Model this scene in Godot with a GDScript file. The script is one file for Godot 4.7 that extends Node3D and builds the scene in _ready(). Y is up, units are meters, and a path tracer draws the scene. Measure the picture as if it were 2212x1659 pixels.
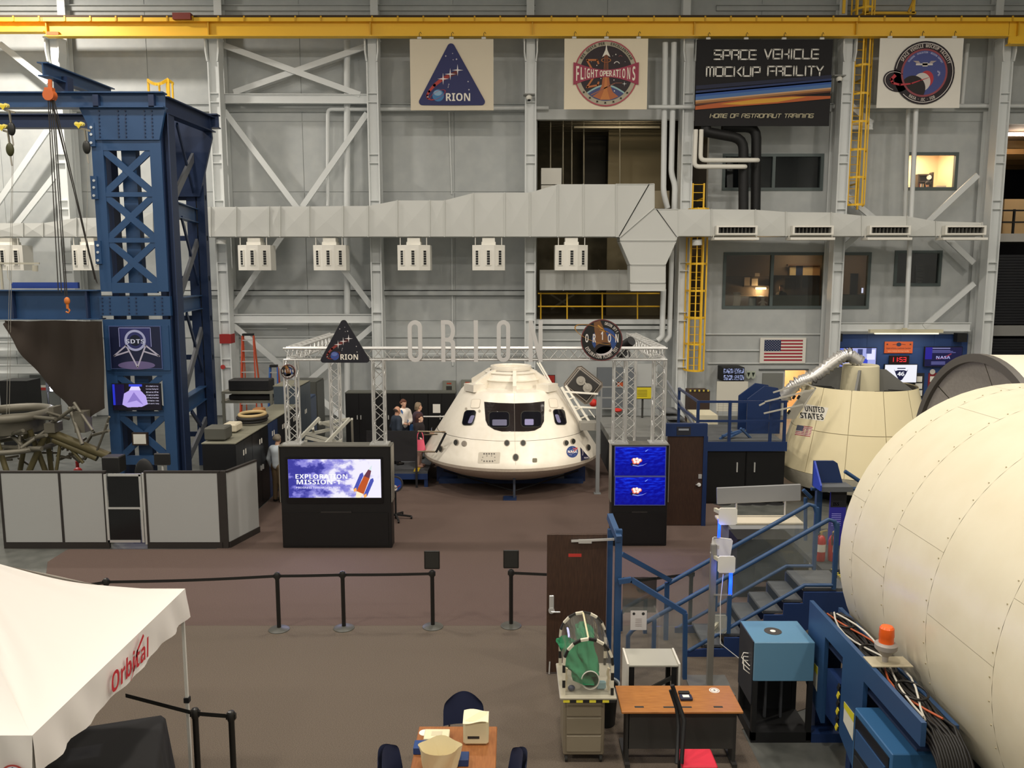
extends Node3D
# An aerospace training hall seen from a gallery: y up, metres, the camera looks along -Z towards the far wall.
const EYE := 5.9
const FOCAL := 1800.0
const TILT := 7.5

var taken := {}
var mats := {}
var font: SystemFont

# measuring: a sight line of the photograph cut with a real plane
func ray(px: float, py: float) -> Vector3:
	var t := deg_to_rad(TILT)
	var u := (px - 1106.0) / FOCAL
	var w := (829.5 - py) / FOCAL
	return Vector3(u, -sin(t) + w * cos(t), -cos(t) - w * sin(t))
func at(px: float, py: float, d: float) -> Vector3:      # on the upright plane z = -d
	var r := ray(px, py)
	return Vector3(0, EYE, 0) + r * (d / -r.z)
func gr(px: float, py: float, h := 0.0) -> Vector3:      # on the level plane y = h
	var r := ray(px, py)
	return Vector3(0, EYE, 0) + r * ((h - EYE) / r.y)
func ax(px: float, py: float, x: float) -> Vector3:      # on the upright plane x = const
	var r := ray(px, py)
	return Vector3(0, EYE, 0) + r * (x / r.x)

# mesh collector
class MB:
	var v := PackedVector3Array()
	var n := PackedVector3Array()
	var uv := PackedVector2Array()
	var c := PackedColorArray()
	var has_uv := false
	var has_c := false
	func tri(a: Vector3, b: Vector3, d: Vector3) -> void:
		var k := (b - a).cross(d - a).normalized()
		v.append(a); v.append(d); v.append(b)
		n.append(k); n.append(k); n.append(k)
	func tris(a: Vector3, b: Vector3, d: Vector3, na: Vector3, nb: Vector3, nd: Vector3) -> void:
		var k := (b - a).cross(d - a)
		if k.dot(na + nb + nd) < 0:
			v.append(a); v.append(b); v.append(d)
			n.append(na); n.append(nb); n.append(nd)
		else:
			v.append(a); v.append(d); v.append(b)
			n.append(na); n.append(nd); n.append(nb)
	func quad(a: Vector3, b: Vector3, d: Vector3, e: Vector3) -> void:
		tri(a, b, d)
		tri(a, d, e)
	func quaduv(a: Vector3, b: Vector3, d: Vector3, e: Vector3) -> void:   # a left bottom, b right bottom, d right top, e left top
		has_uv = true
		var k := (b - a).cross(d - a).normalized()
		for p in [[a, 0, 1], [d, 1, 0], [b, 1, 1], [a, 0, 1], [e, 0, 0], [d, 1, 0]]:
			v.append(p[0]); n.append(k); uv.append(Vector2(p[1], p[2]))
	func box(m: Vector3, s: Vector3, q := Basis.IDENTITY) -> void:
		var x := q.x * s.x * 0.5
		var y := q.y * s.y * 0.5
		var z := q.z * s.z * 0.5
		quad(m - x - y + z, m + x - y + z, m + x + y + z, m - x + y + z)
		quad(m + x - y - z, m - x - y - z, m - x + y - z, m + x + y - z)
		quad(m + x - y + z, m + x - y - z, m + x + y - z, m + x + y + z)
		quad(m - x - y - z, m - x - y + z, m - x + y + z, m - x + y - z)
		quad(m - x + y + z, m + x + y + z, m + x + y - z, m - x + y - z)
		quad(m - x - y - z, m + x - y - z, m + x - y + z, m - x - y + z)
	func bx(lo: Vector3, hi: Vector3) -> void:
		box((lo + hi) * 0.5, (hi - lo).abs())
	func cbox(m: Vector3, s: Vector3, e: float, q := Basis.IDENTITY) -> void:   # box with chamfered edges
		var h := s * 0.5
		var i := h - Vector3(e, e, e)
		var P := func(x: float, y: float, z: float) -> Vector3: return m + q.x * x + q.y * y + q.z * z
		for g in [1.0, -1.0]:
			quadn(P.call(-i.x, -i.y, h.z * g), P.call(i.x, -i.y, h.z * g), P.call(i.x, i.y, h.z * g), P.call(-i.x, i.y, h.z * g), q.z * g)
			quadn(P.call(h.x * g, -i.y, -i.z), P.call(h.x * g, i.y, -i.z), P.call(h.x * g, i.y, i.z), P.call(h.x * g, -i.y, i.z), q.x * g)
			quadn(P.call(-i.x, h.y * g, -i.z), P.call(i.x, h.y * g, -i.z), P.call(i.x, h.y * g, i.z), P.call(-i.x, h.y * g, i.z), q.y * g)
			for f in [1.0, -1.0]:
				quadn(P.call(h.x * g, i.y * f, -i.z), P.call(h.x * g, i.y * f, i.z), P.call(i.x * g, h.y * f, i.z), P.call(i.x * g, h.y * f, -i.z), q.x * g + q.y * f)
				quadn(P.call(h.x * g, -i.y, i.z * f), P.call(h.x * g, i.y, i.z * f), P.call(i.x * g, i.y, h.z * f), P.call(i.x * g, -i.y, h.z * f), q.x * g + q.z * f)
				quadn(P.call(-i.x, h.y * g, i.z * f), P.call(i.x, h.y * g, i.z * f), P.call(i.x, i.y * g, h.z * f), P.call(-i.x, i.y * g, h.z * f), q.y * g + q.z * f)
				for k in [1.0, -1.0]:
					var nn: Vector3 = (q.x * g + q.y * f + q.z * k).normalized()
					tris(P.call(h.x * g, i.y * f, i.z * k), P.call(i.x * g, h.y * f, i.z * k), P.call(i.x * g, i.y * f, h.z * k), nn, nn, nn)
	func quadn(a: Vector3, b: Vector3, d: Vector3, e: Vector3, k: Vector3) -> void:
		var nn := k.normalized()
		tris(a, b, d, nn, nn, nn)
		tris(a, d, e, nn, nn, nn)
	func bar(a: Vector3, b: Vector3, w: float, h: float, up := Vector3.UP) -> void:   # square bar from a to b, h along up
		var z := (b - a).normalized()
		var x := up.cross(z)
		if x.length() < 0.001:
			x = Vector3.RIGHT
		x = x.normalized()
		box((a + b) * 0.5, Vector3(w, h, (b - a).length()), Basis(x, z.cross(x), z))
	func ibeam(a: Vector3, b: Vector3, w: float, h: float, t: float, up := Vector3.UP) -> void:   # flanges w wide, h apart along up
		var z := (b - a).normalized()
		var x := up.cross(z).normalized()
		var y := z.cross(x)
		bar(a, b, t, h - 2 * t, up)
		bar(a + y * (h - t) * 0.5, b + y * (h - t) * 0.5, w, t, up)
		bar(a - y * (h - t) * 0.5, b - y * (h - t) * 0.5, w, t, up)
	func cyl(a: Vector3, b: Vector3, r: float, seg := 12, r2 := -1.0, caps := true) -> void:
		if r2 < 0:
			r2 = r
		var z := (b - a).normalized()
		var x := z.cross(Vector3.UP if absf(z.y) < 0.95 else Vector3.RIGHT).normalized()
		var y := z.cross(x)
		for k in seg:
			var t0 := TAU * k / seg
			var t1 := TAU * (k + 1) / seg
			var d0 := x * cos(t0) + y * sin(t0)
			var d1 := x * cos(t1) + y * sin(t1)
			tris(a + d0 * r, a + d1 * r, b + d1 * r2, d0, d1, d1)
			tris(a + d0 * r, b + d1 * r2, b + d0 * r2, d0, d1, d0)
			if caps:
				tris(a, a + d0 * r, a + d1 * r, -z, -z, -z)
				tris(b, b + d0 * r2, b + d1 * r2, z, z, z)
	func tube(p: Array, r: float, seg := 8, closed := false) -> void:
		var m := p.size()
		var x := Vector3.ZERO
		var rings := []
		for k in m:
			var t: Vector3
			if closed:
				t = p[(k + 1) % m] - p[(k + m - 1) % m]
			else:
				t = p[mini(k + 1, m - 1)] - p[maxi(k - 1, 0)]
			t = t.normalized()
			if k == 0:
				x = t.cross(Vector3.UP if absf(t.y) < 0.95 else Vector3.RIGHT).normalized()
			else:
				x = (x - t * x.dot(t)).normalized()
			var y := t.cross(x)
			var ring := []
			for s in seg:
				var g := TAU * s / seg
				ring.append(x * cos(g) + y * sin(g))
			rings.append(ring)
		for k in (m if closed else m - 1):
			var j := (k + 1) % m
			for s in seg:
				var s1 := (s + 1) % seg
				var a0: Vector3 = rings[k][s]
				var a1: Vector3 = rings[k][s1]
				var b0: Vector3 = rings[j][s]
				var b1: Vector3 = rings[j][s1]
				tris(p[k] + a0 * r, p[k] + a1 * r, p[j] + b1 * r, a0, a1, b1)
				tris(p[k] + a0 * r, p[j] + b1 * r, p[j] + b0 * r, a0, b1, b0)
		if not closed:
			for e in [0, m - 1]:
				var t2: Vector3 = (p[1] - p[0]) if e == 0 else (p[m - 2] - p[m - 1])
				t2 = -t2.normalized()
				for s in seg:
					tris(p[e], p[e] + rings[e][s] * r, p[e] + rings[e][(s + 1) % seg] * r, t2, t2, t2)
	func lathe(prof: Array, o: Vector3, seg := 32, q := Basis.IDENTITY, a0 := 0.0, a1 := TAU) -> void:   # prof of Vector2(radius, height along q.y)
		var m := prof.size()
		var ns := []
		for k in m - 1:
			var d: Vector2 = (prof[k + 1] - prof[k]).normalized()
			ns.append(Vector2(d.y, -d.x))
		for k in m - 1:
			var n0: Vector2 = ns[k]
			var n1: Vector2 = ns[k]
			if k > 0 and ns[k - 1].dot(ns[k]) > 0.85:
				n0 = (ns[k - 1] + ns[k]).normalized()
			if k < m - 2 and ns[k + 1].dot(ns[k]) > 0.85:
				n1 = (ns[k + 1] + ns[k]).normalized()
			for s in seg:
				var t0 := a0 + (a1 - a0) * s / seg
				var t1 := a0 + (a1 - a0) * (s + 1) / seg
				var d0 := q.x * cos(t0) + q.z * sin(t0)
				var d1 := q.x * cos(t1) + q.z * sin(t1)
				var p0: Vector2 = prof[k]
				var p1: Vector2 = prof[k + 1]
				var A := o + d0 * p0.x + q.y * p0.y
				var B := o + d1 * p0.x + q.y * p0.y
				var C := o + d1 * p1.x + q.y * p1.y
				var D := o + d0 * p1.x + q.y * p1.y
				var f: float = 1.0
				if p0.x > 0.0001:
					tris(A, B, C, (d0 * n0.x + q.y * n0.y) * f, (d1 * n0.x + q.y * n0.y) * f, (d1 * n1.x + q.y * n1.y) * f)
				if p1.x > 0.0001:
					tris(A, C, D, (d0 * n0.x + q.y * n0.y) * f, (d1 * n1.x + q.y * n1.y) * f, (d0 * n1.x + q.y * n1.y) * f)
	func poly(pts: Array, o: Vector3, x: Vector3, y: Vector3, depth := 0.0) -> void:   # outline in the plane o + x, y; depth behind it (against x cross y)
		var pk := PackedVector2Array()
		for p in pts:
			pk.append(p)
		if Geometry2D.is_polygon_clockwise(pk):
			pk.reverse()
		var z := x.cross(y).normalized()
		var ids := Geometry2D.triangulate_polygon(pk)
		var w := []
		for p in pk:
			w.append(o + x * p.x + y * p.y)
		for k in range(0, ids.size(), 3):
			var a: Vector3 = w[ids[k]]
			var b: Vector3 = w[ids[k + 1]]
			var d: Vector3 = w[ids[k + 2]]
			tris(a, b, d, z, z, z)
			if depth > 0:
				tris(a - z * depth, b - z * depth, d - z * depth, -z, -z, -z)
		if depth > 0:
			for k in w.size():
				var a: Vector3 = w[k]
				var b: Vector3 = w[(k + 1) % w.size()]
				var sn := (b - a).cross(z).normalized()
				tris(a, b, b - z * depth, sn, sn, sn)
				tris(a, b - z * depth, a - z * depth, sn, sn, sn)
	func sheet(nu: int, nv: int, f: Callable) -> void:   # smooth grid of f(u, v)
		var g := []
		for i in nu + 1:
			var row := []
			for j in nv + 1:
				row.append(f.call(float(i) / nu, float(j) / nv))
			g.append(row)
		var nn := []
		for i in nu + 1:
			var row := []
			for j in nv + 1:
				var du: Vector3 = g[mini(i + 1, nu)][j] - g[maxi(i - 1, 0)][j]
				var dv: Vector3 = g[i][mini(j + 1, nv)] - g[i][maxi(j - 1, 0)]
				row.append(du.cross(dv).normalized())
			nn.append(row)
		for i in nu:
			for j in nv:
				tris(g[i][j], g[i + 1][j], g[i + 1][j + 1], nn[i][j], nn[i + 1][j], nn[i + 1][j + 1])
				tris(g[i][j], g[i + 1][j + 1], g[i][j + 1], nn[i][j], nn[i + 1][j + 1], nn[i][j + 1])
	func ball(o: Vector3, r: Vector3, seg := 12) -> void:
		var pr := []
		for k in seg + 1:
			var t := -PI / 2 + PI * k / seg
			pr.append(Vector2(cos(t) if k > 0 and k < seg else 0.0, sin(t)))
		var s := v.size()
		lathe(pr, Vector3.ZERO, seg + 4)
		for k in range(s, v.size()):
			v[k] = o + v[k] * r
			n[k] = (n[k] / r).normalized()

func mb() -> MB:
	return MB.new()

# flat print: coloured shapes in layers on a surface (posters, emblems, lettering)
class Print:
	var t := []            # [Vector2 x 3, Color, layer]
	var layer := 0
	var font: Font
	var cache := {}
	func fill(col: Color, pts: Array) -> void:
		var pk := PackedVector2Array()
		for p in pts:
			pk.append(p)
		var ids := Geometry2D.triangulate_polygon(pk)
		for k in range(0, ids.size(), 3):
			t.append([pk[ids[k]], pk[ids[k + 1]], pk[ids[k + 2]], col, layer])
	func rect(col: Color, x: float, y: float, w: float, h: float) -> void:
		fill(col, [Vector2(x, y), Vector2(x + w, y), Vector2(x + w, y + h), Vector2(x, y + h)])
	func disc(col: Color, m: Vector2, r: float, ry := -1.0, turn := 0.0, seg := 40) -> void:
		var p := []
		for k in seg:
			p.append(m + Vector2(cos(TAU * k / seg) * r, sin(TAU * k / seg) * (r if ry < 0 else ry)).rotated(turn))
		fill(col, p)
	func ring(col: Color, m: Vector2, r0: float, r1: float, a0 := 0.0, a1 := TAU, sy := 1.0, turn := 0.0, seg := 40) -> void:
		for k in seg:
			var d0 := Vector2.from_angle(a0 + (a1 - a0) * k / seg)
			var d1 := Vector2.from_angle(a0 + (a1 - a0) * (k + 1) / seg)
			var s := Vector2(1, sy)
			t.append([m + (d0 * r0 * s).rotated(turn), m + (d0 * r1 * s).rotated(turn), m + (d1 * r1 * s).rotated(turn), col, layer])
			t.append([m + (d0 * r0 * s).rotated(turn), m + (d1 * r1 * s).rotated(turn), m + (d1 * r0 * s).rotated(turn), col, layer])
	func line(col: Color, pts: Array, w: float, w2 := -1.0) -> void:
		var m := pts.size()
		for k in m - 1:
			var a: Vector2 = pts[k]
			var b: Vector2 = pts[k + 1]
			var o := (b - a).normalized().orthogonal() * 0.5
			var wa := w if w2 < 0 else lerpf(w, w2, float(k) / (m - 1))
			var wb := w if w2 < 0 else lerpf(w, w2, float(k + 1) / (m - 1))
			t.append([a - o * wa, b - o * wb, b + o * wb, col, layer])
			t.append([a - o * wa, b + o * wb, a + o * wa, col, layer])
			if k > 0:
				disc(col, a, wa * 0.5, -1.0, 0.0, 10)
	func star(col: Color, m: Vector2, r: float, q := 0.14) -> void:
		var p := []
		for k in 8:
			p.append(m + Vector2.from_angle(k * PI / 4) * (r if k % 2 == 0 else r * q))
		fill(col, p)
	func star5(col: Color, m: Vector2, r: float) -> void:
		var p := []
		for k in 10:
			p.append(m + Vector2.from_angle(PI / 2 + k * PI / 5) * (r if k % 2 == 0 else r * 0.4))
		fill(col, p)
	func glyphs(s: String) -> Array:   # triangles of a string in its own box, and that box
		if cache.has(s):
			return cache[s]
		var tm := TextMesh.new()
		tm.font = font
		tm.font_size = 48
		tm.pixel_size = 0.01
		tm.depth = 0.01
		tm.curve_step = 2.0
		tm.text = s
		var ar := tm.get_mesh_arrays()
		var vv: PackedVector3Array = ar[Mesh.ARRAY_VERTEX]
		var nn: PackedVector3Array = ar[Mesh.ARRAY_NORMAL]
		var ix = ar[Mesh.ARRAY_INDEX]
		var out := []
		var box := Rect2()
		var first := true
		var m: int = ix.size() if ix != null and ix.size() > 0 else vv.size()
		for k in range(0, m, 3):
			var q := []
			for j in 3:
				var i: int = ix[k + j] if ix != null and ix.size() > 0 else k + j
				if nn[i].z > 0.5:
					q.append(Vector2(vv[i].x, vv[i].y))
			if q.size() == 3:
				out.append(q)
				for p in q:
					if first:
						box = Rect2(p, Vector2.ZERO)
						first = false
					box = box.expand(p)
		cache[s] = [out, box]
		return cache[s]
	func text(col: Color, s: String, m: Vector2, w: float, h: float, slant := 0.0, turn := 0.0) -> void:   # fitted into w by h about m
		var g := glyphs(s)
		var b: Rect2 = g[1]
		for q in g[0]:
			var o := []
			for p in q:
				var u: Vector2 = (p - b.position) / b.size - Vector2(0.5, 0.5)
				o.append(m + Vector2(u.x * w + u.y * h * slant, u.y * h).rotated(turn))
			t.append([o[0], o[1], o[2], col, layer])
	func arc_text(col: Color, s: String, m: Vector2, r: float, h: float, a_mid: float, span: float, outward := true) -> void:   # letters along a circle
		var ws := []
		var total := 0.0
		for ch in s:
			var wd: float = 0.3 if ch == " " else glyphs(ch)[1].size.x + 0.07
			ws.append(wd)
			total += wd
		var run := 0.0
		for i in s.length():
			var f: float = (run + ws[i] * 0.5) / total - 0.5
			run += ws[i]
			if s[i] == " ":
				continue
			var g := glyphs(s[i])
			var a := a_mid - f * span if outward else a_mid + f * span
			var k := span * r / total
			var tall: float = h if s[i] != "-" else h * 0.12
			text(col, s[i], m + Vector2.from_angle(a) * r, g[1].size.x * k, tall, 0.0, a - PI / 2 if outward else a + PI / 2)
	func mesh(f: Callable, lift := 0.002, fine := 0.0) -> MB:   # f(Vector2, lift) -> point on the surface; fine: longest edge in drawing units
		var o := MB.new()
		o.has_c = true
		var todo := t.duplicate()
		while not todo.is_empty():
			var q: Array = todo.pop_back()
			if fine > 0:
				var e0: float = q[0].distance_to(q[1])
				var e1: float = q[1].distance_to(q[2])
				var e2: float = q[2].distance_to(q[0])
				if maxf(e0, maxf(e1, e2)) > fine:
					var i: int = 0 if e0 >= e1 and e0 >= e2 else (1 if e1 >= e2 else 2)
					var mid: Vector2 = (q[i] + q[(i + 1) % 3]) * 0.5
					todo.append([q[i], mid, q[(i + 2) % 3], q[3], q[4]])
					todo.append([mid, q[(i + 1) % 3], q[(i + 2) % 3], q[3], q[4]])
					continue
			var e: float = lift * (1 + q[4])
			var a: Vector3 = f.call(q[0], e)
			var b: Vector3 = f.call(q[1], e)
			var d: Vector3 = f.call(q[2], e)
			var out: Vector3 = f.call(q[0], e + 0.1) - a
			if (b - a).cross(d - a).dot(out) < 0:
				o.tri(a, d, b)
			else:
				o.tri(a, b, d)
			var lc: Color = q[3].srgb_to_linear()
			for k in 3:
				o.c.append(lc)
		return o
	func image(im: Image, w: float, h: float) -> void:   # drawn into a picture, w by h units over the whole picture
		var W := im.get_width()
		var Hh := im.get_height()
		for q in t:
			var p := []
			for k in 3:
				p.append(Vector2(q[k].x / w * W, (1.0 - q[k].y / h) * Hh))
			var lo: Vector2 = p[0].min(p[1]).min(p[2])
			var hi: Vector2 = p[0].max(p[1]).max(p[2])
			for y in range(maxi(0, int(lo.y)), mini(Hh, int(hi.y) + 1)):
				for x in range(maxi(0, int(lo.x)), mini(W, int(hi.x) + 1)):
					if Geometry2D.point_is_inside_triangle(Vector2(x + 0.5, y + 0.5), p[0], p[1], p[2]):
						im.set_pixel(x, y, im.get_pixel(x, y).lerp(q[3], q[3].a))

func pr() -> Print:
	var p := Print.new()
	p.font = font
	return p

func flat(o: Vector3, x := Vector3.RIGHT, y := Vector3.UP) -> Callable:
	var z := x.cross(y).normalized()
	return func(p: Vector2, e: float) -> Vector3: return o + x * p.x + y * p.y + z * e

# objects
func numbered(called: String) -> String:
	if not taken.has(called):
		taken[called] = 0
		return called
	taken[called] += 1
	return "%s_%03d" % [called, taken[called]]

func tag(o: Node3D, label: String, category: String, group := "", kind := "") -> Node3D:
	o.set_meta("label", label)
	if category:
		o.set_meta("category", category)
	if group:
		o.set_meta("group", group)
	if kind:
		o.set_meta("kind", kind)
	return o

func thing(called: String, label: String, category: String, pos := Vector3.ZERO, group := "", turn := 0.0) -> Node3D:
	var o := Node3D.new()
	o.name = numbered(called)
	add_child(o)
	o.position = pos
	o.rotation.y = turn
	return tag(o, label, category, group)

func struct(called: String, pos := Vector3.ZERO) -> Node3D:
	var o := Node3D.new()
	o.name = called
	add_child(o)
	o.position = pos
	o.set_meta("kind", "structure")
	return o

func to_mesh(m: MB, x: Transform3D) -> ArrayMesh:
	var vs := m.v.duplicate()
	var ns := m.n.duplicate()
	if x != Transform3D.IDENTITY:
		for k in vs.size():
			vs[k] = x * vs[k]
			ns[k] = x.basis * ns[k]
	var a := []
	a.resize(Mesh.ARRAY_MAX)
	a[Mesh.ARRAY_VERTEX] = vs
	a[Mesh.ARRAY_NORMAL] = ns
	if m.has_uv:
		a[Mesh.ARRAY_TEX_UV] = m.uv
	if m.has_c:
		a[Mesh.ARRAY_COLOR] = m.c
	var r := ArrayMesh.new()
	r.add_surface_from_arrays(Mesh.PRIMITIVE_TRIANGLES, a)
	return r

func part(m: MB, called: String, mat: Material, parent: Node3D, local := false, label := "") -> MeshInstance3D:
	var o := MeshInstance3D.new()
	o.name = called
	var x := Transform3D.IDENTITY
	if not local:
		x = parent.transform if parent.get_parent() == self else parent.get_parent().transform * parent.transform
		x = x.affine_inverse()
	o.mesh = to_mesh(m, x)
	o.material_override = null
	o.mesh.surface_set_material(0, mat)
	parent.add_child(o, true)
	if label:
		o.set_meta("label", label)
	return o

func stuff(o: Node3D) -> void:
	o.set_meta("kind", "stuff")

func one(m: MB, called: String, mat: Material, label: String, category: String, group := "") -> MeshInstance3D:   # a thing that is a single mesh
	var lo := m.v[0]
	var hi := m.v[0]
	for p in m.v:
		lo = lo.min(p)
		hi = hi.max(p)
	var o := MeshInstance3D.new()
	o.name = numbered(called)
	o.position = Vector3((lo.x + hi.x) * 0.5, lo.y, (lo.z + hi.z) * 0.5)
	o.mesh = to_mesh(m, Transform3D(Basis.IDENTITY, -o.position))
	o.mesh.surface_set_material(0, mat)
	add_child(o)
	tag(o, label, category, group)
	return o

func dup(src: Node3D, pos: Vector3, turn: float, label: String, group := "") -> Node3D:
	var o: Node3D = src.duplicate()
	var nm := String(src.name)
	if nm.length() > 4 and nm[nm.length() - 4] == "_" and nm.right(3).is_valid_int():
		nm = nm.left(nm.length() - 4)
	o.name = numbered(nm)
	add_child(o)
	o.position = pos
	o.rotation.y = turn
	o.set_meta("label", label)
	if group:
		o.set_meta("group", group)
	return o

# materials
func mt(hex: String, rough := 0.6, metal := 0.0, emit := 0.0) -> StandardMaterial3D:
	var key := "%s %.2f %.2f %.2f" % [hex, rough, metal, emit]
	if not mats.has(key):
		var m := StandardMaterial3D.new()
		m.albedo_color = Color(hex)
		m.roughness = rough
		m.metallic = metal
		if emit > 0:
			m.emission_enabled = true
			m.emission = Color(hex)
			m.emission_energy_multiplier = emit
		mats[key] = m
	return mats[key]

func glass(hex: String, alpha: float) -> StandardMaterial3D:
	var key := "glass %s %.3f" % [hex, alpha]
	if not mats.has(key):
		var m := StandardMaterial3D.new()
		var c := Color(hex)
		c.a = alpha
		m.albedo_color = c
		m.transparency = BaseMaterial3D.TRANSPARENCY_ALPHA
		m.roughness = 0.04
		mats[key] = m
	return mats[key]

func inked(rough := 0.6) -> StandardMaterial3D:   # print in its own colours
	var key := "ink %.2f" % rough
	if not mats.has(key):
		var m := StandardMaterial3D.new()
		m.vertex_color_use_as_albedo = true
		m.roughness = rough
		mats[key] = m
	return mats[key]

func noisy(key: String, lo: String, hi: String, freq: float, size: float, rough := 0.8, bump := 0.0, octaves := 4, stretch := Vector3.ONE) -> StandardMaterial3D:   # two tones mixed by noise, in world scale
	if mats.has(key):
		return mats[key]
	var nz := FastNoiseLite.new()
	nz.seed = hash(key) % 1000
	nz.frequency = freq
	nz.fractal_octaves = octaves
	var tx := NoiseTexture2D.new()
	tx.width = 512
	tx.height = 512
	tx.seamless = true
	tx.noise = nz
	var gd := Gradient.new()
	gd.set_color(0, Color(lo))
	gd.set_color(1, Color(hi))
	tx.color_ramp = gd
	var m := StandardMaterial3D.new()
	m.albedo_texture = tx
	m.uv1_triplanar = true
	m.uv1_world_triplanar = true
	m.uv1_scale = Vector3.ONE / size * stretch
	m.roughness = rough
	if bump > 0:
		var t2 := NoiseTexture2D.new()
		t2.width = 512
		t2.height = 512
		t2.seamless = true
		t2.noise = nz
		t2.as_normal_map = true
		t2.bump_strength = bump
		m.normal_enabled = true
		m.normal_texture = t2
	mats[key] = m
	return m

func screen(im: Image, energy: float) -> StandardMaterial3D:
	var m := StandardMaterial3D.new()
	m.albedo_color = Color("08080a")
	m.roughness = 0.25
	m.emission_enabled = true
	m.emission = Color.BLACK
	m.emission_texture = ImageTexture.create_from_image(im)
	m.emission_energy_multiplier = energy
	return m

# soft bodies: tapered capsules joined by a smooth minimum, meshed as surface nets
func body(m: MB, bones: Array, cell: float, k: float) -> void:   # bones: [a, b, ra, rb]
	var lo := Vector3(1e9, 1e9, 1e9)
	var hi := -lo
	for b in bones:
		var r: float = maxf(b[2], b[3]) + cell * 2.0
		lo = lo.min(b[0] - Vector3.ONE * r).min(b[1] - Vector3.ONE * r)
		hi = hi.max(b[0] + Vector3.ONE * r).max(b[1] + Vector3.ONE * r)
	var nx := int((hi.x - lo.x) / cell) + 2
	var ny := int((hi.y - lo.y) / cell) + 2
	var nz := int((hi.z - lo.z) / cell) + 2
	var f := PackedFloat32Array()
	f.resize(nx * ny * nz)
	f.fill(1.0)
	for b in bones:   # each bone visits only the cells near it
		var A: Vector3 = b[0]
		var B: Vector3 = b[1]
		var ra: float = b[2]
		var rb: float = b[3]
		var reach := maxf(ra, rb) + k + cell * 1.5
		var l := ((A.min(B) - Vector3.ONE * reach - lo) / cell).floor()
		var h := ((A.max(B) + Vector3.ONE * reach - lo) / cell).ceil()
		var ab := B - A
		var ll := maxf(ab.length_squared(), 1e-9)
		for x in range(maxi(0, int(l.x)), mini(nx, int(h.x) + 1)):
			for y in range(maxi(0, int(l.y)), mini(ny, int(h.y) + 1)):
				for z in range(maxi(0, int(l.z)), mini(nz, int(h.z) + 1)):
					var p := lo + Vector3(x, y, z) * cell
					var t := clampf((p - A).dot(ab) / ll, 0.0, 1.0)
					var d := p.distance_to(A + ab * t) - lerpf(ra, rb, t)
					var i := (x * ny + y) * nz + z
					var e := f[i]
					var g := clampf(0.5 + 0.5 * (e - d) / k, 0.0, 1.0)
					f[i] = lerpf(e, d, g) - k * g * (1.0 - g)
	var idx := {}
	var pts := []
	var off := [0, nz * ny, nz, nz * ny + nz, 1, nz * ny + 1, nz + 1, nz * ny + nz + 1]
	for x in nx - 1:
		for y in ny - 1:
			for z in nz - 1:
				var i := (x * ny + y) * nz + z
				var neg := 0
				for q in 8:
					if f[i + off[q]] < 0:
						neg += 1
				if neg == 0 or neg == 8:
					continue
				var s := Vector3.ZERO
				var cnt := 0
				for q in 8:
					for ax3 in [1, 2, 4]:
						if q & ax3:
							continue
						var r: int = q | ax3
						var fa := f[i + off[q]]
						var fb := f[i + off[r]]
						if (fa < 0) != (fb < 0):
							var t := fa / (fa - fb)
							var pa := Vector3(q & 1, (q >> 1) & 1, (q >> 2) & 1)
							var pb := Vector3(r & 1, (r >> 1) & 1, (r >> 2) & 1)
							s += pa.lerp(pb, t)
							cnt += 1
				idx[i] = pts.size()
				pts.append(lo + (Vector3(x, y, z) + s / cnt) * cell)
	var ns := []
	ns.resize(pts.size())
	ns.fill(Vector3.ZERO)
	var quads := []
	for x in range(1, nx - 1):
		for y in range(1, ny - 1):
			for z in range(1, nz - 1):
				var i := (x * ny + y) * nz + z
				var f0 := f[i]
				for dd in [[ny * nz, nz, 1], [nz, 1, ny * nz], [1, ny * nz, nz]]:
					var f1 := f[i + dd[0]]
					if (f0 < 0) == (f1 < 0):
						continue
					var q := [i, i - dd[1], i - dd[1] - dd[2], i - dd[2]]
					if not (idx.has(q[0]) and idx.has(q[1]) and idx.has(q[2]) and idx.has(q[3])):
						continue
					var w := [idx[q[0]], idx[q[1]], idx[q[2]], idx[q[3]]]
					if f0 > 0:
						w.reverse()
					quads.append(w)
					var nn: Vector3 = (pts[w[2]] - pts[w[0]]).cross(pts[w[3]] - pts[w[1]])
					for j in 4:
						ns[w[j]] += nn
	for w in quads:
		var a: Vector3 = ns[w[0]].normalized()
		var b: Vector3 = ns[w[1]].normalized()
		var c: Vector3 = ns[w[2]].normalized()
		var d: Vector3 = ns[w[3]].normalized()
		m.tris(pts[w[0]], pts[w[1]], pts[w[2]], a, b, c)
		m.tris(pts[w[0]], pts[w[2]], pts[w[3]], a, c, d)

# ================================================================ the scene
const WALL := 34.6      # distance of the far wall
const COL := 33.3       # front of the crane columns
const BAY := 6.1
const COL0 := 0.72

var M = {}

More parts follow.
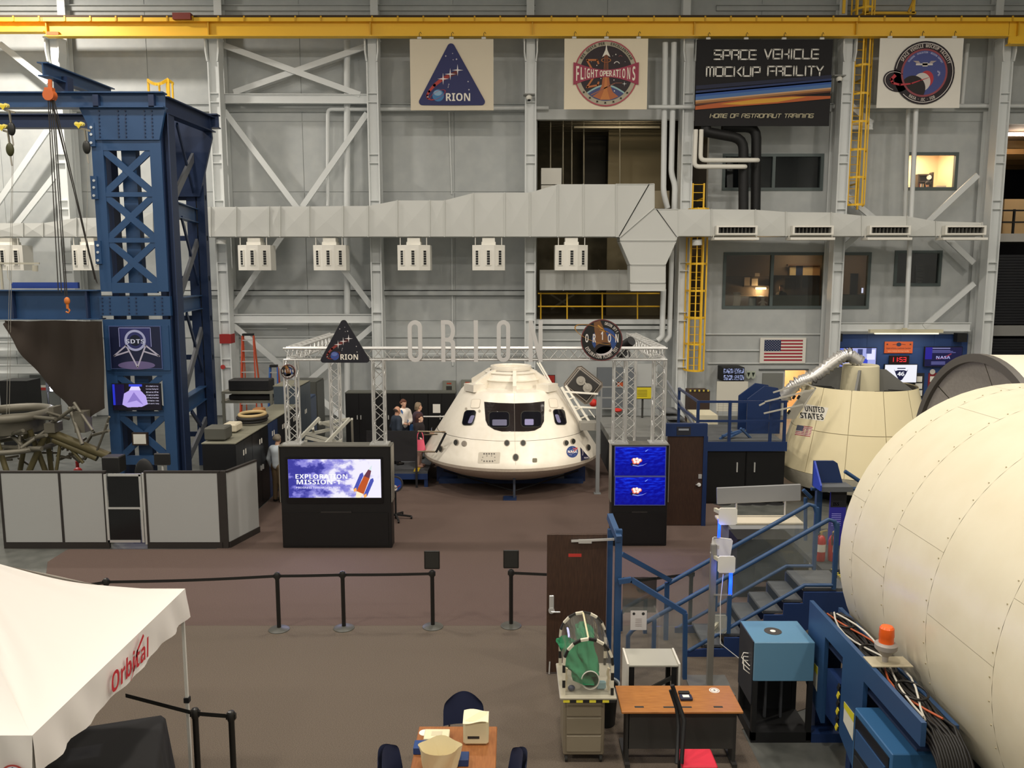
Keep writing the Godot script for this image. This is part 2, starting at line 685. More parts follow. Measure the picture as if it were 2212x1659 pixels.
func cam_and_light():
	var cam = Camera3D.new()
	cam.name = "camera"
	add_child(cam)
	cam.position = v3(0, EYE, 0)
	cam.rotation_degrees.x = -TILT
	cam.fov = rad_to_deg(2.0 * atan(829.5 / FOCAL))
	cam.near = 0.1
	cam.far = 200.0
	var we = WorldEnvironment.new()
	var e = Environment.new()
	e.background_mode = Environment.BG_COLOR
	e.background_color = Color.BLACK
	e.tonemap_mode = Environment.TONE_MAPPER_LINEAR
	e.tonemap_exposure = 1.0
	e.sdfgi_enabled = true
	e.ssao_enabled = true
	e.ssil_enabled = true
	we.environment = e
	add_child(we)
	# the hall's own lamps: rows of high bay reflectors under the roof
	var wide = mt("c8c8c4", 0.4, 0.6)
	var first = null
	var spots = []
	for r in [[-29.0, 2.2], [-18.0, 1.0], [-6.0, 1.0], [5.0, 0.8]]:
		for k in 5:
			if r[0] < -25 and k != 0:
				continue
			spots.append([-19.0 + k * 9.5, r[0], r[1]])
	for i in spots.size():
		var s = spots[i]
		var lab = "high bay lamp %s %s" % [["at the left side", "left of the middle", "over the middle", "right of the middle", "at the right side"][int(round((s[0] + 19.0) / 9.5))], {-29.0: "beside the far wall", -18.0: "in the row over the display kiosks", -6.0: "in the row over the tent", 5.0: "in the row behind the gallery"}[s[1]]]
		if first == null:
			first = thing("high_bay_lamp", lab, "lamp", v3(s[0], 17.6, s[1]), "high bay lamps under the roof")
			var a = mb()
			a.lathe([v2(0.12, 0.75), v2(0.2, 0.55), v2(0.55, 0.12), v2(0.6, 0.0)], Vector3.ZERO, 24)
			part(a, "reflector", wide, first, true)
			a = mb()
			a.cyl(v3(0, 0.75, 0), v3(0, 1.39, 0), 0.03)
			part(a, "stem", wide, first, true)
			a = mb()
			a.cyl(v3(0, 0.02, 0), v3(0, 0.05, 0), 0.5, 24)
			part(a, "lens", mt("fff2dc", 0.5, 0.0, 4.0), first, true)
		else:
			dup(first, v3(s[0], 17.6, s[1]), 0.0, lab)
		var l = AreaLight3D.new()
		l.area_size = v2(1.0, 1.0)
		l.light_color = Color("fff6ea")
		l.light_energy = LAMP * s[2]
		l.area_range = 80.0
		l.area_attenuation = 2.0
		l.shadow_enabled = true
		add_child(l)
		l.position = v3(s[0], 17.58, s[1])
		l.rotation_degrees.x = -90
const LAMP := 76.0

func materials():
	M.wall = noisy("wall", "b4b8b8", "c1c4c2", 0.01, 4.0, 0.75)
	M.steel = mt("dcdfde", 0.5)
	M.duct = mt("cfd0cb", 0.45)
	M.yellow = mt("fac62e", 0.45)
	M.yellow_dark = mt("d8a51e", 0.5)
	M.blue = mt("28486f", 0.4)
	M.navy = mt("1b315c", 0.4)
	M.black = mt("0e0e0f", 0.6)
	M.cab = mt("0b0b0d", 0.45)
	M.alu = mt("d6d6d3", 0.35, 0.55)
	M.white = mt("ece9df", 0.5)
	M.dark = mt("2c2b28", 0.7)
	M.carpet_far = noisy("carpet_far", "4a3b34", "64524a", 0.09, 0.8, 0.95, 2.0)
	M.carpet_near = noisy("carpet_near", "463d34", "716557", 0.09, 0.7, 0.95, 2.0)
	M.slab = noisy("slab", "4c4e4a", "666762", 0.012, 3.0, 0.35)
	M.wood = noisy("wood", "33231b", "4a3326", 0.02, 1.4, 0.45, 0.0, 4, v3(6.0, 0.5, 6.0))
	M.desk = noisy("desk", "9a6230", "b47a3e", 0.02, 1.6, 0.4, 0.0, 4, v3(0.6, 6.0, 6.0))
	M.cream = mt("ece0bd", 0.3)
	M.tent = mt("d9d4cd", 0.85)
	M.tread = noisy("tread", "4a4d50", "64676a", 0.1, 0.5, 0.9)
	M.olive = noisy("olive", "4f4a3a", "5f5947", 0.01, 3.0, 0.9)

func solid(m, called, mat):
	var o = MeshInstance3D.new()
	o.name = called
	o.mesh = to_mesh(m, Transform3D.IDENTITY)
	o.mesh.surface_set_material(0, mat)
	add_child(o)
	o.set_meta("kind", "structure")
	return o

func px_rect(a, d):   # photograph's rectangle on the plane at distance d, as x and y in metres
	var p = at(a[0], a[3], d)
	var q = at(a[2], a[1], d)
	var p2 = at(a[0], a[1], d)
	var q2 = at(a[2], a[3], d)
	var x0 = (p.x + p2.x) * 0.5
	var x1 = (q.x + q2.x) * 0.5
	return Rect2(x0, p.y, x1 - x0, q.y - p.y)

func walled(m, r, zf, zb, cuts):   # a wall with openings
	var xs = [r.position.x, r.end.x]
	var ys = [r.position.y, r.end.y]
	for q in cuts:
		xs.append_array([q.position.x, q.end.x])
		ys.append_array([q.position.y, q.end.y])
	xs.sort()
	ys.sort()
	for j in ys.size() - 1:
		var run = -1.0
		for i in xs.size():
			var free = false
			if i < xs.size() - 1:
				var mid = v2((xs[i] + xs[i + 1]) * 0.5, (ys[j] + ys[j + 1]) * 0.5)
				free = r.has_point(mid)
				for q in cuts:
					if q.has_point(mid):
						free = false
			if free and run == -1.0:
				run = i
			elif not free and run != -1.0:
				m.bx(v3(xs[int(run)], ys[j], zb), v3(xs[i], ys[j + 1], zf))
				run = -1.0

func fb(m, x0, y0, x1, y1, d, deep):   # upright box: front face measured in the photograph, depth behind it
	var r = px_rect([x0, y0, x1, y1], d)
	m.bx(v3(r.position.x, r.position.y, -d - deep), v3(r.end.x, r.end.y, -d))
	return r

func room_box(m, r, z0, z1, t := 0.1):   # back, sides, floor, top of a recess
	m.bx(v3(r.position.x - t, r.position.y - t, z1 - t), v3(r.end.x + t, r.end.y + t, z1))
	m.bx(v3(r.position.x - t, r.position.y - t, z1), v3(r.position.x, r.end.y + t, z0))
	m.bx(v3(r.end.x, r.position.y - t, z1), v3(r.end.x + t, r.end.y + t, z0))
	m.bx(v3(r.position.x, r.position.y - t, z1), v3(r.end.x, r.position.y, z0))
	m.bx(v3(r.position.x, r.end.y, z1), v3(r.end.x, r.end.y + t, z0))

var cut_a: Rect2
var cut_b: Rect2
var cut_c: Rect2
var cut_d: Rect2
var cut_e: Rect2
var cut_f: Rect2
var cut_g: Rect2

func shell():
	cut_a = px_rect([1160, 258, 1527, 690], WALL)
	cut_b = px_rect([1560, 332, 1778, 412], WALL)
	cut_c = px_rect([1954, 329, 2068, 411], WALL)
	cut_d = px_rect([1561, 545, 1879, 667], WALL)
	cut_e = px_rect([1931, 541, 2033, 618], WALL)
	cut_f = px_rect([1694, 799, 1742, 897], WALL)
	cut_f.size.y += cut_f.position.y - 0.02
	cut_f.position.y = 0.02
	cut_g = Rect2(19.35, 0.0, 7.0, 11.9)
	var m = mb()
	walled(m, Rect2(-26, 0, 52, 19), -WALL, -WALL - 0.3, [cut_a, cut_b, cut_c, cut_d, cut_e, cut_f, cut_g])
	solid(m, "wall_back", M.wall)
	m = mb()
	m.bx(v3(-26.3, -0.3, -46), v3(30, 0, 10))
	solid(m, "floor", M.slab)
	m = mb()
	m.bx(v3(-26.3, 19, -34.9), v3(26.3, 19.3, 10))
	solid(m, "ceiling", mt("b9b8b0", 0.8))
	m = mb()
	m.bx(v3(-26.3, 0, -34.9), v3(-26, 19, 10))
	solid(m, "wall_left", M.wall)
	m = mb()
	m.bx(v3(26, 0, -34.6), v3(26.3, 19, 10))
	solid(m, "wall_right", M.wall)
	m = mb()
	m.bx(v3(-26, 0, 9.7), v3(26, 19, 10))
	solid(m, "wall_front", M.wall)
	# sheet panels of the wall, with open joints between them
	var back = get_node("wall_back")
	for k in range(-4, 3):
		for s in 2:
			var x0 = COL0 + BAY * k + 3.05 * s
			for row in [[0.02, 3.95], [4.0, 9.2], [9.23, 11.95], [12.0, 16.0], [16.03, 18.9]]:
				var a = Rect2(x0 + 0.012, row[0], 3.026, row[1] - row[0])
				var clear = true
				for q in [cut_a, cut_b, cut_c, cut_d, cut_e, cut_f, cut_g]:
					if q.intersects(a):
						clear = false
				if clear and k < 0 or clear and row[0] > 11.0:
					m = mb()
					m.bx(v3(a.position.x, a.position.y, -WALL), v3(a.end.x, a.end.y, -WALL + 0.03))
					part(m, "wall_panel", M.wall, back)
	# level girts along the wall
	for g in [[12.35, 0.30, 0.14], [5.05, 0.2, 0.22], [16.2, 0.2, 0.12], [3.3, 0.08, 0.06], [2.5, 0.08, 0.06]]:
		var x = -26.0
		for q in [[-26.0, cut_a.position.x - 0.1], [cut_a.end.x + 0.1, 19.3]]:
			if g[0] > 12.0 and q[0] > 0:
				q[1] = 26.0
			elif q[0] > 0:
				continue
			m = mb()
			m.bx(v3(q[0], g[0], -WALL + 0.03), v3(q[1], g[0] + g[1], -WALL + 0.03 + g[2]))
			if g[1] > 0.15:
				m.bx(v3(q[0], g[0] + g[1] - 0.03, -WALL + 0.03), v3(q[1], g[0] + g[1], -WALL + 0.25))
			part(m, "girt", M.wall, back)
	# recesses and rooms behind the openings
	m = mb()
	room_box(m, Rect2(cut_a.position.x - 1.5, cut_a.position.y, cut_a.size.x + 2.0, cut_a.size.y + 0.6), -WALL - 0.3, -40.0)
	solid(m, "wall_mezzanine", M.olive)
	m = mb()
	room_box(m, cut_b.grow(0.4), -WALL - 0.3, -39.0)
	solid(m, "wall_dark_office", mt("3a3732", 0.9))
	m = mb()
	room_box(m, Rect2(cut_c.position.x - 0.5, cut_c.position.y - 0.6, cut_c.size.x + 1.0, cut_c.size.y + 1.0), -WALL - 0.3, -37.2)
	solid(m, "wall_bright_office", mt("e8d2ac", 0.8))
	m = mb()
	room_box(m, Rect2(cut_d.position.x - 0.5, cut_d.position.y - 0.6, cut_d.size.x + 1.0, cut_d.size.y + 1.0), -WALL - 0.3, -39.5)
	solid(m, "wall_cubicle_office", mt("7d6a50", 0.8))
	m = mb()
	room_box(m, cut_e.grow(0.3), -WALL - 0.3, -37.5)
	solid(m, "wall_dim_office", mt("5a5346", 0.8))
	m = mb()
	room_box(m, Rect2(cut_f.position.x - 0.8, 0.02, cut_f.size.x + 1.6, 2.4), -WALL - 0.3, -37.0)
	solid(m, "wall_back_corridor", mt("d8b98c", 0.8))
	m = mb()
	m.bx(v3(19.35, 0, -46.0), v3(30.0, 11.9, -45.7))
	m.bx(v3(29.7, 0, -45.7), v3(30.0, 11.9, -34.9))
	m.bx(v3(19.1, 0, -45.7), v3(19.35, 11.9, -34.9))
	m.bx(v3(26.3, 0, -34.9), v3(30.0, 11.9, -34.6))
	solid(m, "wall_side_bay", mt("23242a", 0.8))
	m = mb()
	m.bx(v3(19.1, 11.9, -46.0), v3(30.0, 12.2, -34.9))
	solid(m, "ceiling_side_bay", mt("7a6548", 0.8))

func carpet():
	var g = get_node("floor")
	var m = mb()
	var y = 0.008
	m.poly([v2(-9.6, 17.4), v2(-9.6, 16.6), v2(-8.0, 13.45), v2(5.5, 13.45), v2(5.5, 20.0), v2(4.0, 27.0), v2(-6.4, 27.0), v2(-6.4, 17.4)], v3(0, y, 0), Vector3.RIGHT, Vector3.FORWARD, y)
	part(m, "carpet_length", M.carpet_far, g, false, "reddish brown carpet length")
	m = mb()
	m.poly([v2(-9.6, 13.445), v2(-9.6, 2.0), v2(3.0, 2.0), v2(3.0, 10.2), v2(5.5, 11.5), v2(5.5, 13.445)], v3(0, y, 0), Vector3.RIGHT, Vector3.FORWARD, y)
	part(m, "carpet_length", M.carpet_near, g, false, "greyer brown carpet length")

# crane columns, bracing and runway beam
func columns():
	var where = ["behind the blue tower's hoist cables at the far left", "between the blue test tower and the braced bay", "right of the braced bay, left of the triangle banner", "between the triangle banner and the round flight emblem banner", "just left of the black title banner", "between the black title banner and the white facility banner", "at the edge of the dark side bay, furthest right"]
	var top = at(1145, 80, COL).y
	for k in range(-3, 4):
		var x = COL0 + BAY * k
		var c = thing("crane_column", "white steel column " + where[k + 3], "column", v3(x, 0, -COL - 0.25), "white steel columns along the far wall")
		var z0 = -COL
		var z1 = -COL - 0.5
		var m = mb()
		m.bx(v3(x - 0.22, 0, z1), v3(x - 0.17, top - 0.9, z0))
		part(m, "flange", M.steel, c)
		m = mb()
		m.bx(v3(x + 0.17, 0, z1), v3(x + 0.22, top - 0.9, z0))
		part(m, "flange", M.steel, c)
		m = mb()
		m.bx(v3(x - 0.17, 0, -COL - 0.17), v3(x + 0.17, top, -COL - 0.13))
		part(m, "web", M.steel, c)
		m = mb()
		for s in [-1.0, 1.0]:   # widened head
			m.poly([v2(s * 0.17, top - 0.9), v2(s * 0.22, top - 0.9), v2(s * 0.27, top - 0.55), v2(s * 0.27, top - 0.05), v2(s * 0.22, top - 0.05), v2(s * 0.22, top - 0.55)], v3(x, 0, z0 + 0.08), Vector3.RIGHT, Vector3.UP, 0.58)
		m.bx(v3(x - 0.3, top - 0.05, z1), v3(x + 0.3, top, z0 + 0.12))
		part(m, "head", M.steel, c)
		for yy in [200.0, 332.0, 432.0, 566.0, 674.0, 775.0]:
			for q in [0.0, 0.33]:
				m = mb()
				var hy = at(1145, yy, COL).y - q
				m.bx(v3(x - 0.17, hy - 0.03, -COL - 0.13), v3(x + 0.17, hy, z0 - 0.01))
				part(m, "stiffener", M.steel, c)
		m = mb()
		m.ibeam(v3(x, 0, -WALL + 0.3), v3(x, 18.95, -WALL + 0.3), 0.3, 0.4, 0.03, Vector3.FORWARD)
		part(m, "rear_shaft", M.steel, c)
		for hy in [2.0, 6.0, 10.0, 14.0]:
			m = mb()
			m.bx(v3(x - 0.03, hy, -WALL + 0.45), v3(x + 0.03, hy + 0.3, z1))
			part(m, "tie_plate", M.steel, c)
		if k == -2:
			m = mb()
			var b = px_rect([478, 722, 503, 742], COL - 0.01)
			m.bx(v3(x - 0.225, b.position.y, z1 - 0.005), v3(x + 0.225, b.end.y, z0 + 0.005))
			part(m, "red_band", mt("a82420", 0.6), c, false, "red painted band")

func brace(m, x0, y0, x1, y1, d, w := 0.22):
	m.bar(at(x0, y0, d), at(x1, y1, d), 0.09, w)

func bracing():
	var d = COL + 0.6
	var data = [
		[[[475, 95, 778, 205], [800, 97, 505, 200]], [[462, 213, 803, 214]], "upper braces and strut between the columns left of the triangle banner"],
		[[[485, 240, 803, 663], [793, 245, 500, 668]], [[497, 688, 815, 688]], "long crossed braces behind the left duct boxes"],
		[[[503, 702, 812, 962], [806, 705, 503, 962]], [], "lowest crossed braces behind the red ladder"],
		[[[105, 278, -60, 520], [128, 368, 20, 505]], [], "thin braces in the bay left of the blue tower"],
		[[[0, 95, 105, 178]], [], "single brace under the runway beam at the far left"],
		[[[2112, 378, 1990, 492], [1815, 412, 1900, 482]], [], "upper braces beside the bright office window"],
		[[[1855, 505, 1812, 545], [2030, 500, 2103, 568]], [], "short braces under the right duct"],
		[[[2104, 612, 1995, 706]], [[1800, 706, 2095, 706]], "brace and strut above the blue control wall"],
		[[[1812, 205, 1883, 268]], [[1810, 270, 1885, 270]], "small ladder brace and strut right of the title banner"],
		[[], [[-20, 748, 98, 748], [-20, 797, 98, 797]], "pair of level struts behind the dark drape"]]
	for q in data:
		var p = (q[0] + q[1])[0]
		var g = thing("cross_brace", "white steel " + q[2], "brace", at(p[0], p[3], d))
		for b in q[0]:
			var m = mb()
			brace(m, b[0], b[1], b[2], b[3], d + 0.1 * q[0].find(b))
			part(m, "brace", M.steel, g)
		for b in q[1]:
			var m = mb()
			m.ibeam(at(b[0], b[1], d), at(b[2], b[3], d), 0.16, 0.36, 0.03)
			part(m, "strut", M.steel, g)

func runway():
	var z = -COL + 0.35     # front of the web
	var yb = at(1145, 80, COL - 0.35).y
	var yt = at(1145, 41, COL - 0.35).y
	var g = thing("crane_runway_beam", "long yellow overhead crane beam across the whole far wall", "crane beam", v3(0, yb, z))
	var xa = at(109, 60, COL).x
	var xb = at(2168, 60, COL).x
	for s in [[-25.9, xa - 0.02, yb + 0.16, 0], [xa, xb, yb, 1], [xb + 0.02, 25.9, yb - 0.28, 2]]:
		var m = mb()
		m.bx(v3(s[0], s[2] + 0.04, z - 0.04), v3(s[1], yt - 0.05, z))
		part(m, "web", M.yellow, g)
		m = mb()
		m.bx(v3(s[0], s[2], z - 0.2), v3(s[1], s[2] + 0.04, z + 0.14))
		part(m, "bottom_flange", M.yellow, g)
		m = mb()
		m.bx(v3(s[0], yt - 0.05, z - 0.24), v3(s[1], yt, z + 0.2))
		m.bx(v3(s[0], yt - 0.14, z + 0.17), v3(s[1], yt - 0.05, z + 0.2))
		part(m, "top_flange", M.yellow, g)
	var m2 = mb()
	m2.bx(v3(-25.9, yt, z - 0.06), v3(25.9, yt + 0.13, z + 0.04))
	m2.bx(v3(-25.9, yt, z - 0.1), v3(25.9, yt + 0.03, z + 0.08))
	part(m2, "rail", mt("4a3a2a", 0.7, 0.4), g)
	for k in range(-3, 4):
		var x = COL0 + BAY * k + 0.05
		m2 = mb()
		m2.bx(v3(x - 0.02, yb + 0.04, z), v3(x + 0.02, yt - 0.05, z + 0.13))
		part(m2, "stiffener", M.yellow_dark, g)
	for k in 44:
		var x = -20.6 + k * 0.96
		m2 = mb()
		m2.bx(v3(x - 0.03, yt - 0.13, z + 0.2), v3(x + 0.03, yt + 0.05, z + 0.23))
		part(m2, "rail_clip", M.yellow_dark, g)
	m2 = mb()
	fb(m2, 372, 27, 411, 41, COL - 0.7, 0.25)
	one(m2, "rail_bumper", mt("7d2f24", 0.6), "dark red block on the crane rail above the blue tower", "block")
	# bracket block where the beam halves meet
	m2 = mb()
	fb(m2, 100, 68, 126, 76, COL - 0.5, 0.3)
	part(m2, "bearing_plate", mt("8a5a18", 0.6), g)

# air ducts
func duct_section(m, tl, tr, br, bl, deep):   # front with a cross break, sides behind it
	var b = v3(0, 0, -deep)
	var c = (tl + tr + br + bl) * 0.25 + v3(0, 0, 0.035)
	m.tri(bl, br, c)
	m.tri(br, tr, c)
	m.tri(tr, tl, c)
	m.tri(tl, bl, c)
	m.quad(tl, tr, tr + b, tl + b)
	m.quad(bl + b, br + b, br, bl)
	m.quad(br + b, bl + b, tl + b, tr + b)
	m.quad(tr, br, br + b, tr + b)
	m.quad(bl, tl, tl + b, bl + b)

func ducts():
	var d = 32.0
	var deep = 1.05
	var g = thing("air_duct", "long pale grey sheet metal air duct across the far wall with downward elbow", "duct", at(800, 511, d))
	var top = [[-40, 482], [50, 482], [93, 482], [165, 471], [240, 470], [330, 458], [400, 449], [455, 447], [510, 447], [581, 446], [605, 446], [668, 446], [741, 445], [795, 445], [858, 433], [928, 433], [960, 433], [1022, 417], [1090, 416], [1145, 416], [1205, 398], [1260, 398], [1331, 398]]
	for k in top.size() - 1:
		var a = top[k]
		var b = top[k + 1]
		var m = mb()
		duct_section(m, at(a[0], a[1], d), at(b[0], b[1], d), at(b[0], 511, d), at(a[0], 511, d), deep)
		var e = at(b[0], 511, d)
		m.bar(at(b[0], b[1] - 1, d - 0.03), at(b[0], 512, d - 0.03), 0.03, 0.06, Vector3.FORWARD)
		part(m, "duct_section", M.duct, g)
	var shapes = [
		[[[1331, 398], [1402, 398], [1337, 511], [1331, 511]], 1.05],
		[[[1402, 398], [1413, 397], [1413, 450], [1340, 513], [1337, 511]], 1.05],
		[[[1413, 451], [1418, 452], [1462, 513], [1460, 520], [1340, 520], [1340, 514]], 1.05],
		[[[1418, 452], [1465, 452], [1465, 511], [1461, 511]], 1.0],
		[[[1340, 521], [1460, 521], [1437, 572], [1362, 572]], 0.95],
		[[[1362, 573], [1437, 573], [1437, 611], [1362, 611]], 0.9],
		[[[1362, 612], [1437, 612], [1437, 628], [1362, 628]], 0.9]]
	var g2 = g
	for s in shapes:
		var m = mb()
		var o = at(1400, 511, d)
		var pts = []
		for p in s[0]:
			var w = at(p[0], p[1], d) - o
			pts.append(v2(w.x, w.y))
		m.poly(pts, o, Vector3.RIGHT, Vector3.UP, s[1])
		for k in pts.size():
			var p = pts[k]
			var q = pts[(k + 1) % pts.size()]
			m.bar(o + v3(p.x, p.y, 0.01), o + v3(q.x, q.y, 0.01), 0.03, 0.03)
		part(m, "duct_panel", M.duct, g2)
	var m5 = mb()
	fb(m5, 1166, 583, 1362, 627, 33.9, 0.7)
	for x in [1216, 1262, 1292, 1335]:
		fb(m5, x, 582, x + 2, 628, 33.87, 0.03)
	part(m5, "branch_duct", M.duct, g2)
	var g3 = g
	var rt = [[1466, 452], [1537, 452], [1632, 453], [1698, 458], [1796, 459], [1862, 466], [1960, 467], [2022, 478], [2122, 481]]
	for k in rt.size() - 1:
		var a = rt[k]
		var b = rt[k + 1]
		var m = mb()
		duct_section(m, at(a[0], a[1], d), at(b[0], b[1], d), at(b[0], 510, d), at(a[0], 510, d), 0.95)
		m.bar(at(b[0], b[1] - 1, d - 0.03), at(b[0], 511, d - 0.03), 0.03, 0.05, Vector3.FORWARD)
		part(m, "duct_section", M.duct, g3)
	for x in [1588, 1751, 1916, 2078]:
		var m = mb()
		var ox = at(x, 498, d).x
		var yy = at(x, 498, d).y
		var z = -d + 0.03
		m.bx(v3(ox - 0.77, yy + 0.11, z), v3(ox + 0.77, yy + 0.17, z + 0.25))
		m.bx(v3(ox - 0.77, yy - 0.17, z), v3(ox + 0.77, yy - 0.11, z + 0.25))
		m.bx(v3(ox - 0.77, yy - 0.11, z), v3(ox - 0.69, yy + 0.11, z + 0.25))
		m.bx(v3(ox + 0.69, yy - 0.11, z), v3(ox + 0.77, yy + 0.11, z + 0.25))
		var gl = part(m, "grille", M.white, g3)
		m = mb()
		m.bx(v3(ox - 0.69, yy - 0.11, z), v3(ox + 0.69, yy + 0.11, z + 0.02))
		part(m, "slot", M.black, gl)
		for q in 10:
			m = mb()
			m.bx(v3(ox - 0.64 + q * 0.14, yy - 0.11, z + 0.02), v3(ox - 0.625 + q * 0.14, yy + 0.11, z + 0.2))
			part(m, "fin", mt("6d6c66", 0.5), gl)
		m = mb()
		m.bx(v3(ox - 0.85, yy - 0.36, z - 0.3), v3(ox + 0.82, yy - 0.27, z + 0.3))
		for q in [-0.83, 0.8]:
			m.bx(v3(ox + q, yy - 0.3, z - 0.1), v3(ox + q + 0.02, yy - 0.15, z + 0.02))
		part(m, "deflector", M.white, gl)
	# boxes hanging below the left duct
	var names = ["at the far left behind the test rig", "half hidden by the blue tower", "nearest the blue tower on its right", "above the black triangle sign", "below the triangle banner", "above the last letters of the truss sign", "in front of the dark mezzanine opening"]
	var xs = [25, 200, 555, 716, 896, 1056, 1233]
	var fst = null
	for i in xs.size():
		var p = at(xs[i], 584, d + 0.35)
		var lab = "white diffuser box with black slots " + names[i]
		var yt = at(xs[i], 511, d).y - 0.04
		if fst == null:
			fst = thing("diffuser_box", lab, "air diffuser", p, "white diffuser boxes below the duct")
			var h = at(xs[i], 530, d + 0.35).y - p.y
			var m = mb()
			m.poly([v2(-0.62, 0.45), v2(-0.62, -0.25), v2(-0.22, -0.5), v2(0.22, -0.5), v2(0.62, -0.25), v2(0.62, 0.45)], v3(0, h, 0), Vector3.RIGHT, Vector3.FORWARD, h)
			part(m, "body", M.white, fst, true)
			m = mb()
			m.bx(v3(-0.27, h, -0.3), v3(0.27, h + 0.12, 0.3))
			m.bx(v3(-0.24, h + 0.12, -0.26), v3(0.24, yt - p.y, 0.26))
			part(m, "neck", M.white, fst, true)
			for s in [-0.5, 0.5]:
				m = mb()
				m.cyl(v3(s, h, 0.3), v3(s, yt - p.y, 0.3), 0.018, 6)
				part(m, "hanger_rod", M.white, fst, true)
			for s in [[-0.42, 0.375, 0.56], [0.0, 0.5, 0.0], [0.42, 0.375, -0.56]]:
				m = mb()
				var q = Basis(Vector3.UP, -s[2])
				var o = v3(s[0], h * 0.5, s[1] + 0.0)
				m.box(o, v3(0.2, h * 0.62, 0.06), q)
				var fr = part(m, "slot_frame", M.white, fst, true)
				m = mb()
				for y in 6:
					m.box(o + v3(0, (y - 2.5) * h * 0.095, 0) + q * v3(0, 0, 0.032), v3(0.11, h * 0.08, 0.01), q)
				part(m, "slot", M.black, fr, true)
		else:
			dup(fst, p, 0.0, lab)

# pipes, ladders, openings
func pipe(pts, r, called, mat, label):
	var m = mb()
	var out = []
	for k in pts.size():   # rounded elbows
		var p = pts[k]
		if k == 0 or k == pts.size() - 1:
			out.append(p)
			continue
		var a = (pts[k - 1] - p).normalized()
		var b = (pts[k + 1] - p).normalized()
		var e = minf(r * 2.2, minf(p.distance_to(pts[k - 1]), p.distance_to(pts[k + 1])) * 0.45)
		for t in 5:
			var f = t / 4.0
			out.append((p + a * e).lerp(p, f).lerp(p.lerp(p + b * e, f), f))
	m.tube(out, r, 10)
	one(m, called, mat, label, "pipe")

func pipes():
	var d = 34.2
	var w = M.steel
	pipe([at(750, 88, d), at(750, 960, d)], 0.13, "wall_pipe", w, "thick white vertical pipe behind the crossed braces")
	pipe([at(708, 445, d), at(708, 236, d), at(800, 236, d)], 0.075, "wall_pipe", w, "thin white pipe with elbow behind the crossed braces")
	pipe([at(815, 236, d), at(1185, 233, d)], 0.075, "wall_pipe", w, "level white pipe behind the triangle banner")
	pipe([at(1400, 231, 33.2), at(1505, 231, 33.2)], 0.075, "wall_pipe", w, "short level white pipe behind the round flight emblem banner")
	pipe([at(1800, 230, d), at(1895, 230, d)], 0.08, "wall_pipe", w, "level white pipe crossing behind the right yellow ladder")
	pipe([at(2070, 229, d), at(2230, 229, d)], 0.08, "wall_pipe", w, "level white pipe at the right edge above the side bay")
	pipe([at(1437, 92, 33.4), at(1433, 415, 33.4), at(1442, 450, 33.4)], 0.11, "wall_pipe", w, "left of two white pipes right of the flight emblem banner")
	pipe([at(1456, 92, 33.4), at(1450, 375, 33.4), at(1458, 400, 33.4), at(1456, 460, 33.4)], 0.11, "wall_pipe", w, "right of two white pipes right of the flight emblem banner")
	pipe([at(1433, 625, 33.2), at(1430, 728, 33.2), at(1420, 736, 33.2)], 0.11, "wall_pipe", w, "white pipe with bent foot below the duct drop")
	pipe([at(1452, 520, 33.4), at(1446, 728, 33.4), at(1436, 738, 33.4)], 0.1, "wall_pipe", w, "slimmer white pipe with bent foot beside the yellow ladder")
	pipe([at(1525, 272, 33.0), at(1525, 285, 33.0), at(1606, 300, 33.0), at(1606, 455, 33.0)], 0.19, "chilled_pipe", M.black, "left black insulated pipe below the title banner")
	pipe([at(1560, 275, 33.3), at(1634, 275, 33.3), at(1632, 455, 33.3)], 0.19, "chilled_pipe", M.black, "right black insulated pipe below the title banner")
	pipe([at(1503, 280, 32.6), at(1500, 360, 32.6), at(1611, 360, 32.6), at(1608, 360, 32.95)], 0.085, "drain_pipe", M.white, "lower white L shaped pipe in front of the black pipes")
	pipe([at(1515, 280, 32.6), at(1513, 346, 32.6), at(1638, 346, 32.6), at(1634, 346, 33.25)], 0.085, "drain_pipe", M.white, "upper white L shaped pipe in front of the black pipes")
	pipe([at(1962, 236, 33.5), at(1955, 470, 33.5)], 0.08, "wall_pipe", w, "white vertical pipe left of the bright office window")
	pipe([at(1979, 236, 33.1), at(1957, 708, 33.1)], 0.09, "wall_pipe", w, "long white vertical pipe crossing the right office windows")
	pipe([at(2090, 95, d), at(2078, 225, d)], 0.08, "wall_pipe", w, "white vertical pipe right of the facility emblem banner")
	pipe([at(970, 240, 34.54), at(976, 420, 34.54)], 0.03, "conduit", w, "thin conduit below the triangle banner")
	pipe([at(976, 515, 34.54), at(978, 790, 34.54)], 0.035, "conduit", w, "thin conduit behind the letter R of the truss sign")
	for q in [[[1525, 722], [1780, 722]], [[1525, 757], [1640, 757]], [[1530, 785], [1770, 785]], [[520, 710], [620, 710]], [[1165, 735], [1430, 735]], [[840, 765], [1140, 765]], [[505, 782], [600, 782]]]:
		pipe([at(q[0][0], q[0][1], 34.54), at(q[1][0], q[1][1], 34.54)], 0.03, "conduit", w, "thin level conduit on the wall %s" % {1525: "near the US flag at its height", 1530: "just below the US flag", 520: "above the tall red ladder", 1165: "behind the round sign on the truss", 840: "behind the letters of the truss sign", 505: "beside the tall red ladder"}[q[0][0]] + ("" if q[0][1] != 757 else ", the shorter one"))

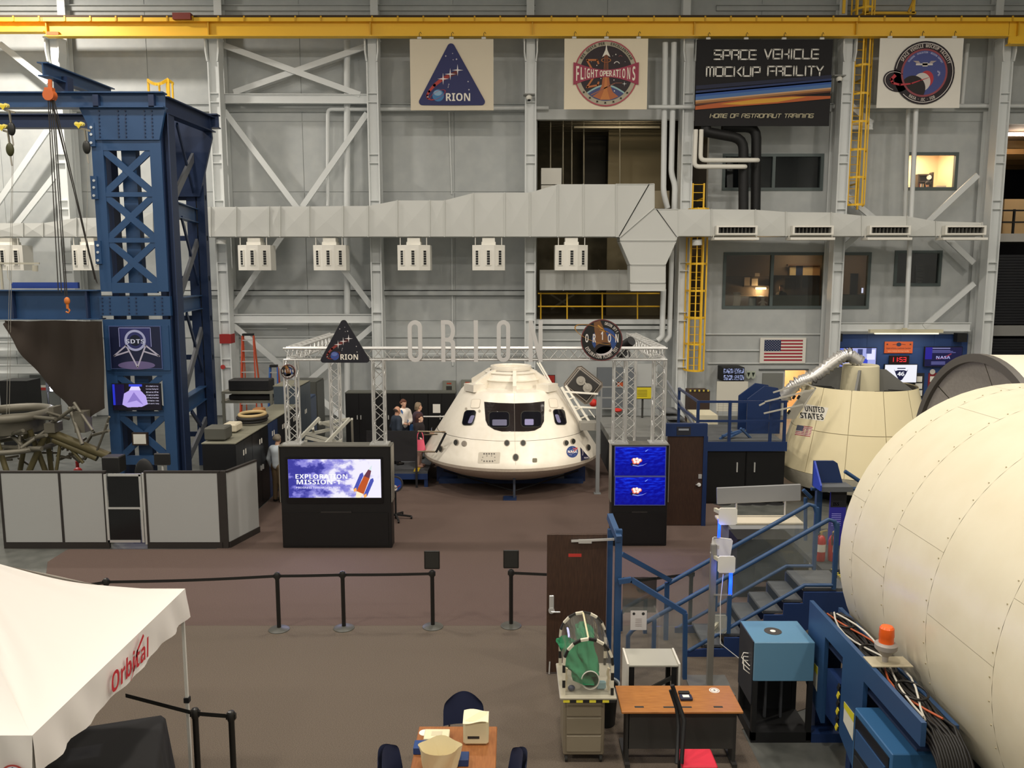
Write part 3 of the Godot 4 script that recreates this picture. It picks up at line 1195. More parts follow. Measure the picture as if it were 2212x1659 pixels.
func caged_ladder(called, label, x, z, y0, y1, cage0, side):
	var g = thing(called, label, "ladder", v3(x, y0, z))
	for s in [-0.22, 0.22]:
		var m = mb()
		m.bx(v3(x + s - 0.03, y0, z - 0.04), v3(x + s + 0.03, y1, z + 0.04))
		part(m, "rail", M.yellow, g)
	var y = y0 + 0.2
	while y < y1:
		var m = mb()
		m.cyl(v3(x - 0.22, y, z), v3(x + 0.22, y, z), 0.016, 6)
		part(m, "rung", M.yellow, g)
		y += 0.31
	y = cage0
	var hoop = func(yy):
		var p = []
		for k in 11:
			var t = PI * k / 10.0
			p.append(v3(x - cos(t) * 0.4, yy, z + 0.02 + sin(t) * 0.66))
		return p
	while y < y1:
		var m = mb()
		var p = hoop.call(y)
		for k in 10:
			m.bar(p[k], p[k + 1], 0.012, 0.08)
		part(m, "hoop", M.yellow, g)
		y += 1.05
	for k in [0, 2, 4, 6, 8, 10]:
		var p = hoop.call(cage0)[k]
		var m = mb()
		m.bx(p - v3(0.025, 0, 0.012), v3(p.x + 0.025, y - 1.0, p.z + 0.012))
		part(m, "cage_bar", M.yellow, g)
	for yy in [y0 + 1.0, (y0 + y1) * 0.5, y1 - 0.6]:
		var m = mb()
		m.bx(v3(x - 0.26, yy, -WALL + 0.03), v3(x - 0.2, yy + 0.06, z))
		m.bx(v3(x + 0.2, yy, -WALL + 0.03), v3(x + 0.26, yy + 0.06, z))
		part(m, "standoff", M.yellow, g)

func wall_bits():
	for q in [[1143, 208, "between the triangle banner and the flight emblem banner"], [1813, 168, "right of the black title banner"]]:
		var o = at(q[0], q[1], COL - 0.3)
		var g = thing("dome_camera", "small white dome camera on the column " + q[2], "camera", o)
		var m = mb()
		m.bx(o + v3(-0.22, 0.05, -0.3), o + v3(0.22, 0.09, 0.1))
		part(m, "bracket", mt("8d8d88", 0.5), g)
		m = mb()
		m.ball(o - v3(0, 0.05, 0), v3(0.12, 0.11, 0.12), 12)
		part(m, "shell", M.white, g)
		m = mb()
		m.ball(o - v3(0, 0.12, -0.02), v3(0.07, 0.07, 0.07), 10)
		part(m, "lens", M.black, g)
	for q in [[478, 511, 527, "at the left column"], [1506, 511, 530, "in front of the yellow ladder"]]:
		var m = mb()
		m.cyl(at(q[0], q[1], 32.4) - v3(0, 0.12, 0), at(q[0], q[2], 32.4), 0.19, 20)
		one(m, "duct_stub", M.duct, "round white stub pipe under the duct " + q[3], "duct stub", "round stubs under the duct")
	var b = at(481, 793, COL - 0.06)
	var bm = mb()
	bm.cyl(b, b + v3(0, 0, -0.06), 0.09, 18)
	one(bm, "alarm_bell", mt("b02a20", 0.4), "small round red alarm bell low on the red banded column", "bell")

func ladders():
	wall_bits()
	var p = at(1500, 800, 33.4)
	caged_ladder("caged_ladder", "yellow caged wall ladder right of the elbow duct, below the title banner", p.x - 0.05, -33.4, p.y, at(1508, 396, 33.4).y, at(1500, 800, 33.4).y + 0.05, 1.0)
	p = at(1838, 455, 33.6)
	caged_ladder("caged_ladder", "tall yellow caged wall ladder between the title banner and the facility banner", p.x + 0.1, -33.8, p.y + 0.05, 18.5, p.y + 0.2, 1.0)
	# yellow landing above the beam
	var g = thing("ladder_landing", "yellow rest platform rails above the crane beam at the upper right", "platform", at(1925, 27, 34.0))
	for q in [[1822, 0, 1828, 29], [1866, 0, 1874, 29], [1874, 0, 1879, 28], [1972, 0, 1979, 28]]:
		var m = mb()
		fb(m, q[0], q[1] - 60, q[2], q[3], 33.6, 0.06)
		part(m, "post", M.yellow, g)
	var m2 = mb()
	fb(m2, 1866, 25, 1979, 30, 33.6, 0.8)
	part(m2, "deck", M.yellow, g)
	m2 = mb()
	m2.bar(at(1962, 26, 33.5), at(1975, -4, 33.5), 0.06, 0.06)
	part(m2, "knee_brace", M.yellow_dark, g)

func mezzanine():
	var z = -WALL + 0.05
	var d = WALL - 0.05
	var g = thing("guard_rail", "yellow guard rail along the dark mezzanine opening", "railing", at(1290, 690, d))
	for y in [634.0, 662.0]:
		var m = mb()
		m.cyl(at(1162, y, d), at(1425, y, d), 0.03, 8)
		part(m, "rail", M.yellow, g)
	for x in [1168, 1225, 1301, 1377]:
		var m = mb()
		m.cyl(at(x, 632, d), at(x, 690, d), 0.03, 8)
		part(m, "post", M.yellow, g)
	var m3 = mb()
	fb(m3, 1150, 690, 1445, 700, 34.3, 0.3)
	fb(m3, 1150, 704, 1445, 711, 34.4, 0.2)
	one(m3, "trim_1", M.steel, "pale steel ledge below the mezzanine opening", "ledge").set_meta("kind", "structure")
	m3 = mb()
	fb(m3, 1154, 236, 1440, 258, 34.4, 0.2)
	one(m3, "trim_2", M.steel, "pale steel lintel over the mezzanine opening", "lintel").set_meta("kind", "structure")
	g = thing("air_handler", "white metal box in the left of the mezzanine opening", "air handler", at(1190, 416, 35.0))
	m3 = mb()
	fb(m3, 1169, 363, 1213, 398, 34.95, 0.9)
	part(m3, "housing", M.white, g)
	m3 = mb()
	fb(m3, 1169, 400, 1210, 425, 35.0, 0.8)
	part(m3, "plinth", M.white, g)
	var i = 0
	for x in [1189, 1216, 1235, 1261, 1339]:
		m3 = mb()
		m3.cyl(at(x, 258, 36.0 + 0.3 * i), at(x, 372 if i == 0 else 470, 36.0 + 0.3 * i), 0.03, 6)
		one(m3, "hanger_rod", mt("8f8a78", 0.5), "thin steel hanger rod in the mezzanine, %s from the left" % ["first", "second", "third", "fourth", "last"][i], "rod", "hanger rods in the mezzanine")
		i += 1
	m3 = mb()
	m3.bar(at(1240, 275, 36.5), at(1425, 275, 36.5), 0.08, 0.08)
	one(m3, "strut_rail", mt("9a9582", 0.5), "level strut rail near the mezzanine ceiling", "rail")
	m3 = mb()
	fb(m3, 1312, 272, 1430, 690, 38.0, 0.2)
	one(m3, "partition_wall", mt("7a7158", 0.9), "olive panel wall inside the right of the mezzanine", "wall panel")
	m3 = mb()
	fb(m3, 1258, 292, 1308, 470, 39.0, 0.1)
	one(m3, "mezzanine_door", mt("2c2a24", 0.8), "dark tall door inside the mezzanine", "door")
	m3 = mb()
	for k in 7:
		fb(m3, 1165, 262 + k * 3.5, 1440, 263.5 + k * 3.5, 35.5 + 0.5 * k, 0.06)
	one(m3, "ceiling_joists", mt("5d5746", 0.8), "row of joists under the mezzanine ceiling", "joists")
	m3 = mb()
	brace(m3, 1190, 668, 1240, 636, 37.0, 0.08)
	brace(m3, 1190, 636, 1240, 668, 37.1, 0.08)
	one(m3, "rod_brace", mt("77715f", 0.6), "crossed steel rods behind the mezzanine rail", "brace")
	m3 = mb()
	fb(m3, 1413, 412, 1446, 450, 34.7, 0.2)
	one(m3, "patch_panel", mt("a89c82", 0.8), "beige wall patch with small opening beside the elbow duct", "panel")

# windows and what is behind them
func window(n, r, mull, tint, frame := "55605f"):
	var w = struct("window_%d" % n, v3(r.get_center().x, r.position.y, -WALL))
	var t = 0.12
	var m = mb()
	var z0 = -WALL - 0.12
	var z1 = -WALL + 0.05
	m.bx(v3(r.position.x, r.position.y, z0), v3(r.end.x, r.position.y + t, z1))
	m.bx(v3(r.position.x, r.end.y - t, z0), v3(r.end.x, r.end.y, z1))
	m.bx(v3(r.position.x, r.position.y + t, z0), v3(r.position.x + t, r.end.y - t, z1))
	m.bx(v3(r.end.x - t, r.position.y + t, z0), v3(r.end.x, r.end.y - t, z1))
	part(m, "window_frame", mt(frame, 0.5), w)
	var xs = [r.position.x + t]
	for q in mull:
		m = mb()
		m.bx(v3(q - 0.06, r.position.y + t, z0), v3(q + 0.06, r.end.y - t, z1))
		part(m, "mullion", mt(frame, 0.5), w)
		xs.append(q)
	xs.append(r.end.x - t)
	for k in xs.size() - 1:
		m = mb()
		m.bx(v3(xs[k], r.position.y + t, -WALL - 0.05), v3(xs[k + 1], r.end.y - t, -WALL - 0.042))
		part(m, "pane", glass("14181a", tint), w)

func omni(p, e, col, size := 0.1):
	var l = OmniLight3D.new()
	l.light_color = Color(col)
	l.light_energy = e
	l.light_size = size
	l.omni_range = 30.0
	l.omni_attenuation = 2.0
	l.shadow_enabled = true
	add_child(l)
	l.position = p

func ceiling_panel(p, sx, sz, e, label, col := "ffe6c4"):
	var g = thing("ceiling_light", label, "light", p)
	var m = mb()
	m.bx(p - v3(sx * 0.5 + 0.04, 0, sz * 0.5 + 0.04), p + v3(sx * 0.5 + 0.04, 0.06, sz * 0.5 + 0.04))
	part(m, "frame", M.white, g)
	m = mb()
	m.bx(p - v3(sx * 0.5, 0.012, sz * 0.5), p + v3(sx * 0.5, -0.002, sz * 0.5))
	part(m, "diffuser", mt("fff1dc", 0.5, 0.0, 2.0), g)
	var l = AreaLight3D.new()
	l.area_size = v2(sx, sz)
	l.light_color = Color(col)
	l.light_energy = e
	l.area_range = 30.0
	l.area_attenuation = 2.0
	l.shadow_enabled = true
	add_child(l)
	l.position = p - v3(0, 0.02, 0)
	l.rotation_degrees.x = -90

func seated(label, p, face, shirt, hair):   # head and shoulders above a partition, seated below
	var g = thing("person", label, "person", p, "", face)
	var m = mb()
	body(m, [[v3(0, 0.0, 0), v3(0, 0.42, 0.02), 0.15, 0.15], [v3(-0.16, 0.44, 0.02), v3(0.16, 0.44, 0.02), 0.08, 0.08], [v3(0, 0.45, 0.02), v3(0, 0.58, 0.05), 0.06, 0.055],
		[v3(-0.2, 0.42, 0.02), v3(-0.24, 0.14, 0.08), 0.06, 0.05], [v3(0.2, 0.42, 0.02), v3(0.24, 0.14, 0.08), 0.06, 0.05], [v3(-0.24, 0.14, 0.08), v3(-0.1, 0.16, 0.3), 0.045, 0.035], [v3(0.24, 0.14, 0.08), v3(0.1, 0.16, 0.3), 0.045, 0.035]], 0.025, 0.04)
	part(m, "torso", mt(shirt, 0.85), g, true)
	head(g, v3(0, 0.69, 0.06), hair, "b58a72")

func head(g, o, hair, skin, long_hair := 0.0, turn := 0.0, bald := false):   # o: centre of the head, face towards +Z
	var q = Basis(Vector3.UP, turn)
	var P = func(x, y, z): return o + q * v3(x, y, z)
	var m = mb()
	body(m, [[P.call(0, 0.03, -0.012), P.call(0, 0.045, 0.0), 0.083, 0.08], [P.call(0, -0.01, 0.02), P.call(0, -0.075, 0.045), 0.068, 0.042], [P.call(0, -0.02, 0.095), P.call(0, 0.015, 0.082), 0.016, 0.009],
		[P.call(0, -0.1, -0.02), P.call(0, -0.2, -0.035), 0.055, 0.06], [P.call(-0.08, -0.015, 0.0), P.call(-0.083, 0.02, -0.005), 0.014, 0.017], [P.call(0.08, -0.015, 0.0), P.call(0.083, 0.02, -0.005), 0.014, 0.017],
		[P.call(-0.025, -0.055, 0.082), P.call(0.025, -0.055, 0.082), 0.01, 0.01]], 0.011, 0.018)
	var h = part(m, "head", mt(skin, 0.6), g, true)
	m = mb()
	for s in [-1.0, 1.0]:
		m.ball(P.call(0.03 * s, 0.012, 0.078), v3(0.011, 0.007, 0.008), 6)
	part(m, "eyes", mt("2a2320", 0.3), h, true)
	m = mb()
	m.box(P.call(0, -0.058, 0.089), v3(0.04, 0.006, 0.008), q)
	part(m, "mouth", mt("8a4a42", 0.6), h, true)
	m = mb()
	if bald:
		body(m, [[P.call(-0.075, 0.01, -0.03), P.call(-0.06, 0.03, -0.07), 0.022, 0.03], [P.call(0.075, 0.01, -0.03), P.call(0.06, 0.03, -0.07), 0.022, 0.03], [P.call(-0.05, 0.03, -0.08), P.call(0.05, 0.03, -0.08), 0.032, 0.032]], 0.011, 0.02)
	else:
		var b = [[P.call(0, 0.065, -0.025), P.call(0, 0.07, 0.01), 0.085, 0.072], [P.call(-0.05, 0.03, -0.05), P.call(0.05, 0.03, -0.05), 0.06, 0.06], [P.call(-0.07, 0.02, -0.03), P.call(-0.07, 0.06, 0.01), 0.03, 0.03], [P.call(0.07, 0.02, -0.03), P.call(0.07, 0.06, 0.01), 0.03, 0.03]]
		if long_hair > 0:
			b.append([P.call(-0.06, 0.0, -0.05), P.call(-0.065, -long_hair, -0.06), 0.05, 0.035])
			b.append([P.call(0.06, 0.0, -0.05), P.call(0.065, -long_hair, -0.06), 0.05, 0.035])
			b.append([P.call(0, 0.0, -0.07), P.call(0, -long_hair, -0.08), 0.055, 0.045])
		body(m, b, 0.012, 0.02)
	part(m, "hair", mt(hair, 0.8), h, true)

func offices():
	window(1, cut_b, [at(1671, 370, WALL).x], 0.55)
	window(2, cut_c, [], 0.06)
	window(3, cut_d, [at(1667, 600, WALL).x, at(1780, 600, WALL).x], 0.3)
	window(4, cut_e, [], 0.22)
	ceiling_panel(v3(cut_a.get_center().x, cut_a.end.y + 0.52, -35.4), 2.4, 0.5, 5.0, "added fill lamp brightening the mezzanine, hidden above the lintel")  # added lamp, out of view behind the lintel, lifts the dark recess
	# bright corner office upstairs
	ceiling_panel(v3(cut_c.get_center().x, cut_c.end.y + 0.3, -36.1), 1.6, 1.2, 13.0, "glowing ceiling panel in the bright upstairs office")
	var d = 36.4
	var g = thing("bookcase", "dark bookcase with objects in the bright upstairs office", "bookcase", at(1998, 420, d))
	for q in [[1982, 376, 1985, 425, 0.3], [2013, 372, 2016, 425, 0.3], [1985, 376, 2013, 379, 0.3], [1985, 391, 2013, 393, 0.3], [1985, 407, 2013, 409, 0.3]]:
		var m = mb()
		fb(m, q[0], q[1], q[2], q[3], d, q[4])
		part(m, "board", mt("2a211b", 0.5), g)
	var m2 = mb()
	fb(m2, 1985, 379, 2013, 425, d + 0.28, 0.02)
	part(m2, "back_panel", mt("332820", 0.5), g)
	m2 = mb()
	m2.cyl(at(2007, 383, d), at(2007, 383, d + 0.05), 0.1, 16)
	one(m2, "wall_clock", mt("e8e2d4", 0.5), "round pale clock on the dark bookcase", "clock")
	for k in 4:
		m2 = mb()
		fb(m2, 1986 + k * 2.4, 396 + (k % 2), 1988 + k * 2.4, 407, d + 0.05, 0.18)
		one(m2, "book", mt(["7a3328", "d8cfba", "2f4560", "a89468"][k], 0.7), "%s book standing on the dark bookcase" % ["red brown", "cream", "dark blue", "tan"][k], "book", "books on the dark bookcase")
	var pb = at(2004, 416, 35.6)
	seated("dark haired person seen from behind in the bright upstairs office", v3(pb.x, at(2004, 396, 35.6).y - 0.72, -35.6), PI, "24262c", "1d1612")
	m2 = mb()
	fb(m2, 2022, 401, 2044, 409, 35.6, 0.02)
	one(m2, "laptop", mt("dcd8d0", 0.4), "pale open laptop lid on the sill of the bright office", "laptop")
	m2 = mb()
	fb(m2, 1962, 409.5, 2060, 411.5, 35.5, 0.9)
	one(m2, "office_desk", mt("8a7a62", 0.5), "desk under the bright upstairs window", "desk")
	# cubicles behind the long window
	ceiling_panel(v3(cut_d.position.x + 4.6, cut_d.end.y + 0.32, -38.4), 1.2, 1.2, 3.0, "far ceiling panel in the cubicle office")
	d = 36.6
	var i = 0
	for q in [[1667, 596, 1770, 640, 37.2, "4a4642", "dark high partition in the middle of the cubicle office"], [1567, 598, 1662, 640, 37.0, "565049", "brown high partition behind the lit desk"], [1660, 638, 1705, 672, 35.6, "7d8678", "left low grey green partition in the cubicle office"], [1705, 638, 1770, 672, 35.6, "7d8678", "middle low grey green partition in the cubicle office"], [1805, 637, 1851, 672, 35.6, "7d8678", "low grey green partition right of the column"], [1851, 637, 1876, 672, 35.6, "747c70", "furthest right low partition of the cubicle office"], [1837, 592, 1862, 640, 37.0, "22232c", "narrow dark partition at the right of the cubicle office"]]:
		m2 = mb()
		fb(m2, q[0], q[1], q[2], q[3], q[4], 0.06)
		g = thing("cubicle_partition", q[6], "partition", at((q[0] + q[2]) * 0.5, q[3], q[4]), "office partitions")
		part(m2, "panel", mt(q[5], 0.9), g)
		m2 = mb()
		fb(m2, q[0], q[1] - 1.2, q[2], q[1], q[4] - 0.01, 0.08)
		part(m2, "cap", mt("2b2b2b", 0.6), g)
	m2 = mb()
	fb(m2, 1811, 548, 1837, 668, 38.6, 0.4)
	one(m2, "office_pillar", mt("b5935c", 0.8), "tan pillar in the cubicle office right of the column", "pillar")
	i = 0
	for q in [[1705, 574, 1718, 598, "e4c98c", "cream inner doorway in the cubicle office, left pane"], [1718, 574, 1733, 598, "16264a", "dark blue inner door in the cubicle office"], [1733, 574, 1754, 598, "f2cf90", "bright cream inner doorway in the cubicle office"], [1754, 574, 1770, 598, "b98a52", "tan inner panel in the cubicle office"]]:
		m2 = mb()
		fb(m2, q[0], q[1], q[2], q[3] + 55, 39.3, 0.15)
		one(m2, "inner_panel", mt(q[4], 0.8), q[5], "panel", "doors and panels at the back of the cubicle office")
	m2 = mb()
	fb(m2, 1702, 571, 1770, 574, 39.2, 0.2)
	one(m2, "inner_lintel", mt("6e5030", 0.7), "brown lintel over the inner doors of the cubicle office", "lintel")
	# lit desk
	g = thing("task_light", "glowing under shelf light over the cluttered desk", "lamp", at(1645, 625, 36.9))
	m2 = mb()
	fb(m2, 1633, 621, 1655, 625, 36.9, 0.08)
	part(m2, "tube", mt("ffdca0", 0.5, 0.0, 9.0), g)
	omni(at(1644, 630, 36.75), 2.2, "ffcf90", 0.06)
	m2 = mb()
	fb(m2, 1606, 617, 1662, 620, 36.85, 0.12)
	one(m2, "hanging_shelf", mt("2a2622", 0.7), "dark shelf over the lit desk", "shelf")
	i = 0
	for q in [[1608, 599, 1620, 617, "bdb6a6", "pale leaning binder on the dark shelf"], [1624, 602, 1637, 617, "e6e0d0", "white framed picture on the dark shelf"], [1631, 590, 1641, 597, "d8d2c4", "small white card on top of the brown partition"]]:
		m2 = mb()
		fb(m2, q[0], q[1], q[2], q[3], 36.8, 0.03)
		one(m2, "desk_item", mt(q[4], 0.7), q[5], "desk item")
	m2 = mb()
	fb(m2, 1596, 640, 1655, 644, 35.9, 0.9)
	one(m2, "cubicle_desk", mt("a8987c", 0.6), "cluttered cubicle desk under the shelf light", "desk")
	g = thing("picture_frame", "dark framed picture facing out of the long window", "picture", at(1625, 663, 35.1))
	m2 = mb()
	fb(m2, 1617, 641, 1634, 663, 35.1, 0.03)
	part(m2, "frame", mt("2e3a34", 0.5), g)
	m2 = mb()
	fb(m2, 1619, 644, 1632, 661, 35.095, 0.004)
	part(m2, "picture", mt("8c9a92", 0.6), g)
	g = thing("plush_bear", "small pale plush bear sitting in the long window", "toy", at(1647, 664, 35.1))
	m2 = mb()
	var o = at(1647, 664, 35.1)
	body(m2, [[o + v3(0, 0.14, 0), o + v3(0, 0.22, 0), 0.09, 0.08], [o + v3(0, 0.34, 0), o + v3(0, 0.35, 0), 0.075, 0.07], [o + v3(-0.05, 0.25, 0), o + v3(-0.16, 0.18, 0.02), 0.035, 0.035], [o + v3(0.05, 0.25, 0), o + v3(0.16, 0.18, 0.02), 0.035, 0.035],
		[o + v3(-0.05, 0.1, 0), o + v3(-0.11, 0.03, 0.08), 0.045, 0.04], [o + v3(0.05, 0.1, 0), o + v3(0.11, 0.03, 0.08), 0.045, 0.04], [o + v3(-0.06, 0.41, 0), o + v3(-0.061, 0.41, 0), 0.025, 0.025], [o + v3(0.06, 0.41, 0), o + v3(0.061, 0.41, 0), 0.025, 0.025]], 0.018, 0.02)
	part(m2, "fur", mt("cfc6b0", 0.95), g)
	pb = at(1688, 650, 36.0)
	seated("grey haired person in dark clothes sitting in the cubicle office", v3(pb.x, at(1688, 622, 36.0).y - 0.7, -36.0), -0.9, "17181c", "6a6058")
	i = 0
	for q in [[1696, 601, 1720, 625, "dark certificate board on the high partition"], [1733, 599, 1745, 622, "narrow dark picture on the high partition"]]:
		m2 = mb()
		fb(m2, q[0], q[1], q[2], q[3], 37.15, 0.03)
		one(m2, "wall_board", mt("1d1d20", 0.5), q[4], "board")
	g = thing("office_monitor", "small bright screen at the right of the cubicle office", "monitor", at(1863, 634, 36.4))
	m2 = mb()
	fb(m2, 1860, 621, 1867, 634, 36.4, 0.05)
	part(m2, "housing", M.black, g)
	m2 = mb()
	fb(m2, 1861, 622, 1866, 633, 36.39, 0.01)
	part(m2, "display", mt("dfe4ff", 0.4, 0.0, 1.6), g)
	# white chair back by the desk
	m2 = mb()
	o = at(1588, 664, 35.4)
	m2.sheet(6, 6, func(u, v): return o + v3(-0.12 + 0.3 * u + 0.05 * sin(v * 3.0), 0.02 + 0.62 * v, 0.06 * sin(u * PI)))
	one(m2, "draped_chair", mt("c9c2ae", 0.9), "pale cloth draped chair back at the left of the long window", "chair")
	# dim office and corridor
	ceiling_panel(v3(cut_f.get_center().x, 2.36, -35.9), 0.8, 0.8, 7.0, "warm ceiling light in the open doorway by the US flag")
	m2 = mb()
	for k in 14:
		fb(m2, 1980, 573 + k * 3, 1994, 575 + k * 3, 36.7, 0.05)
	one(m2, "window_blind", mt("b6b4a6", 0.7), "small slatted blind inside the dim office window", "blind")

# banners, signs and emblems
func hx(s: String) -> Color:
	return Color(s)

func triangle_emblem(p, c, ground, dim):   # the rounded triangle with planet, trail and stars; c maps the drawing's own units
	var pts = []
	for k in [[v2(985, 235), 85.0, -0.52, PI + 0.52], [v2(325, 1450), 80.0, PI - 0.52, PI * 1.5], [v2(1665, 1450), 80.0, -PI / 2, 0.52]]:
		for j in 9:
			var a = lerpf(k[2], k[3], j / 8.0)
			if k[1] == 85.0:
				a = lerpf(0.52, PI - 0.52, j / 8.0)
			pts.append(c.call(k[0].x + cos(a) * k[1], k[0].y - sin(a) * k[1]))
	p.fill(hx(ground), pts)
	p.layer += 1
	var red = hx("b23a34" if not dim else "8a3a34")
	# trail
	var ln = []
	for q in [[1120, 790], [930, 870], [760, 960], [600, 1080], [480, 1220], [430, 1310], [445, 1375], [520, 1410], [580, 1400]]:
		ln.append(c.call(q[0], q[1]))
	var u = (c.call(1000, 0) - c.call(0, 0)).x / 1000.0
	p.line(red.darkened(0.45), [ln[0], ln[1]], 80 * u, 80 * u)
	p.line(red.darkened(0.15), [ln[1], ln[2]], 85 * u, 80 * u)
	p.line(red, ln.slice(2), 78 * u, 12 * u)
	p.layer += 1
	p.disc(hx("3f78a8" if not dim else "35509a"), c.call(685, 1310), 132 * u)
	p.layer += 1
	p.disc(hx("86a8c4" if not dim else "5f78b8"), c.call(675, 1255), 92 * u, 60 * u)
	p.layer += 1
	p.ring(red, c.call(670, 1300), 190 * u, 205 * u, 0.0, TAU, 0.36, 0.5)
	var wh = hx("ece4e4")
	for q in [[800, 940, 130], [962, 835, 130], [1130, 745, 130], [865, 432, 24], [1020, 375, 17], [1032, 515, 17], [1107, 502, 26], [1365, 1000, 24], [1383, 1182, 24], [928, 1062, 18], [920, 1098, 14], [912, 1130, 14], [450, 1342, 26]]:
		p.star(wh, c.call(q[0], q[1]), q[2] * u, 0.15 if q[2] > 50 else 0.3)
	p.text(hx("efe9dc"), "RION", c.call(1135, 1347), 550 * u, 170 * u)

func emblem_meatball(p, o, r):   # blue disc with white letters, orbit and red wing
	p.disc(hx("27407e"), o, r)
	p.layer += 1
	p.ring(hx("e6e6ee"), o, r * 0.78, r * 0.84, -2.7, 2.2, 0.4, 0.5)
	p.line(hx("c23a3a"), [o + v2(-r * 0.75, -r * 0.2), o + v2(r * 0.2, r * 0.05), o + v2(r * 0.85, r * 0.62)], r * 0.05, r * 0.22)
	p.line(hx("c23a3a"), [o + v2(r * 0.1, r * 0.5), o + v2(r * 0.9, r * 0.72)], r * 0.16, r * 0.04)
	for q in [[-0.5, 0.5], [0.1, 0.75], [-0.2, -0.6], [0.45, -0.55]]:
		p.star(hx("eeeeff"), o + v2(q[0], q[1]) * r, r * 0.07, 0.3)
	p.layer += 1
	p.text(hx("f4f2f0"), "NASA", o, r * 1.6, r * 0.42)

func banner(r, called, label, cloth, hooks):   # cloth with hem, hooks over the beam; returns [thing, rect]
	var d = COL - 0.55
	var q = px_rect(r, d)
	var g = thing(called, label, "banner", v3(q.get_center().x, q.position.y, -d))
	var m = mb()
	var z = func(u, v): return 0.012 * sin(u * 9.0 + v * 3.0) * (1.0 - v)
	m.sheet(24, 12, func(u, v): return v3(q.position.x + q.size.x * u, q.position.y + q.size.y * v, -d - 0.03 + z.call(u, v)))
	m.sheet(2, 2, func(u, v): return v3(q.position.x + q.size.x * (1 - u), q.position.y + q.size.y * v, -d - 0.05))
	part(m, "cloth", mt(cloth, 0.8), g)
	for k in hooks:
		var x = q.position.x + q.size.x * (k + 0.3) / (hooks - 0.4)
		m = mb()
		m.bx(v3(x - 0.08, q.end.y, -d - 0.06), v3(x + 0.08, q.end.y + 0.07, -d))
		var cl = part(m, "clip", mt("d8d4ca", 0.4), g)
		m = mb()
		m.tube([v3(x, q.end.y + 0.06, -d - 0.02), v3(x, q.end.y + 0.2, -d - 0.02), v3(x + 0.04, q.end.y + 0.26, -d - 0.04), v3(x + 0.08, q.end.y + 0.2, -d - 0.06)], 0.012, 6)
		part(m, "hook", mt("6a5a3a", 0.4, 0.6), cl)
	return [g, q, d]

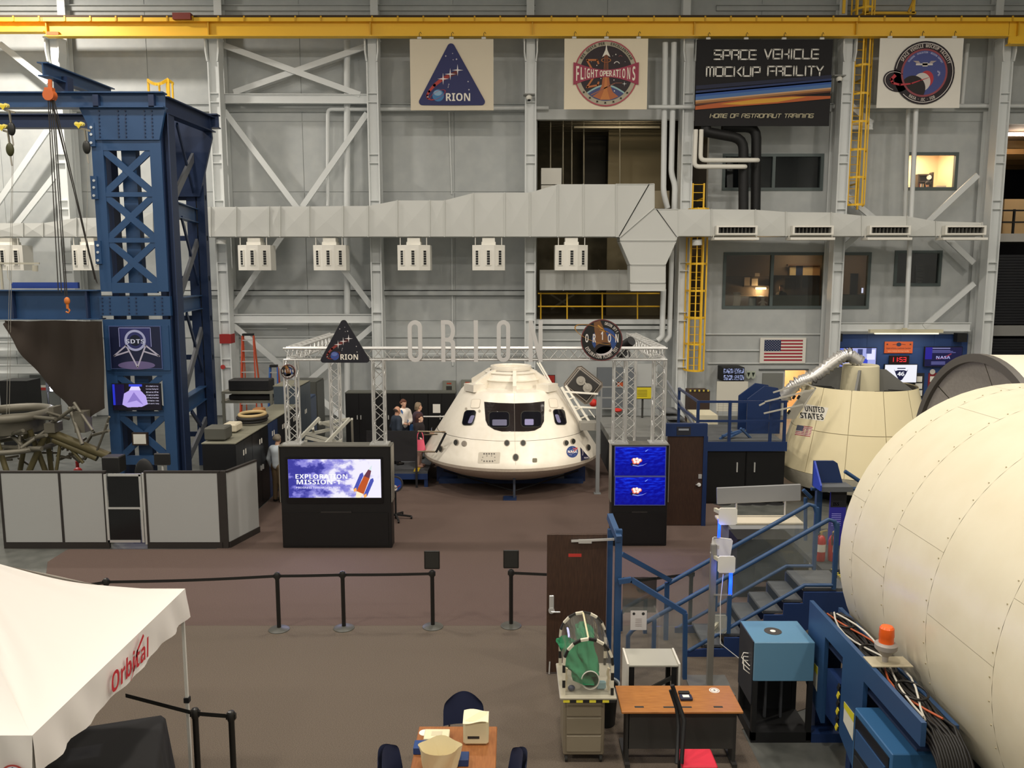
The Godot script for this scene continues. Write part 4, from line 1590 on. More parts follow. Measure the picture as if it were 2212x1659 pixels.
func banners():
	# 1: triangle emblem
	var b = banner([886, 84, 1066, 238], "hanging_banner", "white banner with dark blue rounded triangle emblem, furthest left", "ded2bb", 3)
	var q = b[1]
	var p = pr()
	triangle_emblem(p, func(x, y): return v2((x - 55) / 1885.0 * q.size.x, (1640 - y) / 1590.0 * q.size.y), "262a5c", false)
	part(p.mesh(flat(v3(q.position.x, q.position.y, -b[2])), 0.004), "emblem", inked(), b[0])
	# 2: round flight operations emblem
	b = banner([1219, 83, 1399, 236], "hanging_banner", "white banner with round emblem and curved red ribbon lettering", "efe2c8", 3)
	var q2 = b[1]
	p = pr()
	var c = func(x, y): return v2((x - 98) / 1870.0 * q2.size.x, (1615 - y) / 1575.0 * q2.size.y)
	var u = q2.size.x / 1870.0
	var o = c.call(1033, 815)
	p.disc(hx("b5515a"), o, 715 * u)
	p.layer += 1
	p.disc(hx("b6ad96"), o, 685 * u)
	p.layer += 1
	p.disc(hx("2b2024"), o, 595 * u)
	p.layer += 1
	var cap = []
	for k in 21:
		var a = lerpf(-2.35, -0.79, k / 20.0)
		cap.append(o + Vector2.from_angle(a) * 595 * u)
	for k in 15:
		var t = k / 14.0
		cap.append(c.call(lerpf(1455, 610, t), 1235 - sin(t * PI) * 175))
	p.fill(hx("9fc4c2"), cap)
	p.layer += 1
	cap = []
	for k in 21:
		var a = lerpf(-2.3, -0.84, k / 20.0)
		cap.append(o + Vector2.from_angle(a) * 595 * u)
	for k in 15:
		var t = k / 14.0
		cap.append(c.call(lerpf(1430, 635, t), 1260 - sin(t * PI) * 160))
	p.fill(hx("464f7c"), cap)
	p.layer += 1
	p.fill(hx("b5683c"), [c.call(735, 1330), c.call(880, 1230), c.call(940, 1080), c.call(960, 900), c.call(1100, 900), c.call(1125, 1080), c.call(1190, 1230), c.call(1320, 1335), c.call(1150, 1400), c.call(920, 1400)])
	p.layer += 1
	p.fill(hx("cd8044"), [c.call(905, 1405), c.call(985, 1200), c.call(1015, 900), c.call(1050, 900), c.call(1070, 1200), c.call(1130, 1405)])
	p.line(hx("b5683c"), [c.call(985, 890), c.call(1000, 420)], 14 * u)
	p.line(hx("b5683c"), [c.call(1030, 890), c.call(1030, 400)], 14 * u)
	p.line(hx("b5683c"), [c.call(1075, 890), c.call(1062, 420)], 14 * u)
	p.ring(hx("b5703e"), c.call(1030, 525), 90 * u, 112 * u, 0.0, TAU, 0.45)
	p.fill(hx("efe8da"), [c.call(1032, 150), c.call(1055, 300), c.call(1125, 455), c.call(1032, 400), c.call(940, 455), c.call(1010, 300)])
	var sg = hx("c2733f")
	p.line(sg, [c.call(865, 610), c.call(830, 520), c.call(600, 520), c.call(760, 800)], 40 * u)
	p.line(sg, [c.call(775, 870), c.call(610, 1125), c.call(850, 1080), c.call(870, 1000)], 40 * u)
	p.ring(hx("d8d2cc"), c.call(1270, 620), 52 * u, 70 * u, 0.3, PI - 0.3)
	p.ring(hx("8a4a4a"), c.call(1350, 460), 32 * u, 44 * u, 0.3, PI - 0.3)
	for s in [[1245, 398, 14], [823, 640, 12], [918, 930, 12], [1212, 965, 12], [1225, 1208, 14], [1175, 430, 6], [700, 560, 6], [1455, 560, 6]]:
		p.disc(hx("efe9e0"), c.call(s[0], s[1]), s[2] * u, -1.0, 0.0, 10)
	p.star(hx("ffffff"), c.call(1448, 1050), 55 * u)
	p.line(hx("9a6250"), [c.call(1400, 1030), c.call(1250, 1030), c.call(1120, 1090), c.call(700, 1300)], 10 * u, 26 * u)
	p.arc_text(hx("3a352e"), "RES GESTA PER", o, 642 * u, 58 * u, 2.13, 1.02)
	p.arc_text(hx("3a352e"), "EXCELLENTIAM", o, 642 * u, 58 * u, 0.95, 0.95)
	for k in 7:
		var a = lerpf(-2.45, -0.72, k / 6.0)
		var m0 = o + Vector2.from_angle(a) * 640 * u
		p.line(hx("3a2f28"), [m0 + v2(-20, -22) * u, m0 + v2(18, 22) * u], 12 * u)
		p.line(hx("3a2f28"), [m0 + v2(20, -20) * u, m0 + v2(-16, 22) * u], 12 * u)
		p.line(hx("3a2f28"), [m0 + v2(-22, 0) * u, m0 + v2(22, 0) * u], 10 * u)
	p.layer += 1
	var rib = []
	for k in 21:
		var t = k / 20.0
		rib.append(c.call(lerpf(300, 1765, t), 560 + 175 * sin(t * PI) - (0 if k > 0 and k < 20 else -10)))
	for k in 21:
		var t = k / 20.0
		rib.append(c.call(lerpf(1765, 300, t), 1075 - 175 * sin(t * PI)))
	p.fill(hx("a23a52"), rib)
	p.layer += 1
	var words = "FLIGHT OPERATIONS"
	var xs = [[395, 0], [495, 0], [565, 0], [635, 0], [725, 0], [815, 0], [0, 0], [925, 0], [1000, 0], [1065, 0], [1135, 0], [1215, 0], [1285, 0], [1345, 0], [1430, 0], [1540, 0], [1655, 0]]
	for k in words.length():
		if words[k] == " ":
			continue
		var t = absf(xs[k][0] - 1033.0) / 660.0
		var hh = lerpf(115, 330, t * t * 0.7 + t * 0.3)
		p.text(hx("f3e8d6"), words[k], c.call(xs[k][0], 818), (24 if words[k] == "I" else 66) * u, hh * u, 0.0, 0.0)
	part(p.mesh(flat(v3(q2.position.x, q2.position.y, -b[2])), 0.004), "emblem", inked(), b[0])
	# 3: black title banner
	b = banner([1503, 85, 1796, 272], "hanging_banner", "large black banner with white title lettering and sunrise streak", "1c1a1c", 4)
	var q3 = b[1]
	p = pr()
	c = func(x, y): return v2((x - 150) / 1890.0 * q3.size.x, (1325 - y) / 1240.0 * q3.size.y)
	u = q3.size.x / 1890.0
	var bands = [["151c3a", 745, 590, 800, 640], ["1d3466", 820, 640, 870, 690], ["2b56a0", 850, 670, 905, 720], ["4a72a8", 905, 720, 955, 770], ["c9a27c", 955, 770, 975, 790], ["a8733f", 975, 790, 1005, 815], ["5a2f1c", 1005, 815, 1030, 840]]
	for s in bands:
		p.fill(hx(s[0]), [c.call(152, s[1]), c.call(2038, s[2]), c.call(2038, s[4]), c.call(152, s[3])])
	p.layer += 1
	p.fill(hx("b85a28"), [c.call(152, 1040), c.call(900, 930), c.call(1500, 895), c.call(2036, 893), c.call(2036, 930), c.call(1300, 1000), c.call(700, 1045), c.call(152, 1092)])
	p.layer += 1
	p.fill(hx("d9a032"), [c.call(500, 1010), c.call(1000, 940), c.call(1500, 905), c.call(1700, 905), c.call(1300, 980), c.call(800, 1020)])
	p.layer += 1
	var wt = hx("e4e0d8")
	tech(p, wt, "SPACE", c.call(685, 305), 575 * u, 120 * u)
	tech(p, wt, "VEHICLE", c.call(1465, 295), 745 * u, 120 * u)
	tech(p, wt, "MOCKUP", c.call(665, 545), 740 * u, 118 * u)
	tech(p, wt, "FACILITY", c.call(1530, 535), 765 * u, 118 * u)
	tech(p, hx("ddd2b0"), "HOME OF ASTRONAUT TRAINING", c.call(1080, 1180), 1440 * u, 50 * u, 0.25)
	part(p.mesh(flat(v3(q3.position.x, q3.position.y, -b[2])), 0.004), "print", inked(), b[0])
	# 4: facility emblem
	b = banner([1898, 82, 2078, 233], "hanging_banner", "white banner with dark round emblem and red ring, furthest right", "f0ebe0", 3)
	var q4 = b[1]
	p = pr()
	c = func(x, y): return v2((x - 80 - (1590 - y) * 0.03) / 1790.0 * q4.size.x, (1585 - y) / 1470.0 * q4.size.y)
	u = q4.size.x / 1790.0
	o = c.call(1080, 845)
	var o2 = c.call(480, 1020)
	p.disc(hx("241a1e"), o, 655 * u)
	p.disc(hx("241a1e"), o2, 285 * u, 215 * u, -0.35)
	p.layer += 1
	p.ring(hx("e8e0da"), o, 605 * u, 618 * u, -2.35, 3.0)
	p.ring(hx("e8e0da"), o2, 240 * u, 252 * u, 1.05, 4.75, 0.75, -0.35)
	p.disc(hx("9a4a52"), o, 500 * u)
	p.layer += 1
	p.disc(hx("47508e"), o, 458 * u)
	p.layer += 1
	p.disc(hx("bf3a42"), c.call(1130, 975), 150 * u, 170 * u)
	p.layer += 1
	p.disc(hx("d8d0c8"), c.call(1030, 1040), 185 * u, 190 * u)
	p.layer += 1
	var sh = []
	for k in 40:
		var w2 = Vector2.from_angle(TAU * k / 40.0) * 275 * u + c.call(835, 1185)
		if w2.distance_to(o) > 458 * u:
			w2 = o + (w2 - o).normalized() * 458 * u
		sh.append(w2)
	p.fill(hx("241a1c"), sh)
	p.layer += 1
	p.line(hx("c23a44"), [c.call(460, 895), c.call(370, 985), c.call(400, 1060), c.call(560, 1100), c.call(800, 1075), c.call(1000, 1005), c.call(1180, 945)], 70 * u, 8 * u)
	p.arc_text(hx("e4d8d0"), "SPACE VEHICLE MOCKUP FACILITY", o, 555 * u, 72 * u, 1.52, 2.35)
	p.arc_text(hx("e4d8d0"), "NASA - JSC - FOD", o, 555 * u, 66 * u, -1.62, 1.05, false)
	p.arc_text(hx("c8ccf0"), "TRAINING - EVALUATION - MISSION SUPPORT", o, 420 * u, 38 * u, 1.55, 2.1)
	for s in [-1.0, 1.0]:
		p.fill(hx("b8a8a4"), [c.call(1078 + s * 180, 640), c.call(1078 + s * 255, 595), c.call(1078 + s * 130, 600), c.call(1078 + s * 90, 655)])
	p.rect(hx("ded6d0"), c.call(890, 690).x, c.call(890, 690).y, 360 * u, 40 * u)
	p.rect(hx("ded6d0"), c.call(1030, 715).x, c.call(1030, 715).y, 110 * u, 80 * u)
	for k in 7:
		var a = lerpf(-1.3, 1.7, k / 6.0)
		p.line(hx("d8d8f4"), [c.call(1365, 860) + Vector2.from_angle(a) * 25 * u, c.call(1365, 860) + Vector2.from_angle(a) * 62 * u], 14 * u, 4 * u)
	part(p.mesh(flat(v3(q4.position.x, q4.position.y, -b[2])), 0.004), "emblem", inked(), b[0])

const TECH := {"S": "", "P": "AKLSQ", "A": "AKLB gs", "C": "LKAB", "E": "LKAB gs", "V": "KbL", "H": "AK BL gs", "I": "ab", "L": "KAB", "M": "AKLB ab", "O": "AKLBA", "K": "AK LgB", "U": "KABL", "F": "AKL gs", "T": "KL ab", "Y": "KsL gb", "R": "AKLSQ gB", "N": "AKLB", "G": "LKABsg"}

func tech(p, col: Color, s, m, w, h, slant := 0.0):   # square rounded lettering drawn in strokes
	var at_ = {"A": v2(0, 0), "B": v2(1, 0), "K": v2(0, 1), "L": v2(1, 1), "a": v2(0.5, 1), "b": v2(0.5, 0), "g": v2(0.4, 0.48), "s": v2(1, 0.48), "S": v2(1, 0.42), "Q": v2(0.3, 0.42), "H": v2(0, 0.85), "I": v2(0, 0.15), "J": v2(1, 0.15), "M": v2(1, 0.85)}
	var total = 0.0
	for ch in s:
		total += 0.75 if ch == " " else (0.5 if ch == "I" else 1.3)
	total -= 0.3
	var k = w / total
	var x = m.x - w * 0.5
	for ch in s:
		if TECH.has(ch):
			var list = TECH[ch].split(" ") if ch != "S" else []
			if ch == "S":
				list = ["LKHgsJBA"]
			for st in list:
				var pts = []
				for q in st:
					var v = at_[q]
					if ch == "S" and q == "g":
						v = v2(0, 0.5)
					if ch == "S" and q == "s":
						v = v2(1, 0.5)
					if ch == "Y" and q == "s":
						v = v2(0.5, 0.45)
					if ch == "Y" and q == "g":
						v = v2(0.5, 0.45)
					var wide = 0.2 if ch == "I" else 1.0
					pts.append(v2(x + v.x * k * wide + v.y * h * slant, m.y + (v.y - 0.5) * h))
				p.line(col, pts, h * 0.17)
				p.disc(col, pts[0], h * 0.085, -1.0, 0.0, 8)
				p.disc(col, pts[-1], h * 0.085, -1.0, 0.0, 8)
		x += k * (0.75 if ch == " " else (0.5 if ch == "I" else 1.3))

func us_flag(p, o, w, h):
	for k in 13:
		p.rect(hx("a8283a" if k % 2 == 0 else "ece4d8"), o.x, o.y + h - (k + 1) * h / 13.0, w, h / 13.0)
	p.layer += 1
	p.rect(hx("2a3258"), o.x, o.y + h * 6.0 / 13.0, w * 0.43, h * 7.0 / 13.0)
	p.layer += 1
	for j in 9:
		for i in (6 if j % 2 == 0 else 5):
			p.star5(hx("f0ece4"), o + v2(w * 0.43 * (i + (0.5 if j % 2 == 0 else 1.0)) / 6.0, h - h * 7.0 / 13.0 * (j + 0.7) / 9.4), h * 0.022)

func wall_flags():
	var q = px_rect([1643, 730, 1742, 785], WALL - 0.2)
	var z = -WALL + 0.12
	var g = thing("wall_flag", "US flag in a white mount on the far wall", "flag", v3(q.get_center().x, q.position.y, z))
	var m = mb()
	m.bx(v3(q.position.x, q.position.y, z - 0.04), v3(q.end.x, q.end.y, z))
	part(m, "mount", M.white, g)
	var p = pr()
	us_flag(p, v2(q.size.x * 0.09, q.size.y * 0.09), q.size.x * 0.84, q.size.y * 0.83)
	part(p.mesh(flat(v3(q.position.x, q.position.y, z)), 0.004), "flag", inked(0.8), g)

# blue test tower and rig at the left
func pbar(m, a, b, d, w, t, up := Vector3.UP):   # bar between two sighted points on one plane
	m.bar(at(a[0], a[1], d), at(b[0], b[1], d), t, w, up)

func tower():
	var d = 22.5
	var dr = 25.5
	var x0 = at(197, 310, d).x
	var x1 = at(347, 310, d).x
	var Y = func(py): return at(270, py, d).y
	var g = thing("test_tower", "tall blue riveted lattice tower of the docking test rig", "tower", v3((x0 + x1) * 0.5, 0, -d - 1.5))
	var B = M.blue
	var dk = mt("1b2c4c", 0.45)
	var w = x1 - x0
	# front lattice panels
	for q in [[303, 630], [690, 1010]]:
		for s in [[x0, x0 + 0.3], [x1 - 0.3, x1]]:
			var m = mb()
			m.bx(v3(s[0], 0.0 if q[1] > 1000 else Y.call(q[1]), -d - 0.12), v3(s[1], Y.call(q[0]), -d))
			part(m, "stile", B, g)
	for q in [[303, 325], [415, 425], [514, 524], [611, 633], [690, 703], [797, 812], [889, 899], [985, 1004]]:
		var m = mb()
		m.bx(v3(x0 + 0.3, Y.call(q[1]), -d - 0.1), v3(x1 - 0.3, Y.call(q[0]), -d - 0.005))
		part(m, "rung_plate", B, g)
	for q in [[325, 415], [425, 514], [524, 611], [812, 889], [899, 985]]:
		for s in [0, 1]:
			var m = mb()
			var a = v3(x0 + 0.3, Y.call(q[s]), -d - 0.05)
			var b = v3(x1 - 0.3, Y.call(q[1 - s]), -d - 0.05)
			m.bar(a, b, 0.07 - 0.01 * s, 0.17)
			part(m, "lattice_bar", B, g)
	for q in [[640, 682], [703, 800]]:
		var m = mb()
		m.bx(v3(x0 - (0.04 if q[0] == 640 else -0.05), Y.call(q[1]), -d - 0.1), v3(x1 + (0.04 if q[0] == 640 else -0.05), Y.call(q[0]), -d + 0.03))
		part(m, "splice_plate", B, g)
	var m = mb()   # inner column seen through the lattice, and its rear plate
	m.bx(v3(x0 + w * 0.36, 0, -d - 0.5), v3(x0 + w * 0.57, Y.call(232), -d - 0.25))
	part(m, "inner_column", B, g)
	for s in [[x0 + 0.02, x0 + 0.2], [x1 - 0.3, x1 - 0.12]]:
		m = mb()
		m.bx(v3(s[0], 0, -d - 1.0), v3(s[1], Y.call(232), -d - 0.6))
		part(m, "rear_flange", dk, g)
	# gusset and bolts
	m = mb()
	var o = at(270, 270, d - 0.04)
	var gp = []
	for q in [[170, 232], [357, 232], [344, 302], [206, 302]]:
		var v = at(q[0], q[1], d - 0.04) - o
		gp.append(v2(v.x, v.y))
	m.poly(gp, o, Vector3.RIGHT, Vector3.UP, 0.1)
	part(m, "gusset", B, g)
	m = mb()
	for bx in [214, 255, 271, 312, 328]:
		for by in 8:
			var p = at(bx + by * 0.3, 240 + by * 7.9, d - 0.04)
			m.cyl(p, p + v3(0, 0, 0.025), 0.022, 6)
	for bx in [221, 237, 278, 294, 334, 350]:
		for by in 5:
			var p = at(bx + by * 0.3, 644 + by * 8.2, d - 0.03)
			m.cyl(p, p + v3(0, 0, 0.025), 0.022, 6)
	stuff(part(m, "bolts", dk, g))
	for q in [[190, 265, 204, 316], [196, 380, 210, 430], [205, 520, 218, 570]]:
		m = mb()
		fb(m, q[0], q[1], q[2], q[3], d - 0.06, 0.08)
		var ear = part(m, "ear_plate", B, g)
		m = mb()
		for k in [0.2, 0.5, 0.85]:
			var p = at((q[0] + q[2]) * 0.5, lerpf(q[1], q[3], k), d - 0.06)
			m.cyl(p, p + v3(0, 0, 0.02), 0.035, 8)
		part(m, "bolt_head", mt("c6ccd0", 0.4), ear)
	# top ring beams
	var yt = at(270, 217, d).y
	var xl = -18.5
	var xr = at(357, 217, d).x
	for q in [[d, "front"], [dr, "rear"]]:
		m = mb()
		m.ibeam(v3(xl, yt, -q[0]), v3(xr + (0.0 if q[0] == d else 0.35), yt, -q[0]), 0.3, 0.4, 0.035)
		part(m, "top_beam", B if q[0] == d else dk, g)
	m = mb()
	m.ibeam(v3(xr - 0.1, yt - 0.1, -d - 0.1), v3(xr + 0.1, yt - 0.1, -dr), 0.3, 0.45, 0.035)
	part(m, "side_beam", dk, g)
	m = mb()
	m.ibeam(v3(xl, yt, -d), v3(xl, yt, -dr), 0.3, 0.4, 0.035)
	part(m, "side_beam", dk, g)
	for px in [200, 320]:
		m = mb()
		fb(m, px, 204, px + 12, 231, d - 0.15, 0.12)
		part(m, "web_stiffener", dk, g)
	# rear leg with its own lattice, and the slanted head panel
	var rx0 = at(404, 420, dr).x
	var rx1 = at(443, 420, dr).x
	for s in [[rx0 - 0.9, rx0 - 0.6], [rx0, rx0 + 0.28], [rx1 - 0.22, rx1]]:
		m = mb()
		m.bx(v3(s[0], 0, -dr - 0.15), v3(s[1], yt, -dr + 0.1))
		part(m, "rear_leg", dk, g)
	for k in 8:
		m = mb()
		m.bx(v3(rx0 - 0.6, 0.9 + k * 1.2, -dr - 0.05), v3(rx1, 1.05 + k * 1.2, -dr + 0.02))
		part(m, "rear_rung", dk, g)
	m = mb()
	m.poly([v2(rx0 - 0.9, yt - 2.2), v2(rx1 - 0.1, yt - 2.2), v2(rx1 + 0.35, yt - 0.5), v2(rx1 + 0.3, yt + 0.1), v2(rx0 - 0.9, yt + 0.1)], v3(0, 0, -dr + 0.2), Vector3.RIGHT, Vector3.UP, 0.1)
	part(m, "head_panel", dk, g)
	# side frame between the front and the rear legs
	var sx = x1 + 0.12
	for q in [[sx, x1 - 0.05]]:
		m = mb()
		m.ibeam(v3(x1 + 0.1, 0, -d - 0.25), v3(x1 + 0.1, yt - 0.3, -d - 0.25), 0.4, 0.22, 0.03, Vector3.RIGHT)
		part(m, "corner_post", dk, g)
	for py in [450, 660, 880]:
		m = mb()
		var y = Y.call(py)
		m.ibeam(v3(x1 + 0.1, y, -d - 0.45), v3(rx1 - 0.3, y, -dr + 0.1), 0.22, 0.42, 0.03)
		part(m, "side_girder", B, g)
	for q in [[420, 255], [640, 465], [850, 680], [1000, 900]]:
		m = mb()
		m.bar(v3(x1 + 0.12, Y.call(q[0]), -d - 0.45), v3(rx1 - 0.25, Y.call(q[1]) - 0.6, -dr + 0.15), 0.07, 0.24)
		part(m, "side_brace", mt("5d6066", 0.5), g)
		m = mb()
		m.bar(v3(x1 + 0.1, Y.call(q[1]), -d - 0.9), v3(rx1 - 0.3, Y.call(q[0]) + 0.3, -dr + 0.1), 0.05, 0.13)
		part(m, "side_brace", dk, g)
	# lower cross beam to the left with stiffeners, walkway kerb
	m = mb()
	var ya = at(100, 626, d).y
	var yb = at(100, 690, d).y
	m.ibeam(v3(-18.5, (ya + yb) * 0.5, -d - 0.05), v3(x0 - 0.02, (ya + yb) * 0.5, -d - 0.05), 0.4, ya - yb, 0.03)
	part(m, "cross_beam", B, g)
	for px in [24, 185]:
		m = mb()
		fb(m, px, 628, px + 4, 689, d - 0.12, 0.14)
		part(m, "web_stiffener", dk, g)
	m = mb()
	fb(m, 25, 610, 168, 623, d + 0.3, 0.1)
	part(m, "kerb", mt("23408c", 0.5), g)
	# base plate and inner bracing at the foot
	m = mb()
	m.bx(v3(x0 - 0.2, 0, -d - 1.2), v3(x1 + 0.3, 0.12, -d + 0.2))
	part(m, "base_plate", dk, g)
	# caged access ladder at the top
	var lg = thing("tower_ladder_cage", "yellow safety cage on top of the blue tower", "ladder cage", at(345, 222, 24.0))
	for q in [[318, 170, 322, 204], [342, 178, 345, 204], [359, 170, 366, 220], [371, 180, 374, 222]]:
		m = mb()
		fb(m, q[0], q[1], q[2], q[3], 24.0, 0.05)
		part(m, "upright", M.yellow, lg)
	m = mb()
	var arc = []
	for k in 9:
		arc.append(at(318 + k * 5.3, 173 + sin(k / 8.0 * PI) * 9, 24.0 - 0.25 * sin(k / 8.0 * PI)))
	for k in 8:
		m.bar(arc[k], arc[k + 1], 0.02, 0.08)
	m.bar(at(361, 171, 24.0), at(375, 181, 24.3), 0.02, 0.08)
	part(m, "hoop", M.yellow, lg)
	# plate with winged emblem, screen, framed certificate: things fixed to the tower
	var q = px_rect([237, 704, 349, 797], d - 0.06)
	var sg = thing("emblem_sign", "dark blue framed sign with winged circle emblem on the tower", "sign", v3(q.get_center().x, q.position.y, -d + 0.06))
	m = mb()
	m.bx(v3(q.position.x, q.position.y, -d + 0.035), v3(q.end.x, q.end.y, -d + 0.06))
	part(m, "frame", mt("4c5c8c", 0.4), sg)
	var p = pr()
	var S = q.size.x / 112.0
	p.rect(hx("1c1e3c"), 1.5 * S, 1.5 * S, 109 * S, q.size.y - 3 * S)
	p.layer += 1
	p.fill(hx("2c2f66"), [v2(24, 45) * S, v2(24, 88) * S, v2(88, 88) * S, v2(88, 45) * S])
	p.disc(hx("6a5f8c"), v2(56, 8) * S, 40 * S, 9 * S)
	p.layer += 1
	p.ring(hx("a8acd4"), v2(56, 62) * S, 18 * S, 23 * S)
	p.disc(hx("15182c"), v2(56, 62) * S, 12 * S)
	p.line(hx("b8b4c8"), [v2(8, 28) * S, v2(36, 51) * S, v2(58, 4) * S, v2(78, 51) * S, v2(106, 28) * S, v2(74, 38) * S], 3.2 * S)
	p.line(hx("b8b4c8"), [v2(8, 28) * S, v2(40, 38) * S], 3.2 * S)
	p.line(hx("9aa0d8"), [v2(22, 48) * S, v2(22, 89) * S, v2(90, 89) * S, v2(90, 48) * S], 1.4 * S)
	p.layer += 1
	p.text(hx("c8cee8"), "SDTS", v2(56, 60) * S, 40 * S, 9 * S)
	part(p.mesh(flat(v3(q.position.x, q.position.y, -d + 0.06)), 0.002), "print", inked(0.4), sg)
	var im = Image.create(200, 110, false, Image.FORMAT_RGB8)
	im.fill(Color("120c18"))
	p = pr()
	p.rect(hx("2a34c8"), 0, 20, 10, 90)
	p.rect(hx("1c1440"), 10, 20, 40, 90)
	p.fill(hx("b8a4ec"), [v2(38, 22), v2(48, 70), v2(72, 84), v2(118, 84), v2(140, 60), v2(146, 24), v2(120, 12), v2(60, 10)])
	p.fill(hx("e0d4ff"), [v2(70, 84), v2(82, 104), v2(112, 104), v2(120, 84)])
	p.fill(hx("8c78c8"), [v2(60, 30), v2(90, 76), v2(128, 20), v2(100, 40)])
	p.rect(hx("3848d8"), 70, 100, 56, 10)
	for k in 7:
		p.text(hx("e8e4ff"), ["127 ms Shaft Standing", "5 cm/sec Closing Vel", "65.9 cm Lat Offset", "4.3 cm/sec Lat Rate", "4.3 deg Misalign", "0.15 deg/sec rates", "53.9 cm 0.1 deg"][k], v2(168, 101 - k * 12.5), 52, 7)
	p.image(im, 200, 110)
	screen_thing("tower_screen", "lit flat screen with purple spacecraft view on the tower", [244, 830, 346, 885], d - 0.12, im, 1.0, 0.5, "b0a0ff", 0.06)
	q = px_rect([285, 935, 318, 962], d - 0.1)
	var cg = thing("framed_certificate", "small framed white certificate low on the blue tower", "certificate", v3(q.get_center().x, q.position.y, -d + 0.1))
	m = mb()
	fb(m, 285, 935, 318, 962, d - 0.09, 0.1)
	part(m, "frame", mt("33261c", 0.5), cg)
	m = mb()
	fb(m, 288, 938, 315, 959, d - 0.095, 0.006)
	part(m, "paper", mt("d8d6cc", 0.7), cg)

func screen_thing(called, label, r, d, im, glow, light, col, bezel, parent = null):   # flat display: housing, lit face and the light it gives
	var q = px_rect(r, d)
	var g = parent
	var m = mb()
	if parent == null:
		g = thing(called, label, "screen", v3(q.get_center().x, q.position.y, -d))
		m.bx(v3(q.position.x - bezel * 0.3, q.position.y - bezel * 0.3, -d - bezel), v3(q.end.x + bezel * 0.3, q.end.y + bezel * 0.3, -d))
		part(m, "housing", M.black, g)
		m = mb()
	m.quaduv(v3(q.position.x, q.position.y, -d + 0.004), v3(q.end.x, q.position.y, -d + 0.004), v3(q.end.x, q.end.y, -d + 0.004), v3(q.position.x, q.end.y, -d + 0.004))
	part(m, "display", screen(im, glow), g)
	if light > 0:
		var l = AreaLight3D.new()
		l.area_size = q.size
		l.light_color = Color(col)
		l.light_energy = light
		l.area_range = 40.0
		l.area_attenuation = 2.0
		l.shadow_enabled = true
		add_child(l)
		l.position = v3(q.get_center().x, q.get_center().y, -d + 0.02)
		l.rotation_degrees.y = 180
	return g

func hoist():
	var d = 21.6
	var g = thing("jib_hoist", "dark blue jib beam with hanging cable hoist above the tower's left arm", "hoist", at(130, 203, d + 1.5))
	var m = mb()
	m.ibeam(at(92, 149, d), at(240, 212, 25.5) + v3(0, 0.1, 0), 0.26, 0.34, 0.03)
	part(m, "jib", M.blue, g)
	m = mb()
	fb(m, 116, 165, 146, 206, d + 0.9, 0.3)
	part(m, "jib_post", mt("1b2c4c", 0.45), g)
	m = mb()
	var tp = at(108, 172, d)
	m.cyl(tp, at(108, 192, d), 0.05, 8)
	var c = at(108, 206, d)
	m.cyl(c + v3(0, 0, -0.1), c + v3(0, 0, 0.1), 0.14, 14)
	m.bx(c + v3(-0.1, -0.12, -0.07), c + v3(0.1, 0.18, 0.07))
	part(m, "upper_block", mt("c2602a", 0.5), g, false, "orange pulley block")
	for q in [[104, 215, 126, 628], [108, 215, 133, 632], [112, 215, 141, 640], [116, 215, 145, 640], [110, 215, 210, 612], [117, 215, 208, 608], [113, 215, 205, 604]]:
		m = mb()
		m.cyl(at(q[0], q[1], d), at(q[2], q[3], d + (0.0 if q[2] < 150 else 0.6)), 0.013, 5)
		part(m, "cable", mt("2a2622", 0.6), g)
	m = mb()
	c = at(145, 650, d)
	m.ball(c, v3(0.075, 0.1, 0.06), 10)
	m.cyl(c - v3(0, 0.08, 0), c - v3(0, 0.2, 0), 0.035, 8)
	m.tube([c + v3(0, -0.18, 0), c + v3(0.05, -0.24, 0), c + v3(0.02, -0.31, 0), c + v3(-0.05, -0.28, 0)], 0.022, 6)
	part(m, "hook_block", mt("c8702a", 0.5), g, false, "orange lower hook block")
	var i = 0
	for q in [[9, 230, 20, 900, "left of the hoist cables, uppermost"], [6, 275, 14, 900, "at the far left edge, hanging lower"], [172, 270, 185, 560, "right of the hoist cables beside the tower"]]:
		var o = at(q[0], q[1], d + 0.2)
		var t = thing("fall_arrester", "yellow trolley with hanging self retracting line " + q[4], "fall arrester", o, "yellow fall arrest trolleys on the tower arm")
		m = mb()
		for s in [-1, 1]:
			m.cyl(o + v3(s * 0.06, 0.02, -0.05), o + v3(s * 0.06, 0.02, 0.05), 0.055, 12)
		part(m, "wheels", mt("e8d878", 0.4), t)
		m = mb()
		m.poly([v2(-0.09, 0.02), v2(0.09, 0.02), v2(0.0, -0.1)], o + v3(0, 0, 0.07), Vector3.RIGHT, Vector3.UP, 0.02)
		part(m, "plate", mt("d8c02a", 0.5), t)
		m = mb()
		m.bar(o + v3(0, -0.08, 0), o + v3(0.24, -0.14, -0.05), 0.04, 0.05)
		m.bar(o + v3(0.12, -0.1, 0), o + v3(0.14, -0.4, 0), 0.05, 0.03)
		part(m, "shackle", mt("8a8474", 0.4, 0.6), t)
		m = mb()
		m.ball(o + v3(0.14, -0.55, 0), v3(0.1, 0.17, 0.07), 10)
		part(m, "reel", mt("3a3a16" if i == 1 else "191914", 0.5), t)
		m = mb()
		m.cyl(o + v3(0.14, -0.7, 0), o + v3(0.16, -0.95, 0), 0.02, 6)
		m.cyl(o + v3(0.16, -0.95, 0), at(q[2], q[3], d + 0.2), 0.006, 4)
		part(m, "line", mt("9a968c", 0.5), t)
		i += 1

